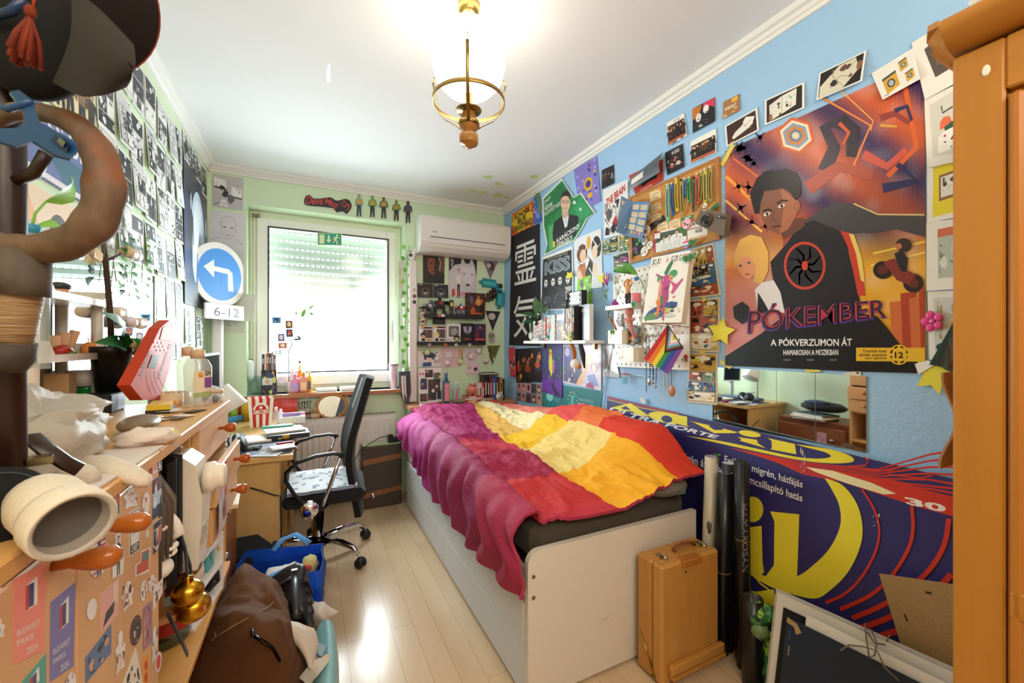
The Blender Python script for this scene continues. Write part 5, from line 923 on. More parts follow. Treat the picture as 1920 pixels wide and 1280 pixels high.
for f in (.2,.66): a=bq[3].lerp(bq[2],f);m=M();m.tube([V((XR-PO,a.y,a.z-.02)),V((a.x-.02,a.y,a.z-.006)),V((a.x-.022,a.y,a.z+.012))],.002,'c9b48a',kS,6);part(m,'wire',hk)
# pride flag
fq=[X(u,v,1.6) for u,v in G2([(935,58),(1146,378),(945,722),(620,515)])]   # top, right, bottom, left
fl=Page([fq[3],fq[0],fq[1],fq[2]],'ffffff',kC,.001)           # x: left->top edge, y: across stripes
for i,c in enumerate(('c0282c','e6761e','eacb2c','2f8a48','2f489c','7a4090')): fl.rect(0,i/6,1,(i+1)/6,c,int(i==0))
fl.lay=1
for k,c in ((.55,'231e1c'),(.46,'8a5230'),(.38,'5ab4d8'),(.3,'ecb0b4'),(.22,'efe6da'),(.14,'eed23a')): fl.poly([(1,.5-k*.909),(1,.5+k*.909),(1-k,.5)],c)
fl.ell(.95,.5,.035,.05,'3a2a4a',18);fl.ell(.95,.5,.027,.04,'eed23a',18)
o=thing('pride_flag','small rainbow pride flag with a chevron hanging from the pegboard','flag',fq[2]);part(fl,kC,o);m=M();m.tube([fq[0]+V((0,0,.02)),fq[0],fq[1]],.0025,'2a2420',kZ,6);part(m,'stick',o)
# plush, key rings, tags on the pegboard
o=thing('plush_bear','pink plush bear hanging on the pegboard below the ledge','plush toy',RW(1181,610,.08));hc=X(1180,585,1.625);m=M();m.ball(hc,(.024,.028,.025),'d98d88',kU,14,10);[m.ball(hc+V((0,s*.02,.022)),.009,'d98d88',kU,8,6) for s in (-1,1)];part(m,'head',o);m=M();m.ball(X(1180,600,1.63),(.02,.023,.03),'d98d88',kU,14,10);[m.ball(X(1180+s*7,599,1.62),(.009,.012,.008),'d98d88',kU,8,6) for s in (-1,1)];part(m,kO,o);m=M();m.tube([X(1181,606,1.61),X(1185,620,1.6),X(1192,632,1.6)],[.012,.013,.011],'d08480',kU,10);part(m,'leg',o)
p=Page([RW(u,v,PO+.03) for u,v in G2([(378,80),(515,60),(500,350),(380,320)])],'2a241e',kR,.003);p.scr(.05,.05,.95,.95,['e8882c','f0e8dc','c83a2a','1c1814','e8c04a','e8882c'],36,8,.04,.6);solo(p,'comic_card','orange and black comic card behind the pink plush bear','card')
m=M();c=RW(1193,625,PO+.03);m.cyl(c+V((0,0,-.05)),c+V((0,0,.03)),.009,'8ac0d8',kP,10);solo(m,'tube_keyring','pale blue tube hanging beside the pink plush bear','keyring')
p=Page([RW(u,v,PO+.012) for u,v in G2([(265,-60),(315,-80),(325,80),(255,85)])],'e8e4ec',kP,.002);p.scr(.1,.1,.9,.9,['4a3a5a','8a4a4a','2a2a3a'],12,3,.05,.8);solo(p,'acrylic_charm','acrylic charm with a dark figure left of the pink plush bear','keyring')
p=Page([RW(u,v,PO+.03) for u,v in G2([(1010,60),(1105,40),(1100,195),(1015,185)])],'f0b0a0',kL,.006);p.rect(.1,.5,.9,.95,'ecca6a');p.scr(.1,.1,.9,.5,['e88a8a','f4e8e0'],8,3,.05,.6);solo(p,'drink_charm','pink and yellow drink charm above the flag chevron','keyring')
m=M();m.bx(XR-PO-.014,XR-PO-.001,RW(1232,630,PO).y,RW(1202,630,PO).y,RW(1215,630,PO).z-.004,RW(1215,630,PO).z+.004,'d8ccb8',kP)
hy0,hy1=RW(1232,630,PO).y,RW(1202,630,PO).y; 
for k in range(8): yy=hy0+(hy1-hy0)*(k+.5)/8;m.tube([V((XR-PO-.012,yy,RW(1215,630,PO).z)),V((XR-PO-.03,yy,RW(1215,630,PO).z)),V((XR-PO-.034,yy,RW(1215,630,PO).z+.012))],.0018,'d0b890',kS,5)
solo(m,'hook_rail','row of small hooks holding necklaces on the pegboard','hook rail')
def neck(pts,col,bead,lab,pend=None,off=.05,gap=.012,name='necklace',kind=kM):
 o=thing(name,lab,'necklace',RW(*pts[-1],off),'necklaces on the pegboard');P=[RW(u,v,off) for u,v in pts];m=M();m.tube(P,.0012,col,kind,5);part(m,'cord',o)
 if bead:
  m=M();L=0
  for a,b in zip(P,P[1:]):
   k=max(1,int((b-a).length/gap));[m.ball(a.lerp(b,i/k),bead,col,kind,8,6) for i in range(k)]
  part(m,'beads',o)
 if pend: m=M();m.ball(P[pend[1]]+V((0,0,-.012)),pend[2],pend[0],pend[3],14,10);part(m,'pendant',o)
 return o
g2=lambda *p: G2(list(p))
neck(g2((655,225),(655,560),(650,800),(655,960)),'6a6a70',.004,'grey bead chain, leftmost of the hanging necklaces')
neck(g2((690,230),(690,500),(705,680),(695,790)),'4a2c2c',.004,'dark red bead necklace with a silver drop pendant',('c0b8b4',3,(.008,.012,.024),kM))
neck(g2((720,560),(745,650),(745,810)),'1c1c20',.0045,'black bead necklace behind the flag corner',('7a1c24',2,(.004,.005,.006),kG))
neck(g2((790,640),(785,760),(778,860)),'8a6a5a',.0042,'brown and grey bead strand below the flag',('c88a6a',2,(.006,.007,.009),kG))
neck(g2((885,690),(880,820),(883,1000),(878,1065),(905,1085),(925,1020),(922,850),(918,700)),'efe6d2',.0028,'string of cream pearls hanging below the flag',gap=.022,kind=kG)
neck(g2((985,650),(992,760),(993,910)),'3a3a34',None,'thin dark cord with a round brown wooden pendant',('b8703c',2,(.006,.022,.03),kZ))
o=thing('shaker_charm','small pink and turquoise cup charm hanging on a wall string','charm',RW(1172,715,.03));c=RW(1172,708,.03);m=M();m.lathe([(.0,-.034),(.017,-.033),(.02,.0),(0,.001)],c,'4ac8b0',kL,14);m.lathe([(.0195,0),(.022,.022),(0,.023)],c,'bcdff0',kL,14);part(m,'cup',o);m=M();m.lathe([(.02,.02),(.025,.02),(.025,.027),(.02,.027),(.02,.02)],c,'e88aa0',kP,16);part(m,'lid',o)
m=M();m.tube([RW(u,v,.02) for u,v in G2([(370,690),(420,705),(520,735),(640,742),(760,740),(880,725),(1050,700)])],.0012,'c8ccd0',kM,5)
for u,v in G2([(430,715),(445,712),(460,725),(475,722)]): m.tube([RW(u,v,.02),RW(u+5,v+5,.02)],.0012,'d8dce0',kM,5)
solo(m,'string_garland','thin garland string stretched below the pegboard','string')
m=M();c=RW(1287,671,.045)
for k in range(5): a=k*.63+.3;m.leaf(c,c+V((-.004,.016*cos(a),.02*sin(a))),.012,'c8303c',(-1,0,0))
solo(m,'maple_leaf_charm','small red maple leaf charm at the right edge of the pegboard','ornament')
for (u,v),lab in (((1298,478),'green ivy leaf over the top right corner of the art book'),((1289,482),'dangling green leaf on the art book title'),((1300,452),'green ivy leaf at the bottom edge of the corkboard')):
 m=M();c=RW(u,v,.125 if v>460 else .03)
 for k in range(5): a=k*.8-1.6+1.57*0;m.leaf(c,c+V((-.003,-.03*sin(a),-.032*cos(a)*.9)),.018,'3f7a38',(-1,0,0))
 solo(m,'plastic_leaf',lab,kF)
p=sheet(RW,G2([(570,1035),(610,1030),(640,1105),(585,1110)]),.02,'eceae6',kR);p.scr(.1,.1,.9,.9,['2a2a2c','8a8a8c'],8,3,.05,.5);solo(p,'small_card','small drawn card tucked behind the top of the painkiller board','card')
# ---------------------------------------------------------------- mirror tiles
mq=[(1335.5,731.5),(1455.5,749),(1528,760),(1624,771)];zlow=.925
for i,lab in enumerate(('mirror tile above the blue board, leftmost of the three','mirror tile above the blue board, middle of the three','mirror tile above the blue board, rightmost of the three')):
 a,b=RW(*mq[i],.006),RW(*mq[i+1],.006);zt_=1.187
 a.z=b.z=zt_-.001*0;o=thing('mirror_tile',lab,'mirror',(a+b)/2-V((0,0,.27)),'mirror tiles above the board');g=.001
 m=M();m.bx(XR-.004,XR-.001,b.y+g,a.y-g,zlow,zt_,'c8ccca',kP,.0003);part(m,'backing',o)
 m=M();m.add([V((XR-.0045,a.y-g,zlow)),V((XR-.0045,b.y+g,zlow)),V((XR-.0045,b.y+g,zt_)),V((XR-.0045,a.y-g,zt_))],[[0,1,2,3]],'eef2f2','mirror');part(m,'glass',o)
# ---------------------------------------------------------------- painkiller advertising board
PO1,PO2=V((1.672,2,.95)),V((1.612,2,0));pn=V((0,1,0)).cross(PO1-PO2).normalized();pn=pn if pn.x<0 else -pn
def ad(u,v): return PL(u,v,PO1,pn)
tl,tr=ad(1138.5,742),ad(1785,897)
tr2=tl+(tr-tl)*1.06;fall=(PO2-PO1).normalized()
def drop(p): return p+fall*((p.z-.004)/-fall.z)
AB=Page([tl,tr2,drop(tr2),drop(tl)],'2b2868',kR,.006,'b9bab2');AB.px=True
Bx=lambda pts: [(1100+x/2.207,700+y/2.207) for x,y in pts];Cx=lambda pts: [(1100+x/4.8,720+y/4.8) for x,y in pts];Mx=lambda pts: [(1300+x/5.647,720+y/5.647) for x,y in pts]
cr=lambda pts,n=6: [tuple(cat4([V((*q,0)) for q in pts],i/(n*(len(pts)-1))).xy) for i in range(n*(len(pts)-1)+1)]
YL,RD,NV='eedb35','d0311f','2b2868'
AB.line(Bx([(88,98),(230,135),(380,165)]),3.2,'a02a3a');AB.line(Bx([(88,108),(230,143),(380,171)]),1.6,'d8b83a')
AB.poly(Cx([(212,213),(385,172),(402,176),(568,290),(450,275),(412,246),(292,234),(262,224)]),YL);AB.poly(Cx([(312,213),(352,196),(400,233),(330,226)]),NV); 
AB.poly(Cx([(455,276),(500,274),(520,281),(568,291)]),YL)
AB.ell(*Cx([(712,303)])[0],33,9.6,YL,30,rot=.2);AB.ell(*Cx([(722,314)])[0],10.5,6.5,NV,20,rot=.2);AB.poly(Cx([(748,266),(905,292),(905,368),(922,386),(800,352),(795,285)]),YL)
AB.poly(Cx([(918,328),(1110,370),(1098,376),(1150,412),(1230,412),(1225,398),(1365,433),(1330,440),(1150,442),(958,340)]),YL)
AB.ell(*Cx([(1468,446)])[0],21,5.6,YL,24,rot=.16);AB.poly(Cx([(1360,475),(1535,500),(1540,530),(1612,576),(1380,508),(1392,496)]),YL)
AB.poly(Mx([(790,570),(1075,632),(1092,742),(820,690),(832,675),(830,600)]),YL)
AB.poly(Bx(cr([(410,257),(560,280),(720,314),(860,343),(955,352),(1010,344),(985,325),(900,303),(865,292)])+cr([(865,292),(1000,312),(1075,333),(1106,354),(1090,368),(1005,371),(880,358),(700,322),(560,291)])),YL)
AB.text('ULTRA FORTE',Bx([(93,138),(550,258),(545,273),(88,160)]),'f4f2f4',.03,.3);AB.text('IBUPROFÉN  400 mg',Bx([(85,153),(292,206),(290,217),(83,165)]),'e8e6ee',.01);AB.line(Bx([(104,208),(140,178)]),4,RD)
for k in range(9): AB.line(Bx([(600+22*k,309+6.5*k),(900,368+6*k),(1200,398+9*k),(1420,405+12*k-(70-14*k if k<5 else 0)),(1515,380+19*k-(60-14*k if k<4 else 0))]),1.2,RD,.5,4.5)
for pts in ([(1150,345),(1168,360),(1155,380),(1080,385)],[(1285,378),(1290,388),(1255,402),(1150,398)],[(1425,412),(1430,422),(1380,432),(1250,418)]): AB.line(Bx(pts),3,RD,.5)
AB.poly(Bx([(900,386),(1080,412),(1300,446),(1520,520),(1520,592),(1350,545),(1160,482),(990,425)]),RD);AB.poly(Bx([(905,386),(1020,402),(1180,452),(1282,497),(1230,500),(1080,455),(950,408)]),'efe2b0')
AB.text('30',Bx([(1312,508),(1490,545),(1484,577),(1326,540)]),'f4efe8',.04)
AB.text('Fejfájás, migrén, hátfájás',Bx([(571,337),(895,444),(894,482),(571,378)]),'f2f0f2',.012);AB.text('órán át tartó fájdalomcsillapító hatás',Bx([(400,325),(894,500),(893,540),(400,372)]),'f2f0f2',.012)
AB.ell(*Bx([(688,562)])[0],20,24,YL,28);AB.poly(Bx([(640,640),(725,630),(729,780),(735,822),(712,842),(640,825)]),YL)
AB.poly(Bx([(760,570),(881,582),(872,838),(850,850),(768,850),(742,838),(776,792),(778,612)]),YL)
AB.poly(Bx(cr([(985,432),(1060,462),(1120,540),(1143,640),(1128,730),(1080,825),(1010,895),(950,930),(860,915),(770,885),(690,842)])+cr([(690,815),(742,838),(800,850),(872,838),(930,800),(1005,725),(1050,630),(1046,545),(1010,470),(985,432)])),YL)
AB.poly(Bx([(640,890),(700,902),(776,892),(790,1010),(720,985),(640,960)]),YL);AB.line(Bx([(690,830),(720,868),(770,905)]),3,YL)
for pts,w0,w1 in (([(1140,478),(1190,560),(1212,650),(1195,740),(1140,840),(1070,910),(990,948)],3.5,6),([(1346,545),(1352,640),(1330,730),(1260,840),(1170,920),(1050,975)],6.5,8),([(1500,600),(1480,710),(1420,810),(1330,890),(1220,960),(1100,1012)],10,10),([(1510,830),(1440,900),(1340,965),(1200,1030),(1050,1075)],13,11),([(1510,960),(1400,1020),(1240,1078),(1080,1120)],14,12)): AB.line(Bx(cr(pts)),w0,RD,1,w1)
AB.scr(*Bx([(885,290)])[0],*Bx([(905,410)])[0],['d8d2c4','c8c0b0'],14,5,.03,.5);AB.scr(*Bx([(1180,580)])[0],*Bx([(1215,640)])[0],['d8d2c4'],7,3,.03,.4)
solo(AB,'advertising_board','large navy, yellow and red painkiller board leaning between bed and wardrobe','advertising board')
# ---------------------------------------------------------------- painter's box, poster rolls, folder
EX0,EX1,EY0,EY1,EZ=1.185,1.505,1.132,1.265,.458
eb=thing('paint_box','upright wooden paint box easel with leather handle at the bed foot','paint box',((EX0+EX1)/2,(EY0+EY1)/2,0));W1='c48a42'
m=M();m.bx(EX0,EX1,EY0+.055,EY1,0.004,EZ,W1,kZ,.01);part(m,'back_half',eb);m=M();m.bx(EX0,EX1,EY0,EY0+.053,0.004,EZ,'c99048',kZ,.01);part(m,'front_half',eb)
m=M();m.bx(EX0+.03,EX1+.005,EY0-.022,EY0,.05,.085,'c99048',kX,.004);m.bx(EX0+.03,EX1+.005,EY0-.03,EY0,.035,.05,'b87d38',kX,.004);part(m,'canvas_rail',eb)
m=M();m.bx(EX0+.105,EX0+.205,EY0-.012,EY0+.03,EZ-.022,EZ+.003,'b5702c',kX,.003);part(m,'top_block',eb)
m=M();cx_=(EX0+EX1)/2+.03;m.tube([(cx_-.06,EY0+.065,EZ+.004),(cx_-.045,EY0+.062,EZ+.02),(cx_,EY0+.06,EZ+.027),(cx_+.045,EY0+.062,EZ+.02),(cx_+.06,EY0+.065,EZ+.004)],.012,'8a4a1e',kE,8,flat=.35);part(m,'handle',eb,'brown leather handle')
for x in (EX0+.06,EX1-.04):
 m=M();m.bx(x-.009,x+.009,EY0+.035,EY0+.085,EZ-.001,EZ+.006,'b8ae94',kM,.002);m.tube([(x,EY0+.03,EZ+.004),(x,EY0+.045,EZ+.012),(x,EY0+.06,EZ+.008)],.007,'d0c8b0',kM,6,flat=.4);part(m,'latch',eb)
m=M();m.cyl((EX0+.125,EY0-.002,EZ-.045),(EX0+.125,EY0+.004,EZ-.045),.005,'a89a6a',kS,10);m.tube([(EX0-.001,EY1-.02,.16),(EX0-.001,EY0+.03,.02)],.004,'a8843c',kS,6,flat=.4);part(m,'side_stay',eb)
for i,(u,v,r_,zt_,col,inner,lab,lean) in enumerate(((1321,912,.026,.80,'d9cdb8','a8a0b8','beige poster roll standing beside the bed end',.02),(1349,920,.024,.79,'1f2532','cfd4de','dark blue poster roll behind the beige one',.0),(1358,930,.026,.76,'17181f','b8b8c4','black poster roll with pale inside, front of the bundle',.01),(1377,918,.02,.78,'6e1826','d0b0b4','dark red poster roll at the back of the bundle',.0),(1387,905,.026,.82,'16161a','2a2a2c','tallest black poster roll with faint white lettering',-.02),(1409,1120,.034,.33,'131317','2a2a2e','short black tube beside the green painted creature',0))):
 t=[V((1.592,1.235,zt_)),V((1.60,1.16,zt_)),V((1.565,1.15,zt_)),V((1.602,1.10,zt_)),V((1.575,1.085,zt_)),Z(1411,1120,.33)][i]
 rr=r_*1.08;o=thing('poster_roll',lab,'poster roll',(t.x,t.y,0),'poster rolls by the bed');b=V((t.x-.01*(i<5),t.y+lean,.002));d=t-b;L=d.length
 m=M();m.lathe([(rr,0),(rr,L),(rr*.9,L),(rr*.88,L-.12),(rr*.6,L-.14),(0,L-.14)],b,[col,inner,inner,'2a2830','2a2830'],kY,20,d);part(m,'roll',o)
 if i in (2,4): m=M();m.tube([b+d*(.45 if i==2 else .62)+V((rr*1.03*cos(k*.52),rr*1.03*sin(k*.52),0)) for k in range(12)],.0014,'b0803a',kB,5,True);part(m,'rubber_band',o)
 if i==0: m=M();m.ball(b+d*.62+V((-rr*.8,-rr*.5,0)),(.006,.012,.03),'6a6258',kY,8,6,None,.5,5,2);part(m,'printed_patch',o)
 if i==4:
  g,fs=text_geo('HAMAROSAN');m=M();vv=[]
  for x,y in g: a=-2.2-(y-.5)*.75;z=.66-x*.27;c_=b.lerp(t,z/zt_);vv.append(c_+V(((rr+.0006)*cos(a),(rr+.0006)*sin(a),0)))
  m.add(vv,fs,'8a8a90',kR);part(m,'lettering',o)
m=M();q=V((1.585,1.2,.80));[m.leaf(q,q+V((.02*cos(a),.02*sin(a),.02)),.014,'4a8a3a') for a in (0,1.6,3.1,4.5)];m.tube([q,q-V((0,0,.02))],.002,'4a7a3a',kF,5);solo(m,'plastic_leaf','small green leaf sprig sticking up behind the poster rolls',kF)
# green painted creature
pts=[(Z(1416,1158,.235),.03),(Y(1412,1150,1.0),.038)]
o=thing('painted_creature','green and blue painted long-necked creature figure by the folder','figure',V((1.40,.95,0)))
body=[Y(1425,1145,.98),Y(1440,1150,.97),Y(1447,1185,.965),Y(1447,1225,.955),Y(1450,1265,.94),Y(1465,1310,.92),Y(1500,1350,.9)]
m=M();m.tube(body,[.034,.038,.037,.036,.04,.046,.05],'ffffff','reptile',16);part(m,'neck',o)
hd=Y(1418,1160,.985);m=M();m.ball(hd+V((0,0,.012)),(.036,.04,.038),'ffffff','reptile',18,12);m.ball(hd+V((-.005,-.012,-.028)),(.032,.034,.034),'6f8a58',kP,16,10);m.tube([hd+V((-.02,-.03,.038)),hd+V((0,-.02,.05)),hd+V((.02,-.005,.046))],.011,'6aa05a','reptile',8);part(m,'head',o)
m=M();m.ball(hd+V((-.028,-.024,.02)),.007,'2a1c14',kG,10,8);part(m,'eye',o);m=M();m.tube([hd+V((-.034,-.02,-.03)),hd+V((-.03,-.035,-.05)),hd+V((.0,-.045,-.058)),hd+V((.03,-.03,-.05))],.0012,'c8d4d0',kM,5);part(m,'wire_loop',o)
# portfolio with papers and fibreboard
FP=.88
def fold_q(pts,dx): return [V((x+dx,y,z)) for x,y,z in pts]
a,b=Z(1477,1157,.23),Z(1690,1280,.215)
po=thing('art_portfolio','dark navy portfolio full of drawing papers leaning on the board','portfolio',(1.5,.6,0))
def sheet3(name,u0,v0,u1,v1,depth_x0,depth_x1,zb_,col,kind,th,lab=None,draw=None):
 p0,p1=X(u0,v0,depth_x0),X(u1,v1,depth_x1);d0,d1=V((p0.x-.07,p0.y+.0,zb_)),V((p1.x-.07,p1.y,zb_));p=Page([p0,p1,d1,d0],col,kind,th)
 if draw: draw(p)
 return part(p,name,po,lab)
sheet3('grey_drawing',1455,1102,1790,1252,1.545,1.545,.02,'cfc7c4',kA,.002,'grey wash drawing sheets',lambda p:p.scr(0,0,1,.4,['b8aeb0','d8d0cc','a8a0a4'],12,3,.02,.4))
sheet3('white_paper',1458,1110,1790,1262,1.53,1.53,.02,'e4ded8',kA,.003)
sheet3('black_sheet',1469,1138,1560,1180,1.518,1.518,.02,'15161a',kA,.002)
sheet3('white_paper',1512,1152,1790,1288,1.505,1.505,.02,'ece8e4',kA,.003,None,lambda p:p.scr(.1,.02,.5,.1,['8a6a50'],3,2,.01,.3))
sheet3('navy_cover',1476,1156,1790,1312,1.49,1.49,.01,'1a2b40',kE,.004,'navy card cover',lambda p:(p.poly([(0,0),(.08,.02),(.12,.08),(.08,.12),(.06,.06),(0,.05)],'b8946a'),p.rect(.035,.25,.045,.34,'a8844c'),p.rect(.03,.1,.04,.2,'3a4a58')))
m=M();q=lambda u,v,x=1.475: X(u,v,x)
m.tube([q(1622,1168,1.54),q(1624,1195),q(1630,1232),q(1640,1228),q(1644,1205),q(1634,1180,1.53)],.0022,'7a6c5c',kC,6);m.tube([q(1668,1190,1.54),q(1660,1208,1.53),q(1640,1205),q(1626,1185,1.53)],.0022,'7a6c5c',kC,6);m.tube([q(1576,1219),q(1592,1209),q(1620,1212),q(1645,1220),q(1658,1250),q(1686,1276)],.0025,'8a7c68',kC,6);part(m,'tie_string',po)
p=Page([X(u,v,x) for (u,v),x in zip(((1648,1075),(1800,1097),(1812,1260),(1690,1212)),(1.60,1.60,1.585,1.585))],'a58356','cork',.004);p.rect(.58,.14,.66,.17,'2a241c');p.poly([(.2,.52),(.225,.51),(.25,.6),(.22,.61)],'2a241c');solo(p,'fibreboard','brown fibreboard picture backing with two slots beside the wardrobe','board')
# ---------------------------------------------------------------- back wall: pictures, black shelves
FB=lambda pts: [(770+x/8,460+y/8) for x,y in pts];HB=lambda pts: [(770+x/7.53,600+y/7.53) for x,y in pts]
def bsheet(pts,col,lab,fn=None,off=.004,name='picture_print',cat=kQ,kind=kR,tilt=.002,group=None):
 p=Page(quad(BW,pts,off,tilt),col,kind)
 if fn: fn(p)
 return solo(p,name,lab,cat,group)
def f_man(p): p.rect(0,0,1,1,'2c1a12');p.poly([(.7,.1),(1,.1),(1,.7),(.8,.6)],'6a4a38');p.poly([(.2,.9),(.3,.7),(.6,.72),(.95,.8),(1,1),(.1,1)],'15100e');p.ell(.5,.42,.3,.33,'8a4a30',24);p.poly([(.55,.1),(.78,.3),(.78,.6),(.6,.75),(.5,.72),(.52,.4)],'3a1e16');p.line([(.72,.15),(.8,.35),(.76,.6)],.035,'c8b8a8');p.ell(.5,.14,.27,.09,'20130e',16);p.ell(.37,.4,.045,.02,'241612',10);p.line([(.3,.36),(.44,.36)],.02,'24140e');p.line([(.4,.62),(.54,.62)],.025,'5a2018');p.line([(.46,.42),(.43,.52),(.5,.53)],.014,'5c2a1c')
bsheet(FB([(185,68),(512,100),(505,577),(185,562)]),'2c1a12','dark brown portrait of a half lit man below the air conditioner',f_man)
def f_beast(p): p.rect(0,0,1,1,'241c22');p.poly([(.0,.4),(.2,.24),(.42,.2),(.46,.02),(.58,.18),(.72,.18),(.8,.03),(.92,.22),(1,.5),(1,.9),(.5,1),(0,1)],'cfcad4');p.poly([(.45,.25),(.9,.25),(.92,.5),(.8,.72),(.62,.74),(.5,.55)],'dcd8e2');[p.ell(x,y,.035,.014,'2a2228',10) for x,y in ((.54,.43),(.82,.44))];p.ell(.68,.7,.08,.03,'5a2a2c',14);p.figure(.34,.3,.72,'e8c4a4','6a5030','e8e0d4','2c1c28',0,.75);p.poly([(.1,.82),(.2,.8),(.22,.96),(.1,1)],'c83a2a');p.text('もののけ',(.28,.86,.64,.96),'d8301f',.03);p.text('生',(.04,.1,.18,.18),'f0eef0');p.text('き',(.06,.2,.16,.25),'f0eef0');p.text('ろ',(.06,.26,.16,.31),'f0eef0')
bsheet(FB([(575,130),(995,178),(985,782),(575,772)]),'241c22','poster of a girl before a huge white furry beast',f_beast)
for q,c,lab,ac in (([(103,565),(336,575),(336,782),(103,775)],'2a1c16','brown framed album case, left of the pair under the portrait','b8a894'),([(344,583),(562,590),(566,786),(342,780)],'1c2430','blue black album case, right of the pair under the portrait','9ab4c0')):
 bsheet(FB(q),'4a4640',lab,lambda p,c=c,ac=ac:(p.rect(.04,.03,.97,.97,c),p.ell(.5,.62,.3,.5 if 0 else .34,mixc(c,'ffffff',.08),20),p.ell(.5,.62,.12,.17,ac,14),p.ell(.5,.5,.16,.13,'0c0a0c',14),p.rect(.1,.06,.3,.12,'c8c4bc')),.012,'album_case','album')
def pennant(pts,col,lab,fn):
 p=Page(quad(BW,[pts[0],pts[1],(pts[1][0],pts[2][1]),(pts[0][0],pts[2][1])],.006),col,kR);n=p.n;p.v,p.f,p.c,p.m,p.sm=[],[],[],[],[];p.prism([BW(u,v,.006) for u,v in pts],n*-.001,col,kR);fn(p);solo(p,'pennant',lab,'pennant','pennants below the air conditioner')
pennant(FB([(1075,200),(1312,235),(1196,505)]),'8a78a0','purple triangular pennant with a dark haired face, topmost',lambda p:(p.ell(.5,.3,.24,.18,'1c181e',16),p.ell(.42,.3,.15,.13,'c8ccc4',14),p.poly([(.5,.3),(.72,.25),(.74,.5),(.6,.6)],'6a3038'),p.poly([(.4,.5),(.6,.5),(.52,.9)],'6a7a4a')))
pennant(FB([(1125,978),(1345,990),(1230,1285)]),'2c2630','dark triangular pennant with a pale round patch, middle one',lambda p:(p.ell(.42,.27,.24,.17,'d8cfc4',20),p.line([(.3,.33),(.42,.37),(.56,.33)],.02,'2c2630'),p.scr(.35,.55,.62,.8,['b8a898','4a4048'],7,3,.04,.6)))
pennant(HB([(1078,360),(1266,355),(1155,640)]),'6f7a3a','olive triangular pennant with a dark curved line, lowest',lambda p:(p.line([(.3,.1),(.15,.25),(.35,.35),(.2,.5),(.38,.8)],.09,'2c2820'),p.line([(.7,.1),(.4,.3),(.62,.42)],.05,'2c2820'),p.poly([(.45,.62),(.6,.6),(.42,.85)],'d8ccc4')))
m=M();m.prism([BW(u,v,.008) for u,v in HB([(1095,230),(1105,185),(1140,160),(1180,185),(1195,235),(1188,300),(1178,320),(1165,300),(1150,335),(1135,300),(1120,320),(1105,290)])],(0,.002,0),'b4aca2',kR);[m.ball(BW(u,v,.009),(.008,.0015,.01),'3a3432',kR,10,6) for u,v in HB([(1122,218),(1163,215),(1143,243)])];solo(m,'paper_cutout','pale ghost shaped paper cut-out between two pennants','cut-out')
# toy pickaxe
o=thing('toy_pickaxe','teal and black blocky foam toy pickaxe hung by the corner','toy',BW(905,570,.05));m=M()
def pix(m,pts,c,y=.03,t=.022): m.prism([BW(u,v,y) for u,v in FB(pts)],(0,t,0),c,kB)
for pts,c in (([(1090,487),(1285,520),(1285,640),(1075,610)],'1f8f9c'),([(1040,520),(1090,525),(1085,572),(1040,565)],'1f8f9c'),([(1280,560),(1320,570),(1320,670),(1275,655)],'1a7f8e'),([(1310,665),(1415,710),(1400,915),(1280,890)],'1f8f9c'),([(1310,905),(1360,915),(1355,950),(1310,945)],'1a7f8e'),([(1320,640),(1385,660),(1380,720),(1310,700)],'2aa0ac')): pix(m,pts,c)
for pts in ([(1090,530),(1282,560),(1280,612),(1085,575)],[(1325,740),(1362,745),(1352,900),(1310,890)]): pix(m,pts,'4ab4bc',.0312,.001)
part(m,'blade',o);m=M()
for k,(x,y) in enumerate(((1315,570),(1268,690),(1225,640),(1186,672),(1225,725),(1142,708),(1186,760),(1130,775))): pix(m,[(x,y),(x+62,y+8),(x+60,y+68),(x-2,y+60)],['2c2018','4a3520'][k % 2],.028,.02)
part(m,'shaft',o)
SHY=3.545
s1z,s2z=Y(850,592,SHY).z+.012,Y(850,643,SHY).z+.012
def bshelf(u0,u1,z,lab):
 o=thing('black_shelf',lab,'shelf',(Y(u0,600,SHY).x*.5+Y(u1,600,SHY).x*.5,3.59,z-.03),'black shelves below the air conditioner');m=M();x0,x1=Y(u0,600,SHY).x,Y(u1,600,SHY).x;m.bx(x0,x1,SHY,YB-.001,z-.03,z,'17161a',kT,.002);part(m,'board',o);return o,x0,x1
b1,ax0,ax1=bshelf(795,909,s1z,'upper black floating shelf holding dark robot models')
b2,cx0,cx1=bshelf(785,911,s2z,'lower black floating shelf holding boxed figures')
for i,(u,c) in enumerate(((803,'d8b0b8'),(833,'e8703a'),(853,'f0eeee'),(878,'e0d8d8'))):
 p=Page([Y(u+a*5,646-b*0+b*5-2,SHY-.0008) for a,b in ((0,0),(1,0),(1,1),(0,1))],c,kR,.0005);p.ell(.5,.5,.25,.25,'4a3a40',10);part(p,'edge_sticker',b2)
p=Page([Y(u,v,SHY-.0008) for u,v in FB([(412,1030),(512,1032),(510,1070),(412,1068)])],'e8e4e4',kR,.0005);p.rect(.05,.1,.5,.9,'c83a3a');part(p,'edge_sticker',b1)
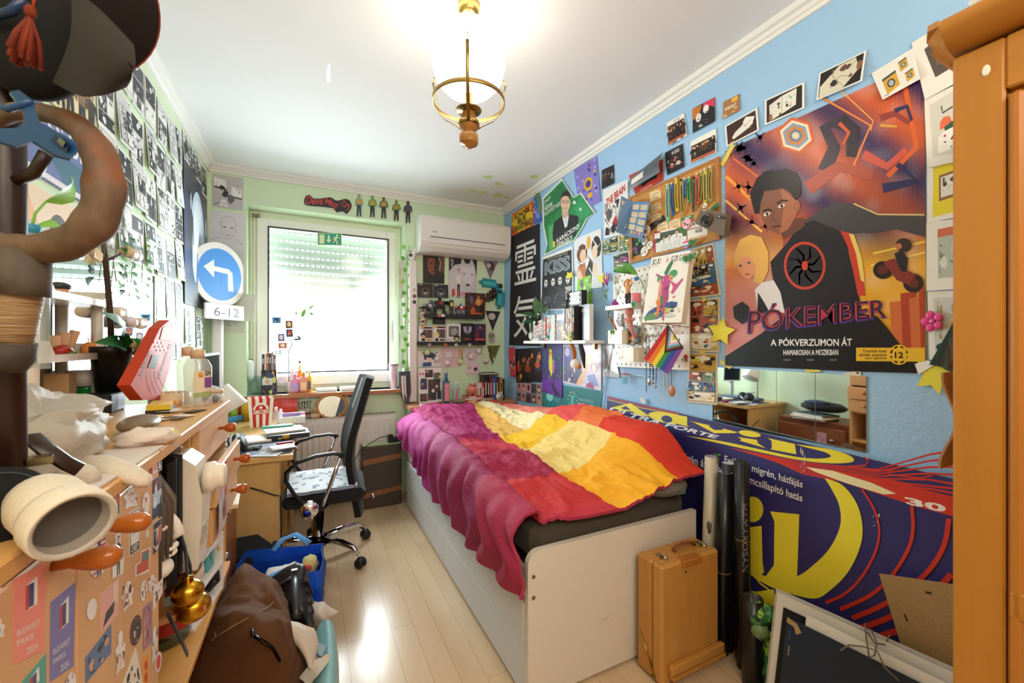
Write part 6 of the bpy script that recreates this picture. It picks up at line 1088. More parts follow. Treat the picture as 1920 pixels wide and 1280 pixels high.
def robot(x,z,k,cols,name,lab,wide=1):
 o=thing(name,lab,'model',(x,3.59,z));z+=.0005
 W=k*wide
 for s in (-1,1):
  m=M();m.box((x+s*.05*W,3.585,z+.022*k),(.05*k,.06*k,.044*k),cols[0],kP);m.box((x+s*.045*W,3.59,z+.075*k),(.035*k,.04*k,.07*k),cols[1],kP);part(m,'leg',o)
  m=M();m.box((x+s*.085*W,3.588,z+.17*k),(.06*k,.07*k,.05*k),cols[4],kP,rotz(.3*s));m.tube([(x+s*.09*W,3.585,z+.16*k),(x+s*.12*W,3.57,z+.1*k),(x+s*.11*W,3.555,z+.05*k)],[.018*k,.016*k,.02*k],cols[0],kP,8);part(m,'arm',o)
 m=M();m.box((x,3.588,z+.15*k),(.1*W,.07*k,.09*k),cols[2],kP);m.box((x,3.55,z+.16*k),(.05*k,.02*k,.05*k),cols[3],kP);m.box((x,3.59,z+.1*k),(.07*k,.05*k,.03*k),cols[1],kP);part(m,'torso',o)
 m=M();m.ball((x,3.575,z+.22*k),(.026*k,.026*k,.028*k),cols[5],kP,12,8);m.box((x,3.552,z+.218*k),(.03*k,.008*k,.01*k),cols[3],kP);part(m,'head',o)
 return o
xs1=lambda u: Y(u,590,3.59).x
robot(xs1(824),s1z,.62,('1a1a1e','141417','202025','9c2028','26262c','17171b'),'robot_model','bulky black robot model with red chest on the upper black shelf',1.5)
robot(xs1(863),s1z,.42,('2c3a78','9a98a0','a82830','e8e8ec','b8303a','2c4490'),'robot_model','small red and blue robot model on the upper black shelf',1.1)
robot(xs1(804),s1z,.46,('3a3a40','55555c','8a8890','d8d4d0','9a98a0','b0acb0'),'robot_model','small grey robot model at the left end of the upper black shelf',1.1)
def bbox(u0,u1,v0,z,lab,col,fn,d=.07,group=None,name='figure_box'):
 x0,x1=Y(u0,600,3.555).x,Y(u1,600,3.555).x;zt=Y((u0+u1)/2,v0,3.555).z;o=thing(name,lab,'box',((x0+x1)/2,3.59,z),group);m=M();m.bx(x0,x1,3.5565,3.5565+d,z+.0005,zt,col,kR,.002);part(m,'carton',o)
 p=Page([V((x0+.001,3.5555,zt-.001)),V((x1-.001,3.5555,zt-.001)),V((x1-.001,3.5555,z+.002)),V((x0+.001,3.5555,z+.002))],col,kY,.0008);fn(p);part(p,'printed_front',o);return o
bbox(877,910,549,s1z,'orange brown figure box with a bare chested man on the upper black shelf','4a2418',lambda p:(p.scr(0,0,1,1,['8a3a1c','5a2a18','b85a28','2c1810'],16,4,.04,.9),p.figure(.6,.08,.9,'e0a468','8a3c1c','dc9c60','3a3038',0,1.0),p.ell(.2,.3,.12,.16,'6a5a80',12),p.rect(.25,.9,.8,.95,'d8702c')))
bbox(843,851,562,s1z,'slim dark card with a yellow face between the robot models','2c2a28',lambda p:(p.ell(.5,.3,.35,.16,'e0c83a',14),p.rect(.1,.6,.9,.9,'5a5048')),.006,None,'trading_card')
wb='white window boxes on the lower black shelf'
def f_win(h,f): return lambda p: (p.rect(.06,.04,.96,.17,'4a3038'),p.poly([(.05,.02),(.35,.02),(.3,.14),(.08,.16)],'e8a02c'),p.rect(.24,.22,.95,.78,'5a4a48'),p.poly([(.4,.22),(.6,.22),(.5,.78),(.3,.78)],'74625e'),p.ell(.25,.6,.2,.2,h,16),p.ell(.25,.7,.16,.13,f,14),p.rect(.12,.8,.4,.97,'1c1c22'),p.rect(.5,.84,.94,.96,'c8884a' if h=='1c1c28' else '3a3a3e'))
bbox(787,812,611,s2z,'white window box with a black haired mascot, leftmost on the lower shelf','efe9ec',f_win('1c1c28','e8b89a'),.07,wb);bbox(813,836,610,s2z,'white window box with a blond mascot on the lower black shelf','efe9ec',f_win('e8c86a','f0c8a0'),.07,wb)
bbox(837.5,864,607.5,s2z,'pale pink white box with grey window and green disc on the lower black shelf','f0dfe4',lambda p:(p.rect(.14,.1,.88,.72,'6a6c6c'),p.poly([(.3,.3),(.6,.2),(.8,.4),(.6,.65),(.3,.6)],'9aa0a0'),p.ell(.72,.8,.27,.2,'5a8a3a',18),p.ell(.7,.74,.18,.12,'1c1a20',14),p.ell(.7,.84,.13,.08,'e0b090',12),p.text('BOX',(.06,.83,.36,.94),'3a3a3e')))
bbox(865.5,888,606,s2z,'black figure box with lilac winged figure on the lower black shelf','161418',lambda p:(p.poly([(.12,.2),(.35,.15),(.5,.4),(.65,.15),(.88,.2),(.8,.45),(.5,.6),(.2,.45)],'b0a4c8'),p.figure(.5,.1,.6,'e8c0a4','18141c','2a2430','1c1820',0,.8),p.text('HERO',(.2,.8,.8,.92),'b83a30',.02)))
bbox(889,911,607,s2z,'purple and red figure box with a white haired man on the lower black shelf','4a2440',lambda p:(p.scr(0,0,1,.8,['6a3060','2c1c38','8a2c40','3a3060'],14,4,.04,.9),p.figure(.5,.12,.8,'e8d0c0','d8d4dc','3a3448','2a2838',0,.9),p.rect(.08,.82,.92,.92,'d85a3a')))
o=thing('printed_tumbler','patterned beige tumbler with black lid on top of the window boxes','cup',(Y(790,600,3.585).x,3.585,Y(800,610,3.56).z+.002));zt=Y(800,610,3.56).z+.001;xx=Y(791,600,3.585).x+.01;m=M();m.lathe([(0,0),(.028,0),(.03,.01),(.03,.145),(0,.145)],(xx,3.592,zt),'c8b8a4',kR,20)
r=random.Random(4);[m.ball((xx+.03*sin(a),3.592-.03*cos(a),zt+z),(.007,.003,.009),r.choice(['5a4a40','8a3a34','2c2a2c','e8dccc']),kR,6,5) for a,z in [(r.uniform(-1.2,1.2),r.uniform(.02,.13)) for i in range(16)]];part(m,'cup',o);m=M();m.lathe([(0,.145),(.031,.145),(.031,.16),(0,.165)],(xx,3.592,zt),'1c1c20',kP,20);part(m,'lid',o)
bsheet(FB([(330,1090),(520,1095),(520,1180),(330,1175)]),'17181a','black card leaning under the upper black shelf',lambda p:p.text('TOUR',(.2,.3,.8,.6),'55585c'),.02,'card','card')
# drawings pinned under the shelves
def f_blue(p): p.poly([(.25,.3),(.35,.1),(.6,.05),(.8,.2),(.7,.5),(.5,.55),(.3,.55)],'3a4a78');p.scr(.2,.05,.85,.5,['2c3a68','4a5a88','232c50'],14,6,.03,.8);p.poly([(.36,.42),(.6,.42),(.62,.62),(.5,.7),(.38,.6)],'f0d8d0');p.poly([(.22,.72),(.58,.68),(.6,.95),(.2,.98)],'3a5a9a');p.line([(.3,.8),(.56,.78)],.02,'24365c')
bsheet(HB([(100,435),(425,440),(424,660),(100,662)]),'f4eaec','drawing of a blue haired person in profile under the lower black shelf',f_blue,name=kD,cat=kD)
bsheet(HB([(430,393),(672,400),(672,665),(430,662)]),'ecc8d4','pale pink print with a faint white haired figure',lambda p:(p.ell(.42,.35,.2,.2,'e8e4ea',18),p.line([(.2,.5),(.4,.48),(.95,.5)],.008,'5a4a50'),p.scr(.2,.3,.6,.6,['c8c0c8','4a4a50','e05a80','f4eef0'],9,6,.02,.4)),name=kD,cat=kD)
bsheet(HB([(672,405),(750,380),(740,600),(670,655)]),'d8b898','narrow brown print beside the pale pink print',lambda p:(p.scr(.1,.05,.9,.9,['a85a30','7a4a28','e8d0b0'],12,4,.05,.8),),.003,kD,kD)
bsheet(HB([(770,400),(962,402),(945,612),(760,600)]),'e8d8e4','lilac line drawing of a round figure, upper one beside the lights',lambda p:[p.line([(.5+.33*cos(a)*(1+.1*sin(5*a)),.45+.36*sin(a)) for a in [k*.35 for k in range(18)]],.018,'5a5080'),p.scr(.25,.2,.75,.8,['6a608a','b8a8c8'],8,4,.02,.2)],name=kD,cat=kD)
bsheet(HB([(792,605),(986,620),(960,765),(775,760)]),'ecd0d8','pink drawing with two small ink figures above the piggy bank',lambda p:(p.figure(.25,.08,.5,'f0e0e0','2a2428','e0c8d0','3a343a',0,.9),p.ell(.7,.5,.15,.16,'2a2428',12),p.ell(.7,.62,.1,.12,'4a5a7a',10),p.line([(.1,.85),(.5,.9),(.7,.8)],.012,'4a4048')),.006,kD,kD)
lab_l=('greenish ball lamp of the string lights, leftmost','white ball lamp between the blue haired drawing and pink print','pinkish white ball lamp over the pink print','pale green ball lamp over the brown print','white ball lamp over the lilac drawing','white ball lamp hanging right under the lower black shelf','pinkish ball lamp left of the lowest pennant')
bl=[]
for (x,y,c),lb in zip(((235,455,'d6e6a0'),(375,545,'f0e4e4'),(525,602,'f4e0ea'),(700,585,'d8e4ac'),(850,512,'ece0e0'),(962,432,'f0e4ec'),(1065,570,'e8cfd8')),lab_l):
 pz=BW(*HB([(x,y)])[0],.035);bl.append(pz);m=M();m.ball(pz,.0265,c,kP,18,12);m.cyl(pz+V((0,0,.024)),pz+V((0,.0,.036)),.006,'e8e8e4',kP,8);solo(m,'ball_lamp',lb,'lamp','ball string lights')
m=M();cpts=[]
for a,b in zip(bl,bl[1:]): cpts+=[a+V((0,.01,.03)),(a+b)/2+V((0,.02,.02))]
m.tube(cpts+[bl[-1]+V((0,.01,.03))],.0012,'dcdcd8',kB,5);solo(m,'light_cord','thin pale cord joining the ball string lights','cord')
# things on the headboard ledge
LZ0=.778
def LG(x,y,yy=3.5): p=Y(*HB([(x,y)])[0],yy);return V((p.x,yy,LZ0))
p=Page([Y(u,v,3.60) for u,v in HB([(105,680),(437,665)])]+[V((Y(*HB([(445,1000)])[0],3.55).x,3.55,LZ0+.001)),V((Y(*HB([(115,1000)])[0],3.55).x,3.55,LZ0+.001))],'efe0e4',kR);r=random.Random(8)
for (x0,y0,x1,y1) in ((.28,.06,.62,.28),(.64,.15,.95,.42),(.08,.3,.36,.62),(.4,.34,.92,.72),(.05,.74,.36,.96),(.38,.72,.75,.94),(.78,.68,.96,.92)): p.rect(x0,y0,x1,y1,r.choice(['2c2c34','4a3a38','6a7a5a','3a3a58','d8d0c8']));p.scr(x0,y0,x1,y1,['e8b890','2a2430','b84a3a','e8e4e0','3a4a7a','7a4a2a'],9,int(x0*99+y0*77),.04,.8)
[p.ell(x,.17,.045,.03,'c8343a',10) for x in (.08,.2)];o=thing('wall_calendar','spiral bound picture calendar standing at the left of the ledge','calendar',LG(270,1000,3.56));part(p,'sheet',o);m=M();a,b=Y(*HB([(105,672)])[0],3.60),Y(*HB([(437,660)])[0],3.60);[m.tube([a.lerp(b,k/18)+V((0,.004*cos(t),.005*sin(t))) for t in (0,1.2,2.4,3.6,4.8)],.001,'3a3a3c',kM,4) for k in range(1,18)];part(m,'spiral',o)
o=thing('liquor_bottle','blue square glass bottle with pink label on the ledge','bottle',LG(500,1100,3.47));c=LG(500,1100,3.47)+V((0,0,.0005));hh=Y(*HB([(490,690)])[0],3.47).z-LZ0;m=M();m.box(c+V((0,0,hh*.33)),(.052,.05,hh*.66),'4a6888',kG,None,.008);m.lathe([(.02,hh*.66),(.016,hh*.72),(.013,hh*.74),(.013,hh*.86),(0,hh*.86)],c,'3a68a0',kG,14);part(m,kO,o);m=M();m.lathe([(.013,hh*.86),(.014,hh*.87),(.01,hh*.92),(.012,hh*.96),(.004,hh),(0,hh)],c,'c8c0c4',kM,12);part(m,'stopper',o);m=M();m.bx(c.x-.02,c.x+.02,c.y-.0265,c.y-.025,LZ0+.02,LZ0+hh*.58,'ea8fa4',kR,.0004);part(m,'label',o)
o=thing('glass_tumbler','clear lidded tumbler with pink stripe and straw on the ledge','cup',LG(640,1090,3.44));c=LG(640,1090,3.44)+V((0,0,.0005));m=M();m.lathe([(0,0),(.03,0),(.036,.12),(0,.121)],c,'9ab8c4',kL,18);part(m,'cup',o);m=M();m.lathe([(.037,.12),(.037,.128),(.034,.132),(.026,.16),(0,.17)],c,'a8d4dc',kL,18);part(m,'lid',o);m=M();m.cyl(c+V((0,-.01,.03)),c+V((0,.0,.19)),.004,'ecdde4',kP,8);m.bx(c.x-.006,c.x+.006,c.y-.037,c.y-.035,LZ0+.03,LZ0+.11,'e86a94',kP);part(m,'straw',o)
m=M();c=LG(640,1120,3.44);m.bx(c.x-.07,c.x+.07,3.395,3.41,LZ0,LZ0+.008,'2a2a2e',kP);solo(m,'phone','flat black phone lying in front of the tumbler on the ledge','phone')
bx_=LG(860,1050,3.47).x
for k,(c,w,lab) in enumerate((('c83a34',.15,'red patterned paperback, lowest under the piggy bank'),('e8d8d4',.14,'white and red paperback in the middle under the piggy bank'),('c0482c',.145,'orange red paperback directly under the piggy bank'))):
 o=thing('paperback',lab,'book',(bx_,3.47,LZ0+.018*k),'paperbacks under the piggy bank');z=LZ0+.018*k+.0003;m=M();m.bx(bx_-w/2+.002,bx_+w/2-.002,3.43,3.53,z+.002,z+.0155,'efe6d8',kA);part(m,'pages',o);m=M();m.bx(bx_-w/2,bx_+w/2,3.427,3.53,z,z+.0016,c,kR);m.bx(bx_-w/2,bx_+w/2,3.427,3.53,z+.0158,z+.0174,c,kR);m.bx(bx_-w/2,bx_+w/2,3.425,3.4272,z,z+.0174,c,kR);m.bx(bx_-w*.3,bx_+w*.2,3.4245,3.4252,z+.004,z+.013,'f4efe8',kR,.0001);part(m,'cover',o)
o=thing('piggy_bank','pink ceramic piggy bank sitting on a pile of paperbacks','piggy bank',(bx_,3.47,LZ0+.055));c=V((bx_,3.47,LZ0+.0545+.05));m=M();m.ball(c,(.048,.045,.044),'e88a74',kG,20,14);[m.cyl(c+V((s*.022,t*.02,-.0495)),c+V((s*.022,t*.02,-.03)),.011,'e08068',kG,10) for s in (-1,1) for t in (-1,1)];part(m,kO,o);m=M();m.cyl(c+V((0,-.056,0)),c+V((0,-.04,0)),.014,'ea9480',kG,14);[m.ball(c+V((s*.005,-.0565,0)),.003,'9a4a3c',kG,6,5) for s in (-1,1)];part(m,'snout',o)
for s in (-1,1): m=M();m.leaf(c+V((s*.02,-.02,.036)),c+V((s*.03,-.03,.066)),.022,'e07c66',(0,-1,0),.1,kG);part(m,'ear',o)
m=M();m.lathe([(.03,.036),(.033,.034),(.033,.039),(.03,.036)],c+V((.008,0,0)),'5a3a8a',kC,18);part(m,'ribbon',o)
def vbook(x0,w,h,col,lab,yf=3.44,dep=.12,group='upright books on the ledge',lines=('f0ece4',)):
 o=thing('upright_book',lab,'book',(x0+w/2,yf+dep/2,LZ0),group);m=M();m.bx(x0+.0015,x0+w-.0015,yf+.002,yf+dep,LZ0+.003,LZ0+h-.003,'ece2d0',kA);part(m,'pages',o);m=M();m.bx(x0,x0+.0015,yf,yf+dep,LZ0,LZ0+h,col,kR);m.bx(x0+w-.0015,x0+w,yf,yf+dep,LZ0,LZ0+h,col,kR);m.bx(x0,x0+w,yf-.001,yf+.001,LZ0,LZ0+h,col,kR);m.bx(x0+w*.3,x0+w*.7,yf-.0016,yf-.0008,LZ0+h*.25,LZ0+h*.75,lines[0],kR,.0002);part(m,'cover',o);return x0+w+.0008
x=LG(935,1000,3.44).x
for w,h,c,l,li in ((.022,.155,'e4dcdc','short white volume with red lettering beside the piggy bank','b83a44'),(.026,.16,'ecd8d8','white volume with black cat picture beside the piggy bank','2a282c'),(.022,.165,'c82c30','bright red volume right of the white ones on the ledge','f0e4e0'),(.03,.225,'2a1618','dark maroon tall book with pale lettering on the ledge','d8c8c0'),(.022,.215,'17151a','black tall book with white lettering on the ledge','e8e4e0'),(.024,.215,'8a1c20','deep red tall book on the ledge','e8c8b8'),(.036,.215,'3a58a0','thick blue book on the ledge','c8d4e8'),(.024,.215,'23286a','dark blue book, right end of the tall row','c8b85a')): x=vbook(x,w,h,c,l,lines=(li,))
m=M();m.bx(x-.15,x+.0,3.43,3.56,LZ0+.2255,LZ0+.238,'2c2a2c',kR);m.bx(x-.148,x-.002,3.432,3.56,LZ0+.2265,LZ0+.236,'e8dcd0',kA);solo(m,'flat_book','dark flat book lying on top of the tall upright row, lower of two','book');m=M();m.bx(x-.16,x-.01,3.425,3.55,LZ0+.2385,LZ0+.252,'d8ccc4',kR);m.bx(x-.16,x-.01,3.425,3.55,LZ0+.2485,LZ0+.253,'3a383a',kR);solo(m,'flat_book','pale flat book topmost on the tall upright row','book')
x=vbook(x+.012,.03,.205,'b8804a','brown spined old book standing apart near the corner',group=None,lines=('6a4424',));x=vbook(x+.006,.014,.19,'24302c','thin dark green booklet nearest the corner',group=None,lines=('3a4a40',))
o=thing('twin_bell_clock','small white rounded alarm clock with ears on the ledge','clock',LG(1255,1060,3.40));c=LG(1255,1060,3.40)+V((0,0,.034));m=M();m.lathe([(.03,.012),(.034,.008),(.034,-.012),(.03,-.016)],c,'efece4',kG,20,(0,-1,0));[m.ball(c+V((s*.018,0,.036)),(.01,.008,.014),'efece4',kG,10,8) for s in (-1,1)];[m.ball(c+V((s*.018,0,-.03)),.0045,'d8d4cc',kG,8,6) for s in (-1,1)];part(m,'case',o);m=M();m.lathe([(.025,.0125),(0,.0135)],c,'dce0dc',kR,18,(0,-1,0));m.box(c+V((0,-.0145,.007)),(.0015,.001,.014),'2a2a2c');m.box(c+V((.006,-.0145,0)),(.012,.001,.0015),'2a2a2c');part(m,'dial',o);m=M();m.ball(c+V((.024,-.004,.03)),.007,'d83a34',kG,8,6);part(m,'bow',o)
o=thing('sweet_tray','clear plastic tray of small brown sweets on the ledge front','tray',LG(1085,1100,3.385));c=LG(1085,1100,3.385);m=M();m.lathe([(0,.001),(.045,.001),(.055,.03),(.054,.03),(.044,.003),(0,.003)],c,'e8e0dc',kL,18,sc=(1.2,.6));part(m,'shell',o);m=M();r=random.Random(2);[m.ball(c+V((r.uniform(-.045,.045),r.uniform(-.02,.02),.012+r.uniform(0,.01))),.007,r.choice(['b8683a','d89a6a','8a4a2c','e0b48a']),kG,7,5) for i in range(26)];q=part(m,'sweets',o);q['kind']='stuff'
m=M();c=LG(230,1090,3.40);m.box(c+V((.0,0,.008)),(.12,.04,.016),'f0e8e8',kP,rotz(.25));m.box(c+V((.02,-.012,.0175)),(.07,.014,.003),'e88a94',kP,rotz(.25));solo(m,'pencil_case','white and pink slim case lying at the left ledge end','case')
m=M();c=LG(410,1100,3.41);m.lathe([(0,0),(.014,0),(.016,.03),(0,.03)],c,'ecd8d8',kL,14);m.lathe([(.016,.008),(.0162,.02),(.016,.008)],c,'d84a4a',kR,14);solo(m,'small_jar','small clear jar with red label in front of the calendar','jar')
# ---------------------------------------------------------------- around the window
N8=lambda pts: [(560+x/8,355+y/8) for x,y in pts];Q4=lambda pts: [(360+x/2.782,300+y/2.782) for x,y in pts];T6=lambda pts: [(340+x/6.4,260+y/6.4) for x,y in pts]
p=Page(quad(BW,N8([(80,80),(800,150),(800,370),(80,300)]),.006),'232024',kT,.003);p.v,p.f,p.c,p.m,p.sm=[],[],[],[],[];p.prism([BW(u,v,.008) for u,v in N8([(85,150),(110,95),(150,80),(190,100),(215,132),(300,138),(400,125),(460,116),(510,130),(545,160),(600,168),(650,150),(710,140),(765,165),(800,235),(785,290),(740,350),(710,368),(680,330),(630,325),(600,335),(570,342),(545,310),(525,280),(400,260),(200,245),(110,232),(82,205)])],(0,.006,0),'232024',kT);p.px=True;p.lay=40
for i in range(3): pass
p.text('Devil',N8([(105,95),(370,130),(375,235),(100,222)]),'c8383c',.02,.25);p.text('May',N8([(390,120),(600,185),(600,330),(390,240)]),'c8383c',.02,.25);p.text('Cry',N8([(640,160),(790,190),(770,350),(640,270)]),'c8383c',.02,.25);solo(p,'painted_sign','black wavy sign with red brush lettering above the window','sign')
for x,y0,y1,c1,c2,c3,lab in ((905,60,405,'7ab8b0','c8a040','2c3a44','cut-out figure in turquoise with orange knee pads, leftmost above the window'),(1105,80,415,'4a9a50','c0a050','2a2a30','cut-out figure in bright green, second above the window'),(1275,100,435,'4a4030','b89a48','2c2a28','slim cut-out figure in dark brown, third above the window'),(1465,150,470,'2f7a48','b08a40','26242a','cut-out figure in dark green, fourth above the window'),(1640,165,505,'3a363c','55505a','2a282c','all black cut-out figure, rightmost above the window')):
 q=N8([(x-90,y0),(x+90,y0),(x+90,y1),(x-90,y1)]);pg=Page(quad(BW,q,.012),c1,kR,.003);pg.v,pg.f,pg.c,pg.m,pg.sm=[],[],[],[],[];pg.figure(.5,0,1,c1 if 'black' not in lab else '2a282c',c2,c1,c3,0,2.0);pg.ell(.5,.36,.26,.12,c2,14);pg.rect(.26,.49,.74,.53,'2a241c');solo(pg,'paper_cutout',lab,'cut-out','cut-out figures above the window')
eo=Page([Y(u,v,FY-.02) for u,v in ((595,436),(641,436.5),(641,460.5),(595,459.5))],'e6f0c8',kR,.002);eo.rect(.03,.05,.97,.95,'1fa184');eo.rect(.08,.15,.28,.87,'ecf4c8');eo.poly([(.42,.2),(.5,.2),(.5,.55),(.57,.55),(.46,.82),(.35,.55),(.42,.55)],'ecf4c8');eo.ell(.8,.2,.04,.08,'ecf4c8',10);eo.line([(.78,.3),(.72,.58)],.09,'ecf4c8');eo.line([(.72,.55),(.82,.66),(.78,.88)],.05,'ecf4c8');eo.line([(.72,.58),(.66,.75),(.6,.74)],.05,'ecf4c8');eo.line([(.78,.33),(.88,.42),(.93,.38)],.04,'ecf4c8');eo.line([(.77,.34),(.67,.38),(.64,.5)],.04,'ecf4c8');solo(eo,'exit_sign','green emergency exit sign with arrow and running figure on the window','sign')
bsheet(T6([(372,412),(745,476),(738,860),(370,800)]),'c4c2c4','grey collage sheet with white paper scraps near the ceiling corner',lambda p:(p.poly([(.05,.1),(.42,.16),(.46,.4),(.06,.36)],'ecebed'),p.poly([(.06,.37),(.46,.42),(.5,.48),(.06,.42)],'4a4446'),p.poly([(.62,.32),(.95,.36),(.95,.62),(.6,.6)],'efedee'),p.poly([(.64,.62),(.97,.64),(.97,.68),(.64,.66)],'3a3438'),p.line([(.8,.4),(.9,.36),(.86,.52)],.02,'c83a44'),p.ell(.36,.82,.09,.06,'efeef0',14),p.poly([(.22,.97),(.28,.88),(.45,.88),(.5,.97)],'efeef0'),p.scr(.05,.1,.95,.95,['6a686c','2c2a2e','9a989c'],22,8,.008,.1)),name='collage_sheet',cat=kD)
def f_face(p): [p.line(q,.008,'5a5860') for q in ([(.32,.35),(.34,.6),(.45,.72),(.58,.72),(.72,.58),(.74,.35)],[(.3,.4),(.34,.2),(.5,.12),(.66,.16),(.78,.36)],[(.05,.85),(.3,.72)],[(.72,.68),(.95,.8)])];[p.ell(x,.42,.05,.015,'3a383e',10) for x in (.42,.63)];p.line([(.44,.62),(.52,.64),(.6,.61)],.012,'3a383e');p.line([(.52,.45),(.51,.54),(.54,.54)],.006,'6a686e');p.scr(.25,.1,.8,.3,['8a888e'],10,3,.006,0)
bsheet(Q4([(95,258),(275,280),(272,487),(88,440)]),'dddbe2','pencil drawing of a smiling face above the round road sign',f_face,name=kD,cat=kD);bsheet(Q4([(208,486),(276,490),(276,692),(200,690)]),'d2d6d2','pale pencil sheet half hidden behind the round road sign',lambda p:p.scr(.1,.1,.9,.9,['a8aca8','8a8e8a'],9,2,.008,0),name=kD,cat=kD);bsheet(Q4([(170,695),(334,698),(322,842),(180,836)]),'d8dccb','blank pale sheet behind the number plate of the road sign',lambda p:p.scr(.4,.1,.9,.6,['b0b4a4'],5,2,.008,0),.006,kD,kD);bsheet(Q4([(160,836),(277,840),(270,898),(160,896)]),'ccd2c4','small pale sheet with faint writing below the number plate',lambda p:p.text('abc - de',(.2,.3,.7,.5),'9aa09a'),name=kD,cat=kD)
# road sign on a pole
PXY=Y(411,650,3.54);rs=thing('road_sign','round blue turn-left road sign on a white pole in the corner','road sign',(PXY.x,3.54,0));nv=V((.85,-.52,0)).normalized();uv=V((.52,.85,0)).normalized()
m=M();m.cyl((PXY.x-.01,3.54,.0),(PXY.x-.01,3.54,1.62),.036,'e9e7e6',kT,20);part(m,'pole',rs)
dc=Y(409,515,3.46);RR=.238;q=Page([dc-uv*RR+V((0,0,RR))+nv*.02,dc+uv*RR+V((0,0,RR))+nv*.02,dc+uv*RR-V((0,0,RR))+nv*.02,dc-uv*RR-V((0,0,RR))+nv*.02],'e8e4e2',kT,.003);q.v,q.f,q.c,q.m,q.sm=[],[],[],[],[]
q.n=nv;q.prism([q.P(.5+.5*cos(a),.5+.46*sin(a)) for a in [k*.1745 for k in range(36)]],nv*-.012,'e9e4e2',kT);q.ell(.5,.5,.4,.375,'3f8fe0',36)
q.poly([(.2,.43),(.38,.3),(.38,.395),(.64,.395),(.72,.44),(.74,.72),(.64,.72),(.63,.47),(.38,.465),(.38,.56)],'eceae8');q.scr(.02,.2,.1,.9,['8a8684','b0acaa','6a6664'],8,4,.02,.4);q.line([(.5,.5),(.5,.66)],.008,'2c6ab8');part(q,'disc',rs)
p0=Y(416,585,3.46)+nv*.03;q=Page([p0-uv*.17+V((0,0,.052)),p0+uv*.17+V((0,0,.052)),p0+uv*.17-V((0,0,.052)),p0-uv*.17-V((0,0,.052))],'ebe8ec',kT,.012);q.text('6-12',(.2,.22,.86,.8),'35353a',.0);part(q,'number_plate',rs)
# window sill things
SZ0=WZ0+.0005
def sill(u,y=3.70): p=Y(u,700,y);return V((p.x,y,SZ0))
c=sill(505,3.64);o=thing('book_box','black printed box packed with upright books on the window sill','box',c);zb_=SZ0+.19;m=M();m.bx(c.x-.05,c.x+.05,3.60,3.70,SZ0,zb_,'26262e',kR,.003);part(m,'carton',o)
p=Page([V((c.x-.049,3.599,zb_-.002)),V((c.x+.049,3.599,zb_-.002)),V((c.x+.049,3.599,SZ0+.004)),V((c.x-.049,3.599,SZ0+.004))],'26262e',kR,.0008);p.scr(.02,.02,.98,.98,['e86a8a','3a4a7a','c8d06a','6a3a5a','e8a04a','2a2a34'],20,8,.05,.8);p.rect(.05,.32,.75,.6,'c8d4dc');p.ell(.4,.46,.14,.1,'e0a05a',12);part(p,'printed_front',o)
for i,(w,h,cc) in enumerate(((.014,.12,'2c3236'),(.012,.125,'d8d4d0'),(.018,.13,'b85038'),(.012,.128,'3a4a4c'),(.016,.14,'a8a8ac'),(.014,.115,'7a6478'))):
 m=M();x=c.x-.046+i*.0155;m.bx(x,x+.0145,3.607,3.69,zb_,zb_+h,cc,kR);m.bx(x+.004,x+.010,3.6062,3.6072,zb_+h*.4,zb_+h*.75,'e8e4de',kR,.0002);solo(m,'paperback','paperback upright in the black box on the window sill, %s spine from the glass jug' % 'first second third fourth fifth sixth'.split()[i],'book','paperbacks in the window sill box')
def bottle(c,r,h,col,cap,lab,name='shampoo_bottle',kind=kG,sq=.7,labc=None):
 o=thing(name,lab,'bottle',c);m=M();m.lathe([(0,0),(r,.002),(r,h*.62),(r*.8,h*.74),(r*.35,h*.8),(0,h*.8)],c,col,kind,16,sc=(1,sq));part(m,kO,o);m=M();m.lathe([(r*.42,h*.79),(r*.42,h*.98),(0,h)],c,cap,kP,12);part(m,'cap',o)
 if labc: m=M();m.bx(c.x-r*.7,c.x+r*.7,c.y-r*sq-.0012,c.y-r*sq-.0002,c.z+h*.12,c.z+h*.5,labc,kR,.0003);part(m,'label',o)
for u,y,r,h,col,cap,lab,lc in ((553,3.61,.033,.15,'ee9ac0','f0b8d4','pink lotion bottle with oval label, leftmost on the sill tray','b8a0d8'),(562,3.67,.02,.215,'f07a3a','f6c23a','tall orange bottle with yellow cap behind the pink lotion bottle',None),(569,3.61,.03,.16,'f0a090','f0b03a','peach pump bottle with orange cap in the middle of the sill tray','f6d0a0'),(580,3.62,.018,.17,'f2c53a','f4d84a','narrow yellow bottle, rightmost on the sill tray','6a6a6c'),(549,3.69,.02,.2,'f4c8dc','f4d4e4','pale pink bottle behind the pink lotion bottle',None),(543,3.66,.014,.08,'c8d4c0','e0e4dc','tiny pale green bottle at the tray edge',None)): bottle(sill(u,y)+V((0,0,.0085)),r,h,col,cap,lab,labc=lc)
m=M();a,b=sill(541,3.64),sill(592,3.64);m.bx(a.x,b.x,3.58,3.72,SZ0,SZ0+.008,'c88a5a',kX);solo(m,'wooden_tray','thin wooden tray under the bottles on the window sill','tray')
o=thing('thermal_cup','pale pink tall thermal cup at the right end of the window sill','cup',sill(738,3.66));c=sill(738,3.66);m=M();m.lathe([(0,0),(.03,0),(.04,.2),(0,.2)],c,'e2bfcd',kP,18);part(m,kO,o);m=M();m.lathe([(.041,.2),(.041,.212),(0,.214)],c,'9a8a94',kP,18);part(m,'lid',o)
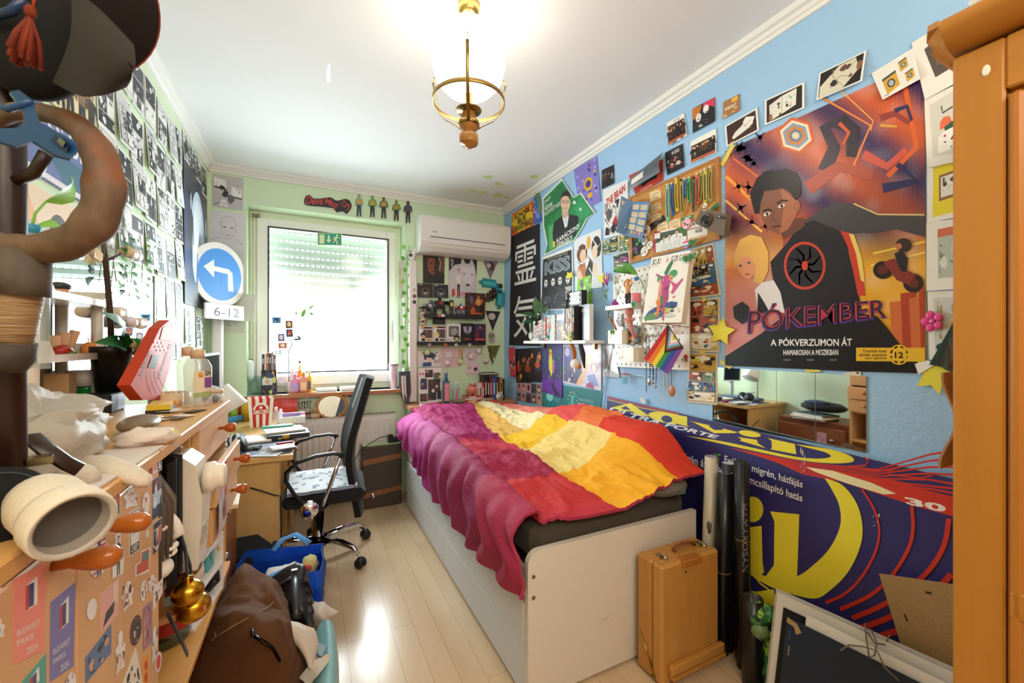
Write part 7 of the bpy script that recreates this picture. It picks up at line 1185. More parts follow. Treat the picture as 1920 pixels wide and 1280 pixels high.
o=thing('glass_jug','clear glass jug at the left end of the window sill','jug',sill(474,3.68));c=sill(474,3.68)+V((.01,0,0));m=M();m.lathe([(0,0),(.05,0),(.056,.06),(.05,.13),(.052,.14)],c,'e4f2f0','glass',20);part(m,kO,o);m=M();m.tube([c+V((-.05,0,.11)),c+V((-.075,0,.09)),c+V((-.07,0,.04)),c+V((-.052,0,.03))],.006,'e4f2f0','glass',8);part(m,'handle',o)
m=M();c=V((-.41,3.70,1.09));m.box(c,(.05,.09,.17),'dcebe0',kP,None,.02);m.bx(c.x-.01,c.x+.02,3.68,3.72,1.172,1.178,'55605c',kP);m.bx(-.4195,-.415,3.68,3.72,1.17,1.24,'dcebe0',kP);solo(m,'strap_winder','pale green shutter strap winder box in the left window reveal','box')
for i,(u0,u1,h,lab) in enumerate(((590,632,.03,'stack of white paper on the window sill behind the wooden tray'),(635,690,.034,'pile of papers with dark edge on the window sill by the chair'))): a,b=sill(u0,3.66),sill(u1,3.66);m=M();m.bx(a.x+.01,b.x-.005,3.60,3.74,SZ0,SZ0+h,'f4f2f0',kA,.001);m.bx(a.x+.015,b.x-.01,3.598,3.73,SZ0+.008,SZ0+.012,'3a3a40',kA,.0005);solo(m,'paper_stack',lab,'papers')
m=M();m.bx(WX0,-.18,YB-.088,YB-.02,WZ0+.002,WZ0+.006,'d8dcd4','film',.001);solo(m,'plastic_wrap','clear plastic wrap on the left front edge of the window sill','wrap')
# orchid in front of the glass
o=thing('window_orchid','thin stemmed orchid with green leaves in front of the window','plant',sill(540,3.74));c=sill(542,3.735);m=M();m.lathe([(0,0),(.03,0),(.04,.08),(0,.08)],c,'eef2f0',kL,14);part(m,'pot',o);m=M();S=lambda u,v: Y(u,v,3.73);m.tube([c+V((0,0,.06)),S(541,660),S(548,645),S(544,636)],.004,'4a6a4a',kF,6);m.tube([S(563,690)]+[S(562,650),S(564,620),S(568,585)],.0018,'6a7a6a',kF,5);part(m,'stem',o)
for a,b,w in (((566,595),(573,578),.03),((553,586),(558,589),.02),((580,586),(588,591),.02),((578,580),(590,572),.016),((549,637),(566,636),.018),((557,629),(565,637),.016)): m=M();m.leaf(S(*a),S(*b),w,'7ac84a' if a[1]<600 else '3a5a44',(0,-1,.2));part(m,kF,o)
for q,c,lab,k in (([(510,594),(527,595),(526,606),(511,606)],'3a90d0','blue cup shaped sticker high on the window pane','1c3a6a'),([(535,601),(548,601),(549,615),(536,616)],'7a3a2a','brown sticker, upper of the joined pair on the window pane','f0d8b0'),([(536,617),(548,617),(550,631),(537,632)],'2c3a68','dark blue sticker, lower of the joined pair on the window pane','d84a3a'),([(521,626),(533,625),(534,640),(521,640)],'7a70a8','violet sticker left of the dark blue one on the window pane','e8e4f0'),([(522,643),(538,642),(538,653),(522,653)],'b8583a','red brown sticker with white clouds, lowest on the window pane','f0ece8'),([(512,657),(527,655),(528,666),(512,666)],'c8e4f0','pale blue faded sticker above the upright books','f4fafc')):
 p=Page([Y(u,v,FY+.022) for u,v in q],c,kR,.0006);p.ell(.5,.45,.28,.3,k,12);p.scr(.2,.2,.8,.9,[k,c,'f0d060'],5,3,.05,.7);solo(p,'window_sticker',lab,'sticker','stickers on the window pane')
m=M();m.tube([Y(560,640,FY+.01),Y(560,680,FY+.01)],.001,'55504c',kB,4);m.tube([Y(564,640,FY+.01),Y(563,680,FY+.01)],.001,'55504c',kB,4);m.ball(Y(562,678,FY+.0),.012,'6a3a4a',kP,8,6);m.box(Y(562,681,FY+.0),(.05,.004,.006),'3a3438',kP);solo(m,'hanging_ornament','small dark ornament on two threads above the bottles','ornament')
# right reveal and wall between window and shelves
for i,(q,c,lab) in enumerate((([(746,490),(757,487),(757,560),(748,558)],'d8d4cc','white leaflet, upper one on the right window reveal'),([(745,560),(756,562),(758,690),(747,688)],'e8f0ec','pale long leaflet, lower one on the right window reveal'))):
 p=Page([Y(u,v,3.66) for u,v in q],c,kR,.001);p.scr(.1,.1,.9,.9,['9ab8d0','c8c8c4','e8a03a' if i==0 else 'a8d0b0'],7,3,.04,.7);solo(p,'leaflet',lab,'leaflet')
m=M();m.tube([BW(768,460,.03),BW(760,500,.02),BW(765,560,.02),BW(759,620,.02),BW(764,680,.02),BW(757,720,.02)],.0018,'5a7a4a',kF,5);gl=thing('ivy_garland','artificial ivy garland hanging down the white pipe duct','garland',BW(762,720,.02));part(m,'vine',gl)
for i in range(24):
 v=462+i*10.8;u=(768 if i % 2 else 757)+2*sin(i*1.7);m=M();c=BW(u,v,.034);a=i*2.1;m.leaf(c+V((0,0,.016)),c+V((.012*sin(a),-.004,-.024)),.04,['86cc5a','6ab84a','5aa83e'][i % 3],(0,-1,.2));part(m,kF,gl)
for u,v,c,lab in ((770,478,'3a3a40','dark cloud shaped sticker on the bend of the pipe duct'),(777,543,'d8b8b4','round red crossed sticker on the pipe duct'),(777,555,'7a4a44','small brown sticker in the middle of the pipe duct'),(777,566,'3a3438','dark small figure sticker, lowest on the pipe duct')): p=Page([Y(u+a*4.5,v+b*4.5,YB-.057) for a,b in ((-1,-1),(1,-1),(1,1),(-1,1))],'efe9e8',kR,.0005);p.ell(.5,.5,.4,.4,c,12);solo(p,'pipe_sticker',lab,'sticker')
o=thing('wall_rack','dark wall rack with magazines between window and bed','magazine rack',Y(760,755,3.56));m=M();m.prism([Y(750,697,3.55),Y(769,696,3.55),Y(771,735,3.55),Y(765,759,3.55),Y(752,738,3.55)],(0,.07,0),'5a6a80',kM);part(m,'frame',o)
for i in range(3): p=Page([Y(752+5*i,706,3.545),Y(756+5*i,703,3.545),Y(758+4.5*i,752-3*i,3.545),Y(754+4.5*i,736,3.545)],['f4f4f2','e8d0d0','3a3a44'][i],kR,.001);part(p,'magazine',o)
# radiator top
RZ=.7165
o=thing('table_mirror','oval mirror in a light wooden stand on the radiator','mirror',Y(623,785,3.56));c=Y(622,761,3.56);m=M();R1,R2=.107,.093;m.tube([c+V((R1*cos(a),0,R2*sin(a))) for a in [k*.2094 for k in range(30)]],.011,'c0824a',kX,10,True);part(m,'frame',o);m=M();m.lathe([(0,0),(.1,0),(.1,.004),(0,.004)],c+V((0,.004,0)),'f0f4f4','mirror',30,(0,-1,.16),False,(1,.86));part(m,'glass',o);m=M();[m.ball(V((c.x+s*.06,3.56,RZ+.0145)),.014,'c89058',kX,12,8) for s in (-1,1)];part(m,'foot',o)
for u,h,cc,lab in ((566,.075,'b8ac9c','small cup of make-up brushes, left one on the radiator'),(576,.08,'a89c98','small patterned cup of brushes, right one on the radiator')):
 b=Y(u,780,3.565);b.z=RZ;o=thing('brush_cup',lab,'cup',b);m=M();m.lathe([(0,0),(.024,0),(.026,h),(.022,h),(.02,.02),(0,.02)],b,cc,kR,14);m.lathe([(.0265,h*.4),(.0268,h*.6),(.0265,h*.4)],b,'e0703a',kR,14);part(m,'cup',o)
 for k in range(4): a=k*1.6;m=M();m.tube([b+V((.01*cos(a),.01*sin(a),.03)),b+V((.02*cos(a),.012*sin(a),h+.035)),b+V((.024*cos(a),.014*sin(a),h+.055))],[.002,.002,.005],['2a282c','8a4a3a','1c1c20','4a3a34'][k],kP,6);part(m,'brush',o)
b=Y(591,785,3.565);b.z=RZ;m=M();m.lathe([(0,0),(.037,0),(.037,.03),(.018,.034),(0,.034)],b,'ddb48e',kX,18);m.lathe([(.011,.034),(.013,.07),(.009,.08),(0,.08)],b,'d8ac84',kX,12);solo(m,'wooden_box','round pale wooden box with a knob on the radiator','box')
b=Y(672,779,3.565);b.z=RZ;o=thing('clay_pots','terracotta saucer with a tipped pot on the radiator behind the chair','pot',b);m=M();m.lathe([(0,0),(.035,0),(.045,.03),(.04,.03),(0,.012)],b,'c8694a',kH,18);part(m,'saucer',o);m=M();m.lathe([(0,0),(.028,0),(.036,.055),(.04,.055),(.04,.075),(.034,.075),(0,.02)],b+V((-.012,0,.026)),'bf6a48',kH,18,(.25,0,1));part(m,'pot',o)
for i,(u,v) in enumerate(((617,741),(640,742),(659,741))): m=M();c=BW(u,v,.003);m.ball(c,(.022,.0015,.015),'2c3858',kR,12,6);m.ball(c+V((0,-.001,-.012)),(.014,.0015,.01),'f0d8c8',kR,10,6);solo(m,'wall_sticker','little blue haired head sticker under the sill, %s' % ('behind the oval mirror','right of the oval mirror','beside the chair headrest')[i],'sticker')
# ---------------------------------------------------------------- left wall: comic pages, posters, mirror
def lq(y0,y1,z0,z1,off=.004,tilt=.004): return [V((XL+off,y0,z1)),V((XL+off,y1,z1)),V((XL+off+tilt,y1,z0)),V((XL+off+tilt,y0,z0))]
ordn='first second third fourth fifth sixth seventh eighth ninth tenth'.split()
rr=random.Random(21)
def lpage(yc,zt,lab,w=.142,h=.205):
 dy,dz,a=rr.uniform(-.012,.012),rr.uniform(-.015,.015),rr.uniform(-.04,.04);q=lq(yc+dy-w/2,yc+dy+w/2,zt+dz-h,zt+dz,rr.uniform(.002,.006),rr.choice([.002,.006,.014]))
 c=sum(q,V())/4;q=[c+Matrix.Rotation(a,3,'X') @ (p-c) for p in q]
 p=Page(q,'f3f3f1',kR,.0008);manga(p,rr.randint(1,9999),rr.choice([.2,.4,.75]),('17171a','3a3b40','77797e','b4b6ba','17171a'));return solo(p,'manga_page',lab,'comic page','black and white comic pages on the left wall')
for i in range(7):
 for j in range(6 if i<3 else 4):
  lpage(2.89-.152*i,2.49-.215*j,'comic page in the %s column left of the blue poster, %s from the ceiling' % (ordn[i],ordn[j]))
for k in range(4): lpage(3.04+.15*k,2.525,'comic page above the tall blue poster, %s from the corner' % ordn[3-k],.13,.16 if k<3 else .2)
for k in range(4): lpage(3.06+.13*k,1.49,'comic page below the tall blue poster, %s from the corner' % ordn[3-k],.115,.21)
for k in range(2): lpage(1.62+.16*k,2.46,'comic page above the beige group poster, %s from the wall corner' % ('farther' if k==0 else 'nearer'),.14,.2)
p=Page(lq(2.97,3.57,1.53,2.40,.008,.006),'2c3f66',kY);p.poly([(0,0),(1,0),(1,.3),(.6,.2),(.3,.3),(0,.2)],'1f2a40');p.ell(.55,.5,.3,.36,'c8dcf4',26);p.ell(.55,.5,.2,.3,'e6f0fa',24);p.figure(.26,.16,.8,'d8dce4','14161c','2a3040','20242e',0,.7);p.poly([(.5,.6),(.9,.5),(1,.9),(.4,1)],'3a5c94');p.poly([(0,.8),(1,.85),(1,1),(0,1)],'3a3f48');p.scr(.6,.25,.95,.8,['7aa0d8','3a5a90','e0ecf8'],12,5,.02,.6);solo(p,'blue_poster','tall dark blue poster with a pale glow and slim dark figure by the corner',kQ)
p=Page(lq(1.50,1.88,1.98,2.2),'e8d8b0',kR);crowd(p,6,6,'d8b088',['5a3a28','3a2a20','8a6a48','b8a888']);p.text('FILM',(.7,.3,.95,.42),'b88a4a');solo(p,'group_poster','beige film poster with a seated group above the blue lettered poster',kQ)
p=Page(lq(1.44,1.88,1.75,1.96),'6a78b0',kR);p.text('ITES-UNI',(.2,.1,.96,.42),'f0f0f4',.02);p.poly([(.3,.5),(1,.5),(1,1),(.6,1)],'3a6a8a');p.rect(.0,.9,1,.98,'e8e4ea');solo(p,'lettered_poster','violet blue poster with large white lettering on the left wall',kQ)
p=Page(lq(1.40,1.82,1.36,1.72),'e8d0b0',kR);p.poly([(.45,.4),(.7,.38),(.75,1),(.35,1)],'c83a2a');p.ell(.62,.3,.13,.17,'2a1a14',18);p.ell(.64,.35,.085,.12,'e0a070',16);p.line([(.6,.4),(.66,.42),(.7,.39)],.012,'f0e8e0');p.poly([(.1,.1),(.25,.02),(.45,.45),(.5,.8),(.3,.7)],'e8b078');p.poly([(.75,.6),(1,.5),(1,1),(.72,1)],'8a8478');p.scr(.05,.5,.95,.98,['c8742c','a83a24','e8c08a','6a5a48'],14,7,.03,.7);solo(p,'painted_poster','painted poster of a dark haired man with raised arm seen through the wooden ring',kQ)
o=thing('wall_mirror','large mirror on the left wall behind the white plastic rack','mirror',(XL+.01,1.95,1.12));m=M();m.bx(XL+.001,XL+.012,1.44,2.47,1.115,1.62,'b8a890',kW);part(m,'backing',o);m=M();m.add(lq(1.45,2.46,1.12,1.61,.0135,0),[[0,1,2,3]],'f2f6f6','mirror');part(m,'glass',o)
def ivy(base,pts,n,lab,seed,w=.045):
 o=thing('ivy_garland',lab,'garland',base,None);m=M();m.tube(pts,.0014,'5a6a4a',kF,5);part(m,'vine',o);r=random.Random(seed)
 for i in range(n):
  t=(i+.5)/n*(len(pts)-1);k=int(t);c=V(pts[k]).lerp(V(pts[min(k+1,len(pts)-1)]),t-k);a=r.random()*6.28;m=M();m.leaf(c+V((.012,0,.012)),c+V((.02,.02*cos(a),-.022+.012*sin(a))),w,r.choice(['3f7a3c','4f8f46','6aa84e']),(1,0,.2));part(m,kF,o)
L_=lambda u,v,off=.03: X(u,v,XL+off)
ivy(L_(225,560),[L_(235,445),L_(232,480),L_(238,520),L_(243,560)],9,'ivy strand over the middle of the wall mirror',1);ivy(L_(210,540),[L_(222,450),L_(213,490),L_(208,535)],6,'short ivy strand at the left of the wall mirror',2);ivy(L_(270,560),[L_(262,440),L_(268,480),L_(266,520),L_(262,558)],8,'ivy strand at the right edge of the wall mirror',3)
for i,(u,v,c,lab) in enumerate(((215,586,'e8d8de','round bulb lamp in front of the wall mirror, left one of the pair'),(255,605,'ecdce2','long double bulb lamp in front of the wall mirror, right one of the pair'),(243,474,'e8dce8','bulb lamp at the top of the wall mirror among the ivy'))):
 c0=L_(u,v,.05);o=thing('bulb_lamp',lab,'lamp',c0);m=M();m.ball(c0+V((0,.05,0)),(.024,.05,.024),c,kG,14,10);part(m,'bulb',o);m=M();m.cyl(c0+V((0,-.03,0)),c0+V((0,.03,0)),.021,'d8c0a0',kP);m.bx(XL+.014,c0.x,c0.y-.008,c0.y+.008,c0.z-.008,c0.z+.008,'d8c0a0',kP);part(m,'socket',o)
 if i==1: m=M();m.ball(c0+V((0,-.055,0)),(.022,.035,.022),c,kG,14,10);part(m,'bulb',o)
# ---------------------------------------------------------------- stickered cabinet, drawer cabinet
CXF,CT=-.24,1.11;BW_='d8a468'
cb=thing('cabinet','beech cabinet with two doors covered in stickers','cabinet',(-.45,.63,0))
m=M();m.bx(XL+.004,CXF-.021,.05,.934,0,CT-.022,BW_,kZ);part(m,'carcass',cb);m=M();m.bx(XL+.004,CXF+.002,.05,.936,CT-.022,CT,'dca968',kW,.003);part(m,'top',cb)
dR=M();dR.bx(CXF-.02,CXF,.646,.933,.06,CT-.025,'dbab7a',kZ,.002);dR=part(dR,'door',cb);dL=M();dL.bx(CXF-.02,CXF,.33,.643,.06,CT-.025,'dbab7a',kZ,.002);dL=part(dL,'door',cb)
for d,(u,v) in ((dR,(176,991)),(dL,(98,1061))):
 c=X(u,v,CXF);m=M();m.lathe([(.0055,0),(.0055,.014),(.008,.02),(.0115,.032),(.0125,.041),(.0105,.05),(.005,.055),(0,.0555)],c,'b0601f',kG,18,(1,0,0));part(m,'knob',d)
S3=lambda pts: [X(x/3.2,880+y/3.2,CXF+.0004) for x,y in pts]
def stk(pts,col,fn=None,door=None,shape=None):
 p=Page(S3(pts),col,kY,.0003)
 if shape: p.v,p.f,p.c,p.m,p.sm=[],[],[],[],[];p.poly(shape,'f2eeea')
 if fn: fn(p)
 part(p,'sticker',door or dR)
oval=[(.5+.5*cos(k*.42),.5+.5*sin(k*.42)) for k in range(15)];blobs=[(.5,.0),(.75,.1),(.7,.3),(1,.45),(.85,.7),(.95,1),(.5,.95),(.1,1),(.2,.65),(0,.4),(.3,.3),(.25,.1)]
def sc(seed,*c,n=10): return lambda p: p.scr(.1,.08,.9,.92,list(c),n,seed,.05,.75)
def tower(p): p.rect(.05,.05,.35,.95,'c83a3a');p.rect(.38,.05,.64,.95,'f0ece6');p.rect(.67,.05,.95,.95,'2a3048');[p.poly([(x,.2),(x+.03,.5),(x+.1,.85),(x-.1,.85),(x-.03,.5)],c) for x,c in ((.2,'8a2a2a'),(.51,'d87a4a'),(.81,'e8e4e0'))]
stk([(885,-50),(970,-110),(970,0),(885,45)],'ece6de',tower)
stk([(915,65),(970,30),(970,260),(915,305)],'2c3a58',lambda p:(p.rect(.0,.35,1,.7,'b8d4ec'),p.rect(.3,.08,.5,.35,'b8503a'),sc(3,'1c2438','6a8ab0','e8f0f8')(p)))
stk([(650,125),(720,98),(720,270),(655,290)],'e8e0d8',lambda p:(p.rect(.06,.04,.94,.96,'2c5058'),p.poly([(.5,.05),(.94,.04),(.94,.6),(.6,.5)],'c8403a'),p.ell(.5,.5,.3,.34,'b8885a',16),p.poly([(.2,.3),(.5,.1),(.45,.9),(.2,.8)],'1c1a1c')))
stk([(735,110),(830,100),(830,215),(740,240)],'f2eeea',sc(5,'a82a34','d8d4d0','8a3a40','e8b8a8'),None,blobs);stk([(545,200),(620,165),(615,235),(545,260)],'e8e4e0',sc(6,'3a3444','55506a','2a2834'),None,blobs)
stk([(775,262),(840,222),(840,478),(778,522)],'f2f0ea',lambda p:(p.rect(.05,.02,.95,.98,'17171a'),p.rect(.1,.04,.9,.78,'efede8'),p.scr(.2,.1,.85,.7,['17171a'],12,9,.05,.8),p.text('OBEY',(.12,.8,.88,.95),'efede8',.02)))
stk([(850,150),(900,120),(898,270),(855,290)],'f0a8a8',sc(7,'e07a7a','f4c8c0','c86a6a'),None,oval);stk([(875,365),(893,358),(890,410),(875,414)],'e8d8c8',None,None,oval)
stk([(918,325),(970,280),(965,470),(920,510)],'2a3658',lambda p:(p.poly([(0,0),(1,0),(1,.7),(.5,1),(0,.75)],'ece8e4'),p.poly([(.05,.04),(.95,.04),(.95,.25),(.05,.25)],'2a3050'),p.poly([(.05,.28),(.36,.28),(.36,.85),(.05,.7)],'2c3a6a'),p.poly([(.64,.28),(.95,.28),(.95,.68),(.64,.85)],'c83a3a'),p.poly([(.5,.35),(.6,.8),(.4,.8)],'2a2a30')))
stk([(530,420),(650,385),(650,610),(530,680)],'f0ece6',lambda p:(p.poly(oval,'f0ece6'),[p.line([(.2,.15+.12*k),(.85,.1+.12*k)],.05,'d84a3a') for k in range(7)],p.figure(.5,.08,.9,'5a6080','3a4060','4a5478','4a5478',0,1.1)),None,oval)
stk([(665,400),(745,370),(745,620),(665,660)],'f4f0ea',lambda p:p.figure(.55,.03,.95,'f0dcd0','1c1a1e','3f5a4a','3a5244',0,1.3),None,[(.3,0),(.7,0),(.75,.3),(1,.5),(.9,1),(.1,1),(.1,.5),(.3,.3)]);stk([(400,395),(460,380),(455,500),(405,510)],'e8e4e4',sc(4,'5a6a9c','3a4060','c8ccd8'),dL,blobs)
stk([(810,500),(905,465),(895,610),(810,645)],'f2ece4',lambda p:(p.poly([(.1,.55),(.35,.5),(.4,.08),(.9,.05),(.95,.9),(.1,.95)],'d8604a'),p.poly([(.48,.15),(.85,.12),(.85,.45),(.48,.5)],'5a9a94')),None,[(0,.5),(.3,.45),(.35,0),(1,0),(1,1),(0,1)])
stk([(600,760),(710,655),(710,870),(605,975)],'eab0a8',lambda p:(p.rect(.7,.02,1,.6,'f0d8c8'),p.poly([(.1,.95),(.3,.6),(.8,.5),(.7,.8)],'3a3438')));stk([(725,700),(805,640),(800,800),(730,865)],'b87a6a',sc(11,'6a3a48','c89a84','e8c8b8','8a4a3a'),None,blobs);stk([(842,670),(885,655),(882,780),(842,800)],'9a2c44',sc(3,'6a1c30','c84a5a'),None,oval);stk([(888,640),(938,620),(935,725),(890,750)],'4a2c58',sc(9,'6a3a6a','2c1c40','b84a6a'),None,oval)
stk([(922,715),(978,645),(975,740),(922,845)],'f0eeea',sc(13,'2a2a30','55555c'));stk([(520,790),(582,757),(580,885),(520,918)],'8a94b8',lambda p:p.text('ART',(.2,.35,.8,.6),'e8eaf2'),None,oval);stk([(512,1130),(668,925),(668,1100),(515,1285)],'5a78a8',sc(8,'9ab0d0','2c3a5a','d8a890','3a4a6a',n=16));stk([(690,980),(755,945),(750,1180),(690,1245)],'f0e8e0',sc(12,'b8785a','3a2a2c','d8b8a0'),None,blobs)
stk([(780,900),(852,850),(850,1020),(780,1085)],'2c2a2c',lambda p:(p.poly(oval,'2c2a2c'),p.ell(.5,.5,.42,.42,'b8403a',20),p.ell(.5,.5,.38,.39,'3a3a3c',20),sc(4,'e8e4de','1c1a1c','c8c0b8')(p)),None,oval);stk([(858,830),(915,775),(912,1030),(858,1095)],'a87a90',sc(6,'c8787a','3a5a8a','8a5a8a','e0b0a0',n=14));stk([(905,960),(950,920),(945,1130),(908,1170)],'f2eee8',sc(5,'2a2a30','6a6a70','b8b4b0'),None,blobs)
stk([(738,1280),(815,1065),(860,1290),(740,1400)],'efe8dc',sc(3,'5a4438','8a6a50','2a2420'));stk([(860,1130),(892,1110),(888,1290),(860,1310)],'f0a030',lambda p:(p.ell(.5,.3,.3,.15,'d8402c',12),p.ell(.5,.7,.3,.15,'d8402c',12)));stk([(930,1110),(972,1075),(968,1200),(930,1235)],'e8586a',lambda p:(p.ell(.5,.5,.4,.4,'f4e8e4',16),p.ell(.5,.5,.33,.34,'e8586a',16)),None,oval)
def leaf_(c): return lambda p: (p.poly([(.35,.15),(.7,.1),(.72,.42),(.36,.45)],'f0f0ec'),p.rect(.35,.15,.45,.44,'c83a4a',1),p.rect(.45,.15,.6,.42,'3a4a7a',1),p.text('BUDAPEST',(.1,.62,.8,.69),'f4f0ee'),p.text('PARIS',(.1,.74,.6,.81),'f4f0ee'),p.text('2024',(.4,.88,.75,.96),'f4f0ee'))
stk([(305,795),(455,672),(442,1180),(300,1275)],'7a78b8',leaf_(0),dL);stk([(80,660),(280,560),(265,1080),(80,1170)],'f09080',leaf_(0),dL);stk([(120,1290),(278,1100),(278,1400),(120,1500)],'4aa8a0',leaf_(0),dL);stk([(385,1250),(460,1185),(455,1400),(385,1460)],'6a80b8',sc(4,'8aa0d0','4a5a90'),dL,oval);stk([(-60,620),(20,610),(15,720),(-60,760)],'e8ece8',sc(4,'5ab0c8','e05a5a'),dL,blobs);stk([(-60,900),(35,880),(30,1000),(-60,1030)],'dfe4ec',sc(6,'3a5aa8','8ab0d8'),dL,blobs)
# drawer cabinet
D0,D1=.94,1.655
dc_=thing('drawer_cabinet','beech cabinet with open niche and round knobbed drawers beside the sticker doors','cabinet',(-.45,1.3,0))
m=M();m.bx(XL+.004,XL+.02,D0,D1,0,CT-.022,BW_,kZ);m.bx(XL+.02,CXF-.01,D0,D0+.018,0,CT-.022,BW_,kZ);m.bx(XL+.02,CXF-.01,D1-.018,D1,0,CT-.022,BW_,kZ);m.bx(XL+.02,CXF-.02,1.235,1.253,.775,CT-.022,BW_,kZ);m.bx(XL+.02,CXF-.02,1.253,D1-.018,.775,.787,BW_,kW);m.bx(XL+.02,CXF-.03,D0+.018,1.235,.785,.80,BW_,kW);part(m,'carcass',dc_)
m=M();m.bx(XL+.004,CXF+.002,D0-.003,D1+.002,CT-.022,CT,'dca968',kW,.002);part(m,'top',dc_);m=M();m.bx(XL+.02,CXF+.005,D0+.018,D1-.02,.562,.58,'d89f54',kW,.002);part(m,'bottom_shelf',dc_)
for z0,z1,x,ky in ((.985,1.086,CXF-.004,1.50),(.885,.975,CXF+.03,1.53),(.79,.88,CXF+.022,1.53)):
 dr=M();dr.bx(x-.018,x,1.256,D1-.004,z0,z1,'dcab74',kW,.002);dr.bx(x-.3,x-.018,1.27,D1-.022,z0+.01,z1-.02,'c08c50',kW);dr=part(dr,'drawer',dc_);m=M();m.lathe([(.005,0),(.005,.012),(.011,.018),(.015,.03),(.013,.04),(0,.044)],(x,ky,(z0+z1)/2+.008),'b0561f',kG,16,(1,0,0));part(m,'knob',dr)
 if z0==.885: p=Page([V((x+.0006,y,z)) for y,z in ((1.29,.972),(1.39,.972),(1.39,.80),(1.29,.80))],'d8c8c4',kY,.0004);p.scr(.05,.05,.75,.95,['c86a78','8a5a60','e8e0dc','5a4a50'],16,4,.04,.6);p.rect(.78,.0,1,.9,'b02c34');part(p,'sticker',dr)
# white shelf insert
wi=thing('shelf_insert','white three-level shelf insert below the drawers','shelf',(-.35,1.36,.58))
def wsh(m,y0,y1,z,t): n_=V((.15,1,0)).normalized();a=V((-.256,1.268,z));s_=V((-1,.15,0)).normalized();m.prism([a+n_*(y0),a+n_*y1,a+n_*y1+s_*.3,a+n_*y0+s_*.3],(0,0,t),'eeeae6',kT)
for z in (.5805,.655,.73): m=M();wsh(m,0,.19,z,.006);part(m,'shelf_board',wi)
m=M();wsh(m,.19,.196,.5805,.165);part(m,'side',wi)
def wp(t,d,z): n_=V((.15,1,0)).normalized();s_=V((-1,.15,0)).normalized();return V((-.256,1.268,z))+n_*t+s_*d
m=M();m.box(wp(.15,.04,.694),(.05,.045,.062),'5ab0bc',kR,rotz(-.15));m.ball(wp(.15,.04,.70)+V((.026,0,0)),(.001,.012,.014),'7ac8d0',kR,8,6);m.ball(wp(.19,.01,.70),(.004,.006,.006),'e0b050',kG,8,6);solo(m,'tea_box','turquoise box on the middle level of the white insert','box');m=M();m.ball(wp(.085,.04,.694),(.03,.032,.033),'e8d4cc',kU,14,10,None,.06,3,2);solo(m,'plush_ball','pale pink fluffy ball toy between the turquoise box and pink packet','plush toy');m=M();m.box(wp(.045,.03,.69),(.012,.03,.055),'c88aa8',kR,rotz(-.3));m.box(wp(.045,.03,.69)+V((.0065,0,0)),(.001,.018,.03),'f0e0e8',kR,rotz(-.3));solo(m,'pink_packet','pink printed packet standing left of the fluffy ball toy','packet')
m=M();m.box(wp(.09,.12,.618),(.14,.13,.055),'242a3a',kE,rotz(-.15));m.tube([wp(.16,.03,.6),wp(.17,.01,.62),wp(.17,.01,.635),wp(.15,.03,.64)],.012,'22222a',kE,8);solo(m,'camera_bag','dark blue flat case on the lowest level of the white insert','bag');m=M();m.box(wp(.05,.06,.75),(.05,.05,.028),'4a4440',kP,rotz(-.15));m.box(wp(.05,.03,.762),(.03,.02,.006),'c8c4c0',kM,rotz(-.15));solo(m,'stapler','small grey metal gadget on the top level of the white insert','gadget')
# niche contents
o=thing('sewing_machine','cream sewing machine end with a round hand wheel in the niche','sewing machine',(-.4,1.14,.80));m=M();m.box((-.40,1.165,.8105),(.34,.10,.02),'e2d8c4',kP,None,.006);m.prism([V((-.30,1.12,z)+(0,)) if 0 else V((x,1.12,z)) for x,z in ((-.31,.8),(-.222,.8),(-.212,.95),(-.225,1.03),(-.25,1.052),(-.58,1.05),(-.58,.96),(-.33,.95))],(0,.09,0),'ece2d0',kP);part(m,kO,o)
m=M();m.lathe([(.03,0),(.034,.004),(.034,.02),(.027,.024),(.027,.036),(.024,.04),(0,.041)],(-.214,1.145,.995),'f0e6d4',kP,22,(1,0,0));part(m,'hand_wheel',o);m=M();m.cyl((-.26,1.165,1.05),(-.26,1.165,1.068),.004,'c8c0b0',kM,8);m.ball((-.29,1.165,1.058),(.014,.012,.008),'ece2d0',kP,10,6);part(m,'spool_pin',o);m=M();[m.bx(-.216,-.214,1.135+.0,1.175,.85+.007*k,.853+.007*k,'a89a84',kP) for k in range(6)];part(m,'vent',o)
o=thing('mannequin_head','white foam wig head with grey brown wig in the niche','mannequin head',(-.3,1.0,.80));c=V((-.305,1.0,.945));m=M();m.ball(c,(.07,.058,.098),'ece6da',kH,24,16);m.tube([c+V((.06,0,.03)),c+V((.072,0,.01)),c+V((.08,0,-.012)),c+V((.066,0,-.02))],[.007,.008,.01,.007],'ece6da',kH,10);m.ball(c+V((.066,0,-.036)),(.012,.02,.006),'ece6da',kH,10,6);m.ball(c+V((.064,0,-.048)),(.012,.018,.006),'ece6da',kH,10,6);m.ball(c+V((.045,0,-.075)),(.026,.026,.02),'ece6da',kH,12,8);m.lathe([(.05,-.1445),(.044,-.09),(.046,-.05)],c+V((-.01,0,0)),'ece6da',kH,16);[m.ball(c+V((.06,s*.022,.01)),(.008,.014,.006),'e0d8ca',kH,8,6) for s in (-1,1)];part(m,'head',o)
m=M();m.ball(c+V((-.008,0,.042)),(.075,.066,.075),'65564a',kU,24,14,None,.07,4,3);r=random.Random(3)
for k in range(44): a=r.uniform(-2.6,2.6);d=V((.072*cos(a)-.006,.064*sin(a),0));b=c+d*.6+V((0,0,.10));w=-.05 if abs(a)<.5 else -.11;m.tube([b,c+d+V((0,0,.05)),c+d*1.05+V((0,.004*sin(k*3),w))],[.009,.008,.002],r.choice(['65564a','756555','54463a']),kU,5)
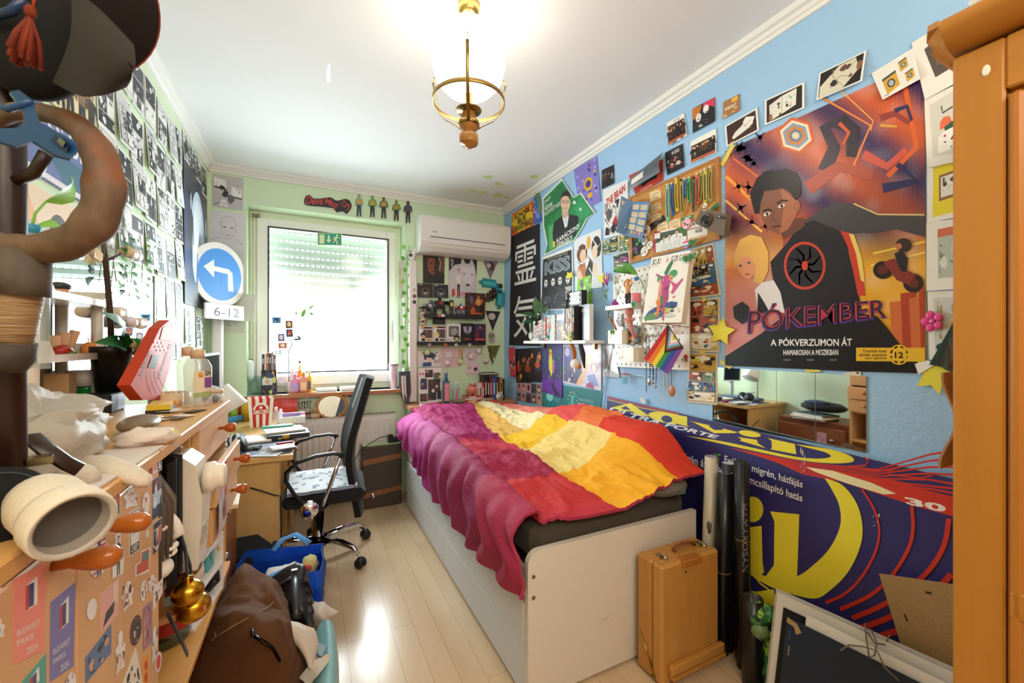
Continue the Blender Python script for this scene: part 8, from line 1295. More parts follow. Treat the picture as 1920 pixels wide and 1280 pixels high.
part(m,'wig',o);m=M();m.surf(lambda a,b:V((-.262+.012*sin(a*9),1.065+.045*a,1.05-.25*b+.02*sin(a*3))),8,10,'131215',kC,True,.006);m.tube([V((-.236,.965,.80)),V((-.232,.99,.76)),V((-.228,1.03,.70)),V((-.226,1.06,.655))],.006,'131215',kC,6,flat=.2,up=(1,0,0));solo(m,'black_scarf','black cloth hanging between the wig head and sewing machine',kC)
m=M();m.ball((-.30,1.12,1.072),(.05,.05,.014),'6a6058',kC,14,8,None,.15,3,4);solo(m,'grey_cap','grey brown folded cloth on top of the sewing machine',kC)
for i,(u,v,rad,lab,strap) in enumerate(((347,1062,.03,'dark gold round ornament, topmost and deepest in the niche',0),(352,1110,.027,'gold round bell with ribbon, middle one in the niche',1),(361,1138,.032,'bright gold round bell with ribbon, lowest at the niche front',1))):
 c=X(u,v,-.225-.0*i-(.03 if i==0 else 0));o=thing('gold_bell',lab,'bell',c-V((0,0,rad)),'gold bells in the niche');m=M();m.ball(c,(rad*1.05,rad,rad*.92),'c9952e' if i else '8a6a20',kS,22,14);part(m,'shell',o);m=M();m.lathe([(rad*.4,rad*.8),(rad*.34,rad*1.1),(rad*.4,rad*1.15),(0,rad*1.3)],c,'b8862a',kS,12);part(m,'collar',o)
 if strap: m=M();m.tube([c+V((0,0,rad*1.1)),c+V((-.004,-.0,.09)),c+V((-.02,-.006,.16)),c+V((-.03,-.02,.22))],.009,'16151a',kC,6,flat=.18,up=(1,0,0));part(m,'ribbon',o)
o=thing('lidded_jar','glass jar with red label on the lower shelf board','jar',Z(333,1205,.58));c=Z(330,1195,.5805)+V((-.02,0,0));m=M();m.lathe([(0,0),(.045,0),(.05,.012),(.05,.10),(.044,.115),(.044,.125)],c,'e0ece4','glass',22);part(m,'glass_body',o);m=M();m.lathe([(.0508,.035),(.0508,.105),(.0505,.105),(.0505,.035),(.0508,.035)],c,'b3231f',kR,24);m.bx(c.x+.045,c.x+.0518,c.y-.012,c.y+.012,c.z+.045,c.z+.06,'e8e0d8',kR,.0005);part(m,'label',o)
m=M();c=X(330,1155,-.25);m.box(c,(.09,.012,.012),'b87a4a',kX,rotz(.3));m.box(c+V((0,.03,.004)),(.09,.012,.012),'b87a4a',kX,rotz(.3));m.box(c+V((-.03,.015,.04)),(.012,.012,.09),'b07040',kZ);m.box(c+V((.04,.015,.006)),(.012,.05,.012),'b87a4a',kW,rotz(.3));solo(m,'wooden_stand','small reddish wooden slat stand above the glass jar','stand')
m=M();m.bx(-.31,-.26,.975,1.02,.58,.605,'6aa4c0',kR);solo(m,'blue_box','small blue box at the near end of the lower shelf board','box')
# ---------------------------------------------------------------- things on the cabinet tops
o=thing('plastic_rack','white plastic tiered rack in front of the wall mirror','rack',(-.57,1.45,CT));PX0,PX1,PY0,PY1=-.64,-.545,1.29,1.61
for y in (PY0,PY1):
 for x in (PX0+.01,PX1-.01): m=M();m.cyl((x,y,CT),(x,y,1.425),.014,'ece2d6',kP,12);part(m,'post',o)
for z in (1.255,1.405):
 m=M();m.bx(PX0-.0,PX1+.01,PY0-.02,PY1+.02,z,z+.005,'f0e8dc',kP);m.prism([(PX1+.008,PY0-.025,z),(PX1+.008,PY0-.025,z+.05),(PX1+.008,PY0+.015,z+.05),(PX1+.008,PY0+.04,z+.018),(PX1+.008,PY1-.03,z+.018),(PX1+.008,PY1+.025,z+.045),(PX1+.008,PY1+.025,z)],(.006,0,0),'f2eadf',kP);[m.bx(PX0,PX1+.012,y-.003,y+.003,z,z+.045,'f0e8dc',kP) for y in (PY0-.022,PY1+.022)];part(m,'tray',o)
def onr(u,z,x=-.58): p=X(u,640,x);return V((x,p.y,z+.0005))
c=onr(168,1.26,-.56);o=thing('cat_figurine','orange and white cat head figurine on the middle rack tray',kI,c);m=M();m.ball(c+V((0,0,.022)),(.02,.022,.021),'e8944a',kP,14,10);m.ball(c+V((.004,.012,.022)),(.0185,.014,.02),'efe2d0',kP,12,8);part(m,'head',o)
for s in (-1,1): m=M();m.leaf(c+V((0,s*.012,.036)),c+V((0,s*.018,.058)),.018,'e08a40',(1,0,0),.05,kP);part(m,'ear',o)
m=M();m.ball(c+V((.018,-.008,.024)),.004,'2a3a2a',kG,8,6);m.ball(c+V((.018,.01,.024)),.004,'2a3a2a',kG,8,6);part(m,'eye',o)
c=onr(118,1.26,-.57);m=M();m.ball(c+V((0,0,.02)),(.02,.04,.016),'b8362c',kG,12,8,rotz(.2));m.ball(c+V((.004,.0,.014)),(.02,.03,.012),'6a9a4a',kG,12,8);m.ball(c+V((0,.045,.018)),(.006,.02,.005),'c83a34',kG,8,6);solo(m,'parrot_figurine','red and green bird figurine on the middle rack tray',kI)
m=M();c=onr(107,1.26,-.59);[m.lathe([(.009,0),(.011,.06+.008*k),(0,.06+.008*k)],c+V((0,.02*k,0)),'e0b088',kH,10,(.1*k,.2*(k-1),1)) for k in range(3)];solo(m,'paper_cones','three beige paper cones behind the bird figurine','paper cones');m=M();c=onr(112,1.41,-.57);m.ball(c+V((0,0,.022)),.018,'d8a07a',kP,12,8);m.ball(c+V((0,0,.034)),(.022,.024,.012),'2a3034',kP,12,8);solo(m,'capped_figurine','little head figurine with dark cap on the top rack tray',kI)
c=onr(160,CT,-.59);o=thing('green_jar','green glass jar with strawberry lid under the rack','jar',c);m=M();m.lathe([(0,0),(.042,0),(.045,.02),(.036,.055),(.04,.065),(0,.066)],c,'1f8a3f',kG,18);part(m,'jar',o);m=M();m.lathe([(0,.066),(.047,.066),(.047,.11),(0,.111)],c,'ece4dc',kR,18);m.ball(c+V((.044,-.012,.088)),(.006,.02,.013),'d8402c',kR,10,6);m.ball(c+V((.045,-.012,.1)),(.005,.014,.004),'4a8a3a',kR,8,5);part(m,'yoghurt_cup',o)
m=M();c=onr(118,CT,-.59);m.bx(-.63,-.55,c.y-.03,c.y+.03,CT,CT+.05,'d8c8a8',kA);m.bx(-.62,-.57,c.y-.025,c.y+.02,CT+.05,CT+.11,'c8a880',kA);solo(m,'cardboard_boxes','two stacked beige boxes at the left under the rack','boxes');m=M();c=onr(196,CT,-.5);m.bx(-.56,-.48,c.y-.02,c.y+.075,CT,CT+.05,'1c2026',kR);m.bx(-.481,-.4795,c.y+.02,c.y+.07,CT+.004,CT+.046,'aab4dc',kY,.0004);solo(m,'black_box','black and lilac box under the black plant pot','box')
c=V((-.515,1.585,CT+.0505));o=thing('potted_orchid','dark stemmed orchid with broad leaves in a black pot','plant',c);m=M();m.lathe([(0,0),(.034,0),(.046,.11),(.049,.112),(.049,.13),(.045,.13),(.04,.11),(0,.11)],c,'1b1b1d',kP,20);part(m,'pot',o);m=M();b=c+V((0,0,.11));m.tube([b,b+V((-.0,-.01,.12)),b+V((.0,-.04,.26)),b+V((0,-.06,.33))],[.008,.008,.007,.005],'3a2a22',kZ,8);m.tube([b+V((0,-.04,.26)),b+V((.02,.0,.29))],.004,'3a2a22',kZ,6);part(m,'stem',o)
for t,w in ((V((.03,-.16,.11)),.07),(V((.02,-.17,.03)),.05),(V((.05,.09,.03)),.05),(V((.07,.11,-.02)),.045),(V((.03,-.06,.05)),.05)): m=M();m.leaf(b,b+t,w,'2f8a3a' if t.y>0 else '2a6a3a',(1,0,.5),.2);part(m,kF,o)
m=M();m.ball(b+V((.03,.005,.022)),(.024,.026,.022),'d8b878',kU,14,10);m.ball(b+V((.03,.0,.048)),(.012,.012,.008),'d89a6a',kU,8,6);solo(m,'chick_figurine','small yellow chick figurine sitting in the plant pot',kI)
for u,v,lab in ((165,480,'dried white flower bloom at the top of the orchid stem'),): 
 c=X(u,v,-.52);m=M();[m.leaf(c,c+V((.03*sin(k),.05*cos(k*1.3),.012*sin(k*2))),.045,'e8d8c0',(1,0,.3),.2) for k in range(7)];solo(m,'dried_flower',lab,'flower')
o=thing('orange_guard','orange moulded plastic guard with black lettering standing on the cabinet','plastic guard',X(290,752,-.4));q0=[X(u,v,-.40) for u,v in ((300,615),(318,600),(333,610),(334,626),(315,700),(302,740),(318,748),(268,750),(245,722),(262,690),(288,640))]
m=M();m.prism(q0,(-.03,.01,0),'c23a10',kB);part(m,'shell',o)
pp=Page([X(u,v,-.3985) for u,v in ((240,598),(340,598),(340,756),(240,756))],'c23a10',kB,.001);pp.v,pp.f,pp.c,pp.m,pp.sm=[],[],[],[],[];pp.px=True
U=lambda pts: [(240+x/5.335,560+y/5.335) for x,y in pts]
pp.poly(U([(350,290),(380,275),(450,280),(465,310),(430,425),(320,405)]),'c08028');pp.poly(U([(245,560),(320,560),(280,695),(200,690)]),'5a5650');[pp.ell(*U([(270+38*i+14*(2-j),515-38*j+0)])[0],1.7,2.0,'e8dcd4',8,.3) for i in range(3) for j in range(3)]
for k in range(4): pp.line(U([(195+40*k,720),(200+42*k,800),(215+50*k,880),(250+52*k,955)]),1.1,'b8380f')
pp.text('DULLOO',U([(105,765),(205,520),(232,530),(135,775)]) if 0 else U([(110,770),(205,515),(230,525),(135,778)]),'2a1c14',.01);pp.text('LEARNING 03',U([(300,790),(418,450),(436,458),(320,800)]),'2a1c14',.01);part(pp,'lettering',o)
def dispenser(c,col,r_,h,lab,label):
 o=thing('soap_bottle',lab,'bottle',c);m=M();m.lathe([(0,0),(r_,.002),(r_,h*.68),(r_*.75,h*.8),(r_*.45,h*.84),(0,h*.84)],c,col,kL,22,sc=(1,1));part(m,kO,o);m=M();m.lathe([(r_*.5,h*.83),(r_*.52,h*.97),(0,h)],c,'d8b494',kP,16);part(m,'cap',o)
 if label:
  vv=lambda a,z: c+V(((r_+.0006)*cos(a),(r_+.0006)*sin(a),z));m=M();A0=-1.45
  for a0,a1,z0,z1,cc in ((-.75,.75,.25,.62,'e8dcc0'),(.0,.75,.32,.5,'8a4a98'),(-.75,.75,.16,.24,'a8b878')): m.surf(lambda a,b:vv(A0+.55+a0+(a1-a0)*a,h*(z0+(z1-z0)*b))+V((0,0,0))+(V((cos(A0),sin(A0),0))*(.0004 if cc=='8a4a98' else 0)),8,1,cc,kR,True)
  g,fs=text_geo('ISAN',.03);m.add([vv(A0+.6+x*.62,h*(.62-y*.09))+V((0,-.0006,0)) for x,y in g],fs,'1c1c1e',kR);m.ball(vv(A0+.25,h*.55),(.008,.002,.008),'e8944a',kR,10,6);part(m,'label',o)
dispenser(V((-.305,1.545,CT+.0005)),'eaf0ee',.036,.172,'clear soap bottle with purple label and beige cap on the cabinet',True);dispenser(V((-.345,1.62,CT+.0005)),'eef0e8',.03,.18,'second clear bottle with beige pump behind the purple labelled one',False)
m=M();c=V((-.39,1.62,CT));m.lathe([(.04,0),(.052,0),(.052,.036),(.04,.036),(.04,0)],c,'e4cfa4',kP,26);solo(m,'tape_roll','wide beige tape roll behind the orange guard','tape');m=M();c=V((-.37,1.46,CT+.01));m.box(c+V((0,0,.008)),(.05,.12,.014),'e0c23a',kP,rotz(.15));m.box(c+V((.012,.04,.01)),(.03,.035,.012),'e89a30',kP,rotz(.15));m.box(c+V((0,-.0,-.004)),(.05,.11,.011),'2a2624',kP,rotz(.1));solo(m,'yellow_gadget','flat yellow plastic tape measure case in front of the orange guard','tape measure')
m=M();c=V((-.27,1.60,CT));m.lathe([(0,0),(.02,0),(.02,.03),(0,.03)],c,'dfe4e4',kL,14);m.lathe([(.0,.03),(.021,.03),(.021,.042),(0,.042)],c,'d8b494',kP,14);m.ball(c+V((0,0,.012)),.012,'2a2a2e',kP,8,6);solo(m,'pin_jar','tiny clear jar with beige lid beside the soap bottles','jar')
m=M();r=random.Random(6);[m.box((-.31+r.uniform(-.04,.04),1.36+r.uniform(-.09,.09),CT+.0015+.0008*k),(.03,.05,.0008),r.choice(['e8dcc8','c8b8a0','f0ece4','6a5a48']),kA,rotz(r.random()*3)) for k in range(9)];solo(m,'paper_scraps','scattered small paper scraps on the cabinet top','papers')
m=M();m.ball((-.33,1.155,CT+.0165),(.035,.075,.0165),'7a6248',kE,18,10,rotz(.1));solo(m,'leather_pouch','brown leather pouch lying behind the clear plastic bag','pouch');m=M();m.ball((-.27,.985,CT+.014),(.045,.04,.018),'ecdcd0',kA,14,10,None,.35,4,4);m.ball((-.24,1.005,CT+.01),(.012,.016,.012),'d8d070',kA,8,6,None,.3,4,2);solo(m,'crumpled_wrapper','crumpled pale wrapper on the cabinet edge beside the white sheet','wrapper')
m=M();m.prism([V((-.45,.62,CT+.001)),V((-.245,.70,CT+.001)),V((-.238,.955,CT+.001)),V((-.5,.96,CT+.001))],(0,0,.003),'e2d6ce',kA);solo(m,'paper_board','flat off-white board lying under the plastic bags on the cabinet','board')
def crumple(c,r3,col,kind,seed,amp=.3,fr=2.2): m=M();m.ball(c,r3,col,kind,64,40,None,amp,fr,seed);c=V(c);m.v=[tuple(V(p)+V((noise.noise(V(p)*38),noise.noise(V(p)*38+V((5,0,0))),noise.noise(V(p)*38+V((9,1,0)))))*.012) for p in m.v];m.v=[(p[0],p[1],max(p[2],CT+.004)) for p in m.v];m.sm=[True]*len(m.sm);return m
solo(crumple((-.42,.84,CT+.05),(.12,.2,.075),'e6dccf','bag',3),'plastic_bag','crumpled clear plastic bag lying on the sticker cabinet','bag');solo(crumple((-.50,.62,CT+.085),(.08,.1,.08),'d8d4d0','bag',8),'plastic_bag','greyish crumpled bag farthest left on the sticker cabinet','bag');solo(crumple((-.37,.56,CT+.06),(.07,.075,.06),'d0aa78',kA,5,.35,2.6),'paper_bag','crumpled brown paper bag in front of the plastic bags','bag')
# white cap, glove and black hat over the front edge
def capm(c,r_,col,lab,name): pass
m=M();c=X(205,888,-.26);m.tube([X(150,866,-.31),X(190,872,-.28),X(235,886,-.24),X(272,902,-.215),X(281,906,-.21)],[.014,.021,.018,.013,.007],'d8ccba',kC,14,flat=.7);m.tube([X(120,880,-.31),X(145,892,-.28),X(170,898,-.26)],[.014,.02,.012],'d0c4b2',kC,12,flat=.8);solo(m,'white_glove','off-white cloth glove hanging over the cabinet front edge','glove')
o=thing('knitted_hat','white knitted cap drooping over the cabinet front edge','cap',X(130,985,-.2));b=X(62,925,-.255);e=X(150,978,-.2);m=M();m.lathe([(0,0),(.014,.002),(.025,.012),(.03,.03),(.03,.052),(.027,.06)],b,'d8ccb8',kC,28,e-b+V((0,-.01,0)));part(m,'crown',o);m=M();m.lathe([(.027,.056),(.031,.058),(.033,.066),(.033,.084),(.031,.087),(.027,.084),(.026,.07),(.0,.062)],b,['ddd2c0','ddd2c0','ddd2c0','ddd2c0','b8aea0','8a8278','5a544e'],kC,28,e-b+V((0,-.01,0)));part(m,'brim',o)  # inner brim colours darken stepwise, shade of the opening painted in
m=M();m.tube([X(15,850,-.3),X(30,822,-.3),X(60,820,-.29),X(90,845,-.27),X(125,868,-.26),X(150,880,-.25)],.009,'2e1c14',kE,8,flat=.3);m.box(X(75,862,-.27),(.02,.02,.008),'a8946a',kM,rotz(.4));solo(m,'leather_belt','dark brown leather belt looped over the cabinet top','belt')
# ---------------------------------------------------------------- brown chest, desk and desk clutter
bc=thing('brown_chest','low dark brown wooden chest between drawer cabinet and desk','chest',(-.46,1.94,0));m=M();m.bx(XL+.005,-.31,1.685,2.21,0,.665,'8c5230',kW,.006);part(m,kO,bc)
dr=M();dr.bx(-.311,-.292,1.70,2.195,.30,.62,'96592f',kW,.008);dr=part(dr,'drawer',bc);m=M();m.lathe([(.008,0),(.008,.014),(.017,.02),(.014,.03),(0,.032)],(-.292,1.78,.53),'9aa0a4',kM,14,(1,0,0));part(m,'knob',dr);p=Page([V((-.2915,y,z)) for y,z in ((1.83,.58),(1.9,.58),(1.9,.49),(1.83,.49))],'d8a0a8',kR,.0005);p.scr(.1,.1,.9,.9,['f0e0e4','b86a78'],10,2,.05,.7);part(p,'sticker',dr)
for i,(c,z,dx,lab) in enumerate((('3a4a48',.6655,0,'dark green notebook at the bottom of the pile on the brown chest'),('e8dcc0',.684,.015,'cream notebook in the pile on the brown chest'),('5a6a6a',.699,-.01,'grey spiral notebook on top of the pile on the brown chest'))): m=M();m.box((-.36+dx,1.95,z+.008),(.19,.26,.015),c,kR,rotz(.08*i));m.box((-.36+dx,1.95,z+.008),(.192,.25,.009),'f0ece2',kA,rotz(.08*i));solo(m,'notebook',lab,'notebook','notebooks on the brown chest')
m=M();m.ball((-.45,1.93,.765),(.12,.17,.045),'1d1f26',kC,20,12,None,.12,3,4);m.ball((-.42,1.96,.80),(.07,.1,.02),'2c3c58',kC,14,8,None,.12,3,6);solo(m,'folded_clothes','pile of dark folded clothes at the back of the brown chest','clothes')
DZ=.74;dk=thing('desk','light pine desk along the left wall with a navy desk mat','desk',(-.36,2.9,0));PN='d9b070'
m=M();m.bx(XL+.005,-.075,2.345,3.48,DZ-.03,DZ,PN,kW,.004);part(m,'desktop',dk);m=M();m.bx(XL+.02,-.135,2.365,2.385,0,DZ-.03,PN,kZ);part(m,'side_panel',dk);m=M();m.bx(XL+.02,XL+.035,2.385,3.46,.1,DZ-.03,PN,kW);m.bx(XL+.035,-.15,2.72,2.738,0,DZ-.03,PN,kZ);m.bx(XL+.035,-.15,2.385,2.72,.44,.458,PN,kW);m.bx(XL+.035,-.15,2.385,2.72,.06,.078,PN,kW);part(m,'shelves',dk)
m=M();m.bx(XL+.035,-.12,3.06,3.46,.03,DZ-.03,PN,kZ);part(m,'drawer_box',dk)
for z in (.08,.28,.48): d=M();d.bx(-.122,-.104,3.07,3.45,z,z+.19,'dcb478',kW,.004);d=part(d,'drawer',dk);m=M();m.lathe([(.006,0),(.006,.01),(.015,.02),(.012,.03),(0,.032)],(-.104,3.16,z+.1),'b0602a',kG,14,(1,0,0));part(m,'knob',d)
m=M();m.bx(-.44,-.085,2.37,2.92,DZ+.0002,DZ+.0035,'3c4262',kB,.001);solo(m,'desk_mat','navy desk mat at the front of the desk','mat')
def D_(u,v,z=DZ): p=Z(u,v,z);return V((p.x,p.y,z+.0004))
def slab(u,v,sx,sy,h,col,name,lab,cat,a=0,z=DZ+.004,kind=kR,pages=None,grp=None):
 p=Z(u,v,z);m=M();m.box((p.x,p.y,z+h/2),(sx,sy,h),col,kind,rotz(a),min(.004,h*.3)); 
 if pages: m.box((p.x+.002,p.y,z+h/2),(sx,sy*.985,h*.6),pages,kA,rotz(a))
 return solo(m,name,lab,cat,grp)
kb=thing('keyboard','grey blue computer keyboard at the left of the desk','keyboard',(-.42,2.62,DZ));R_=rotz(-.06);kc=V((-.42,2.66,DZ+.014));m=M();m.box(kc,(.15,.40,.018),'4a5468',kP,R_);part(m,'case',kb);m=M()
for i in range(5):
 for j in range(15): m.box(kc+R_ @ V((-.06+.029*i,-.185+.0263*j,.013)),(.024,.022,.009),'6f7f9c',kP,R_,.003)
q=part(m,'keys',kb)
m=M();c=D_(492,797);m.ball(c+V((0,0,.012)),(.05,.032,.022),'23262c',kG,16,10,rotz(.6));m.v=[(x,y,max(z,DZ+.0005)) for x,y,z in m.v];solo(m,'computer_mouse','black computer mouse beside the popcorn box','mouse')
c=D_(487,800,DZ);c=V((c.x,c.y+.05,DZ+.0005));o=thing('popcorn_box','red and white striped popcorn box with a round emblem on the desk','popcorn box',c);hh,wb,wt=.19,.06,.075;m=M();Rb=rotz(.12)
for f in range(4):
 A0=rotz(.12+f*math.pi/2); 
 for k in range(7): x0,x1=-1+2*k/7,-1+2*(k+1)/7;m.add([c+A0 @ V((x0*wb,-wb,0)),c+A0 @ V((x1*wb,-wb,0)),c+A0 @ V((x1*wt,-wt,hh)),c+A0 @ V((x0*wt,-wt,hh))],[[0,1,2,3]],['f0ece8','c8262c'][k % 2],kR)
m.add([c+Rb @ V((x*wb*.9,y*wb*.9,.15)) for x,y in ((-1.1,-1.1),(1.1,-1.1),(1.1,1.1),(-1.1,1.1))],[[0,1,2,3]],'e8e0d8',kA);part(m,'carton',o)
p=Page([c+Rb @ V((x*.045,-.0665-.008*(z/hh),z)) for x,z in ((-1,.165),(1,.165),(1,.085),(-1,.085))],'c8262c',kR,.0003);p.v,p.f,p.c,p.m,p.sm=[],[],[],[],[];p.poly([(.5+.5*cos(a),.62-.6*sin(a)) for a in [k*.2618 for k in range(13)]],'f2ece8');p.poly([(.5+.36*cos(a),.6-.42*sin(a)) for a in [k*.2618 for k in range(13)]],'c8262c');p.ell(.5,.42,.09,.13,'f2ece8',14);p.rect(.0,.6,1,.98,'c8262c');p.text('AMICORN',(.02,.62,.98,.96),'f4f0ec',.03);part(p,'emblem',o)
bottle(D_(517,800)+V((0,.03,0)),.022,.13,'e4eef4','f4f6f6','clear white capped bottle right of the popcorn box','bottle',kL);bottle(D_(525,797)+V((0,.08,0)),.02,.1,'dce4f0','ecf0f4','small printed white bottle behind the clear one on the desk','bottle')
slab(548,790,.16,.22,.05,'eff1f2','desk_tray','white plastic tray at the right edge of the desk','tray',.05,DZ,kP);m=M();c=D_(545,780,DZ+.0505);m.cyl(c+V((-.05,0,.012)),c+V((.06,.01,.012)),.012,'a890c8',kP);m.cyl(c+V((.06,.01,.012)),c+V((.09,.012,.012)),.01,'e8a0b8',kP);solo(m,'marker_tube','lilac and pink tube lying on the white desk tray','tube')
m=M();a,b=D_(408,800),D_(452,790);m.cyl(a+V((0,0,.025)),b+V((0,0,.025)),.024,'3a88b4',kC,16);solo(m,'rolled_case','blue rolled pencil case at the back left of the desk','pencil case')
o=thing('pencil_cup','lime green pencil cup full of pens behind the blue roll','pencil cup',D_(445,785));c=D_(438,786)+V((0,.04,0));m=M();m.lathe([(0,0),(.036,0),(.04,.08),(.034,.08),(.03,.01),(0,.01)],c,'a8d04a',kG,18);part(m,'cup',o)
for k,cc in enumerate(('2a2a34','c8343a','e8b83a','3a3a4a','d8c0a0')): a=k*1.3;m=M();m.tube([c+V((.012*cos(a),.012*sin(a),.012)),c+V((.03*cos(a)+.02,.02*sin(a),.15))],.0045,cc,kP,8);part(m,'pen',o)
m=M();c=D_(425,786)+V((0,.06,0));m.lathe([(0,0),(.03,0),(.034,.06),(.03,.1),(0,.105)],c,'e0c030',kP,14);m.ball(c+V((0,0,.12)),.018,'f0d83a',kP,10,8);solo(m,'yellow_bottle','yellow plastic bottle behind the lime pencil cup','bottle');m=M();m.lathe([(0,0),(.035,0),(.035,.16),(0,.16)],D_(460,792)+V((0,.09,0)),'c8a020',kP,16);solo(m,'yellow_canister','mustard yellow canister left of the popcorn box','canister')
slab(540,818,.22,.17,.028,'2a2c30','notebook','thick black notebook under the paper pile on the desk','notebook',.1,DZ+.004,kE,'e8e4dc');slab(533,807,.21,.16,.012,'e8e2da','notebook','white and orange paper pile on the black notebook','papers',.2,DZ+.0325);slab(520,800,.17,.05,.01,'3aa08a','ruler','teal plastic ruler case on top of the paper pile','ruler',.1,DZ+.045,kP);slab(480,825,.15,.19,.014,'efe6d6','notebook','cream notebook lying in front of the keyboard','notebook',.1,DZ+.004,kR,'c88a4a');slab(528,842,.12,.11,.014,'1f2226','notebook','small black backed white notepad at the front desk corner','notebook',.3,DZ+.004,kR,'e6e4e0');slab(528,838,.10,.09,.003,'ecebe8','note_card','white cards on the small black notepad','cards',.3,DZ+.0185)
m=M();c=D_(536,824,DZ+.004);m.ball(c+V((0,0,.016)),(.022,.016,.0155),'c89a3a',kG,14,10,rotz(.4));m.ball(c+V((-.03,0,.008)),(.014,.008,.007),'a8b070',kG,8,6);solo(m,'ochre_fruit','small ochre fruit shaped object on the desk mat','ornament');slab(534,832,.08,.022,.012,'a8202c','lighter','dark red slim case between ochre fruit and notepad','case',.2);m=M();c=D_(497,853,DZ+.004);m.prism([c+V(p) for p in ((-.07,0,.0),(.05,-.05,0),(.08,.03,0),(.0,.06,0))],(0,0,.001),'dcdce8',kA);m.ball(c+V((.02,.04,.014)),(.05,.03,.014),'d8d8e0','film',14,8,None,.4,4,3);solo(m,'paper_note','white paper note with clear foil hanging over the front desk edge',kA)
o=thing('headphones','black and white headphones at the near left of the desk','headphones',D_(450,850));c=D_(446,850)+V((0,.0,.001));m=M();m.tube([c+V((.07*cos(a)-.06,.07*sin(a)+.05,.02+.06*sin(a*.5))) for a in [k*.4 for k in range(9)]],.01,'e8e8ea',kP,8,flat=.6);part(m,'headband',o)
for dx,dy in ((.012,.0),(-.02,.09)): m=M();m.lathe([(0,-.02),(.036,-.02),(.042,-.005),(.042,.008),(0,.014)],c+V((dx,dy,.044)),['1a1a1c','1a1a1c','eeeeee','1a1a1c'],kB,18,(1,-.5,.3));part(m,'ear_cup',o)
m=M();r=random.Random(5);c=D_(474,842,DZ+.004);[m.tube([c+V((r.uniform(-.04,.04),r.uniform(-.03,.03),.004+.01*k/14)) for _ in range(6)],.0032,['2c3a38','55625c','1c1c20','8a8a80'][k % 4],kB,6) for k in range(12)];solo(m,'cable_tangle','tangle of dark cables and beads beside the headphones','cables')
m=M();q=[Y(u,v,3.6) for u,v in ((497,746),(557,745),(558,782),(499,790))];m.prism(q,(0,.012,0),'d8402c',kG);solo(m,'red_folder','red glossy folder standing behind the popcorn box','folder');m=M();q=[Y(u,v,3.62) for u,v in ((440,748),(470,746),(470,790),(440,795))];m.prism(q,(0,.01,0),'b8352c',kG);solo(m,'red_folder','red folder end left of the popcorn box against the wall','folder')
o=thing('monitor','dark screened flat monitor seen nearly edge-on behind the soap bottles','monitor',X(400,780,-.5));m=M();a=[X(u,v,x) for u,v,x in ((377,665,-.52),(412,660,-.46),(413,772,-.46),(378,778,-.52))];m.prism(a,(-.03,.012,0),'dcdfe0',kP);a2=[p.lerp(sum(a,V())/4,.08)+V((.0012,-.001,0)) for p in a];part(m,'casing',o);m=M();m.prism(a2,(-.001,0,0),'1a2028',kG);part(m,'screen',o);m=M();b=(a[2]+a[3])/2;m.cyl((b.x-.03,b.y+.02,DZ),(b.x-.03,b.y+.02,b.z+.01),.02,'c8ccce',kP);m.bx(b.x-.12,b.x+.04,b.y-.08,b.y+.1,DZ+.0005,DZ+.012,'c8ccce',kP);part(m,'stand',o)
o=thing('lamp_shade','white tilted desk lamp shade beside the drawer cabinet top','lamp',X(425,765,-.3));m=M();a,b=Y(408,728,2.5),Y(436,768,2.5);m.cyl(a,b,.05,'eceeea',kP,20,.075);part(m,'shade',o);m=M();m.tube([a,a+V((-.08,.03,.03)),V((a.x-.12,2.55,DZ+.2)),V((a.x-.12,2.55,DZ))],.009,'d8dad8',kP,8);part(m,'stem',o)
m=M();m.tube([Y(468,914,2.36),Y(490,920,2.36),Y(515,928,2.36),Y(527,930,2.36),V((-.125,2.37,.12)),V((-.125,2.42,.01))],.0035,'18181a',kB,6);solo(m,'cable','black cable running along the near side of the desk','cable')
o=thing('backpack','black backpack standing on the floor against the desk side','backpack',(-.27,2.27,0));m=M();m.box((-.26,2.275,.2),(.22,.15,.39),'1a1b1f',kC,None,.07);part(m,kO,o);m=M();m.tube([(-.15,2.25,.36),(-.12,2.22,.3),(-.12,2.22,.15),(-.15,2.25,.06)],.012,'141417',kC,8,flat=.4);m.box((-.26,2.195,.14),(.16,.03,.18),'202126',kC,None,.012);part(m,'strap',o)
# ---------------------------------------------------------------- swivel chair
ch=thing('office_chair','black mesh swivel chair with chrome star base at the desk','chair',(.05,2.75,0));cxx,cyy=.05,2.75
m=M();m.lathe([(0,.075),(.05,.08),(.05,.13),(.03,.14),(.03,.3),(.024,.3),(.024,.39),(0,.39)],(cxx,cyy,0),['1c1c1e','1c1c1e','1c1c1e','d8d8dc','d8d8dc','d8d8dc','d8d8dc'],'chrome',20);part(m,'gas_column',ch)
for k in range(5):
 a=math.radians(-47+72*k);d=V((cos(a),sin(a),0));c=V((cxx,cyy,0));lg=M();lg.tube([c+d*.04+V((0,0,.115)),c+d*.16+V((0,0,.125)),c+d*.26+V((0,0,.11)),c+d*.305+V((0,0,.075))],[.022,.02,.016,.012],'dcdce0','chrome',12);lg=part(lg,'base_leg',ch)
 w=c+d*.315;s_=V((-d.y,d.x,0));cs=M();[cs.lathe([(0,-.009),(.024,-.009),(.028,-.004),(.028,.006),(.022,.009),(0,.009)],w+s_*(t*.016)+V((0,0,.0285)),'17171a',kP,18,s_) for t in (-1,1)];cs.ball(w+V((0,0,.045)),(.024,.024,.02),'1c1c1f',kP,10,8);part(cs,'caster',lg)
m=M();m.box((.09,2.745,.425),(.44,.47,.075),'16171b',kC,rotz(-.06),.03);part(m,'seat',ch);m=M();m.box((.03,2.745,.388),(.2,.16,.03),'121214',kP);part(m,'mechanism',ch)
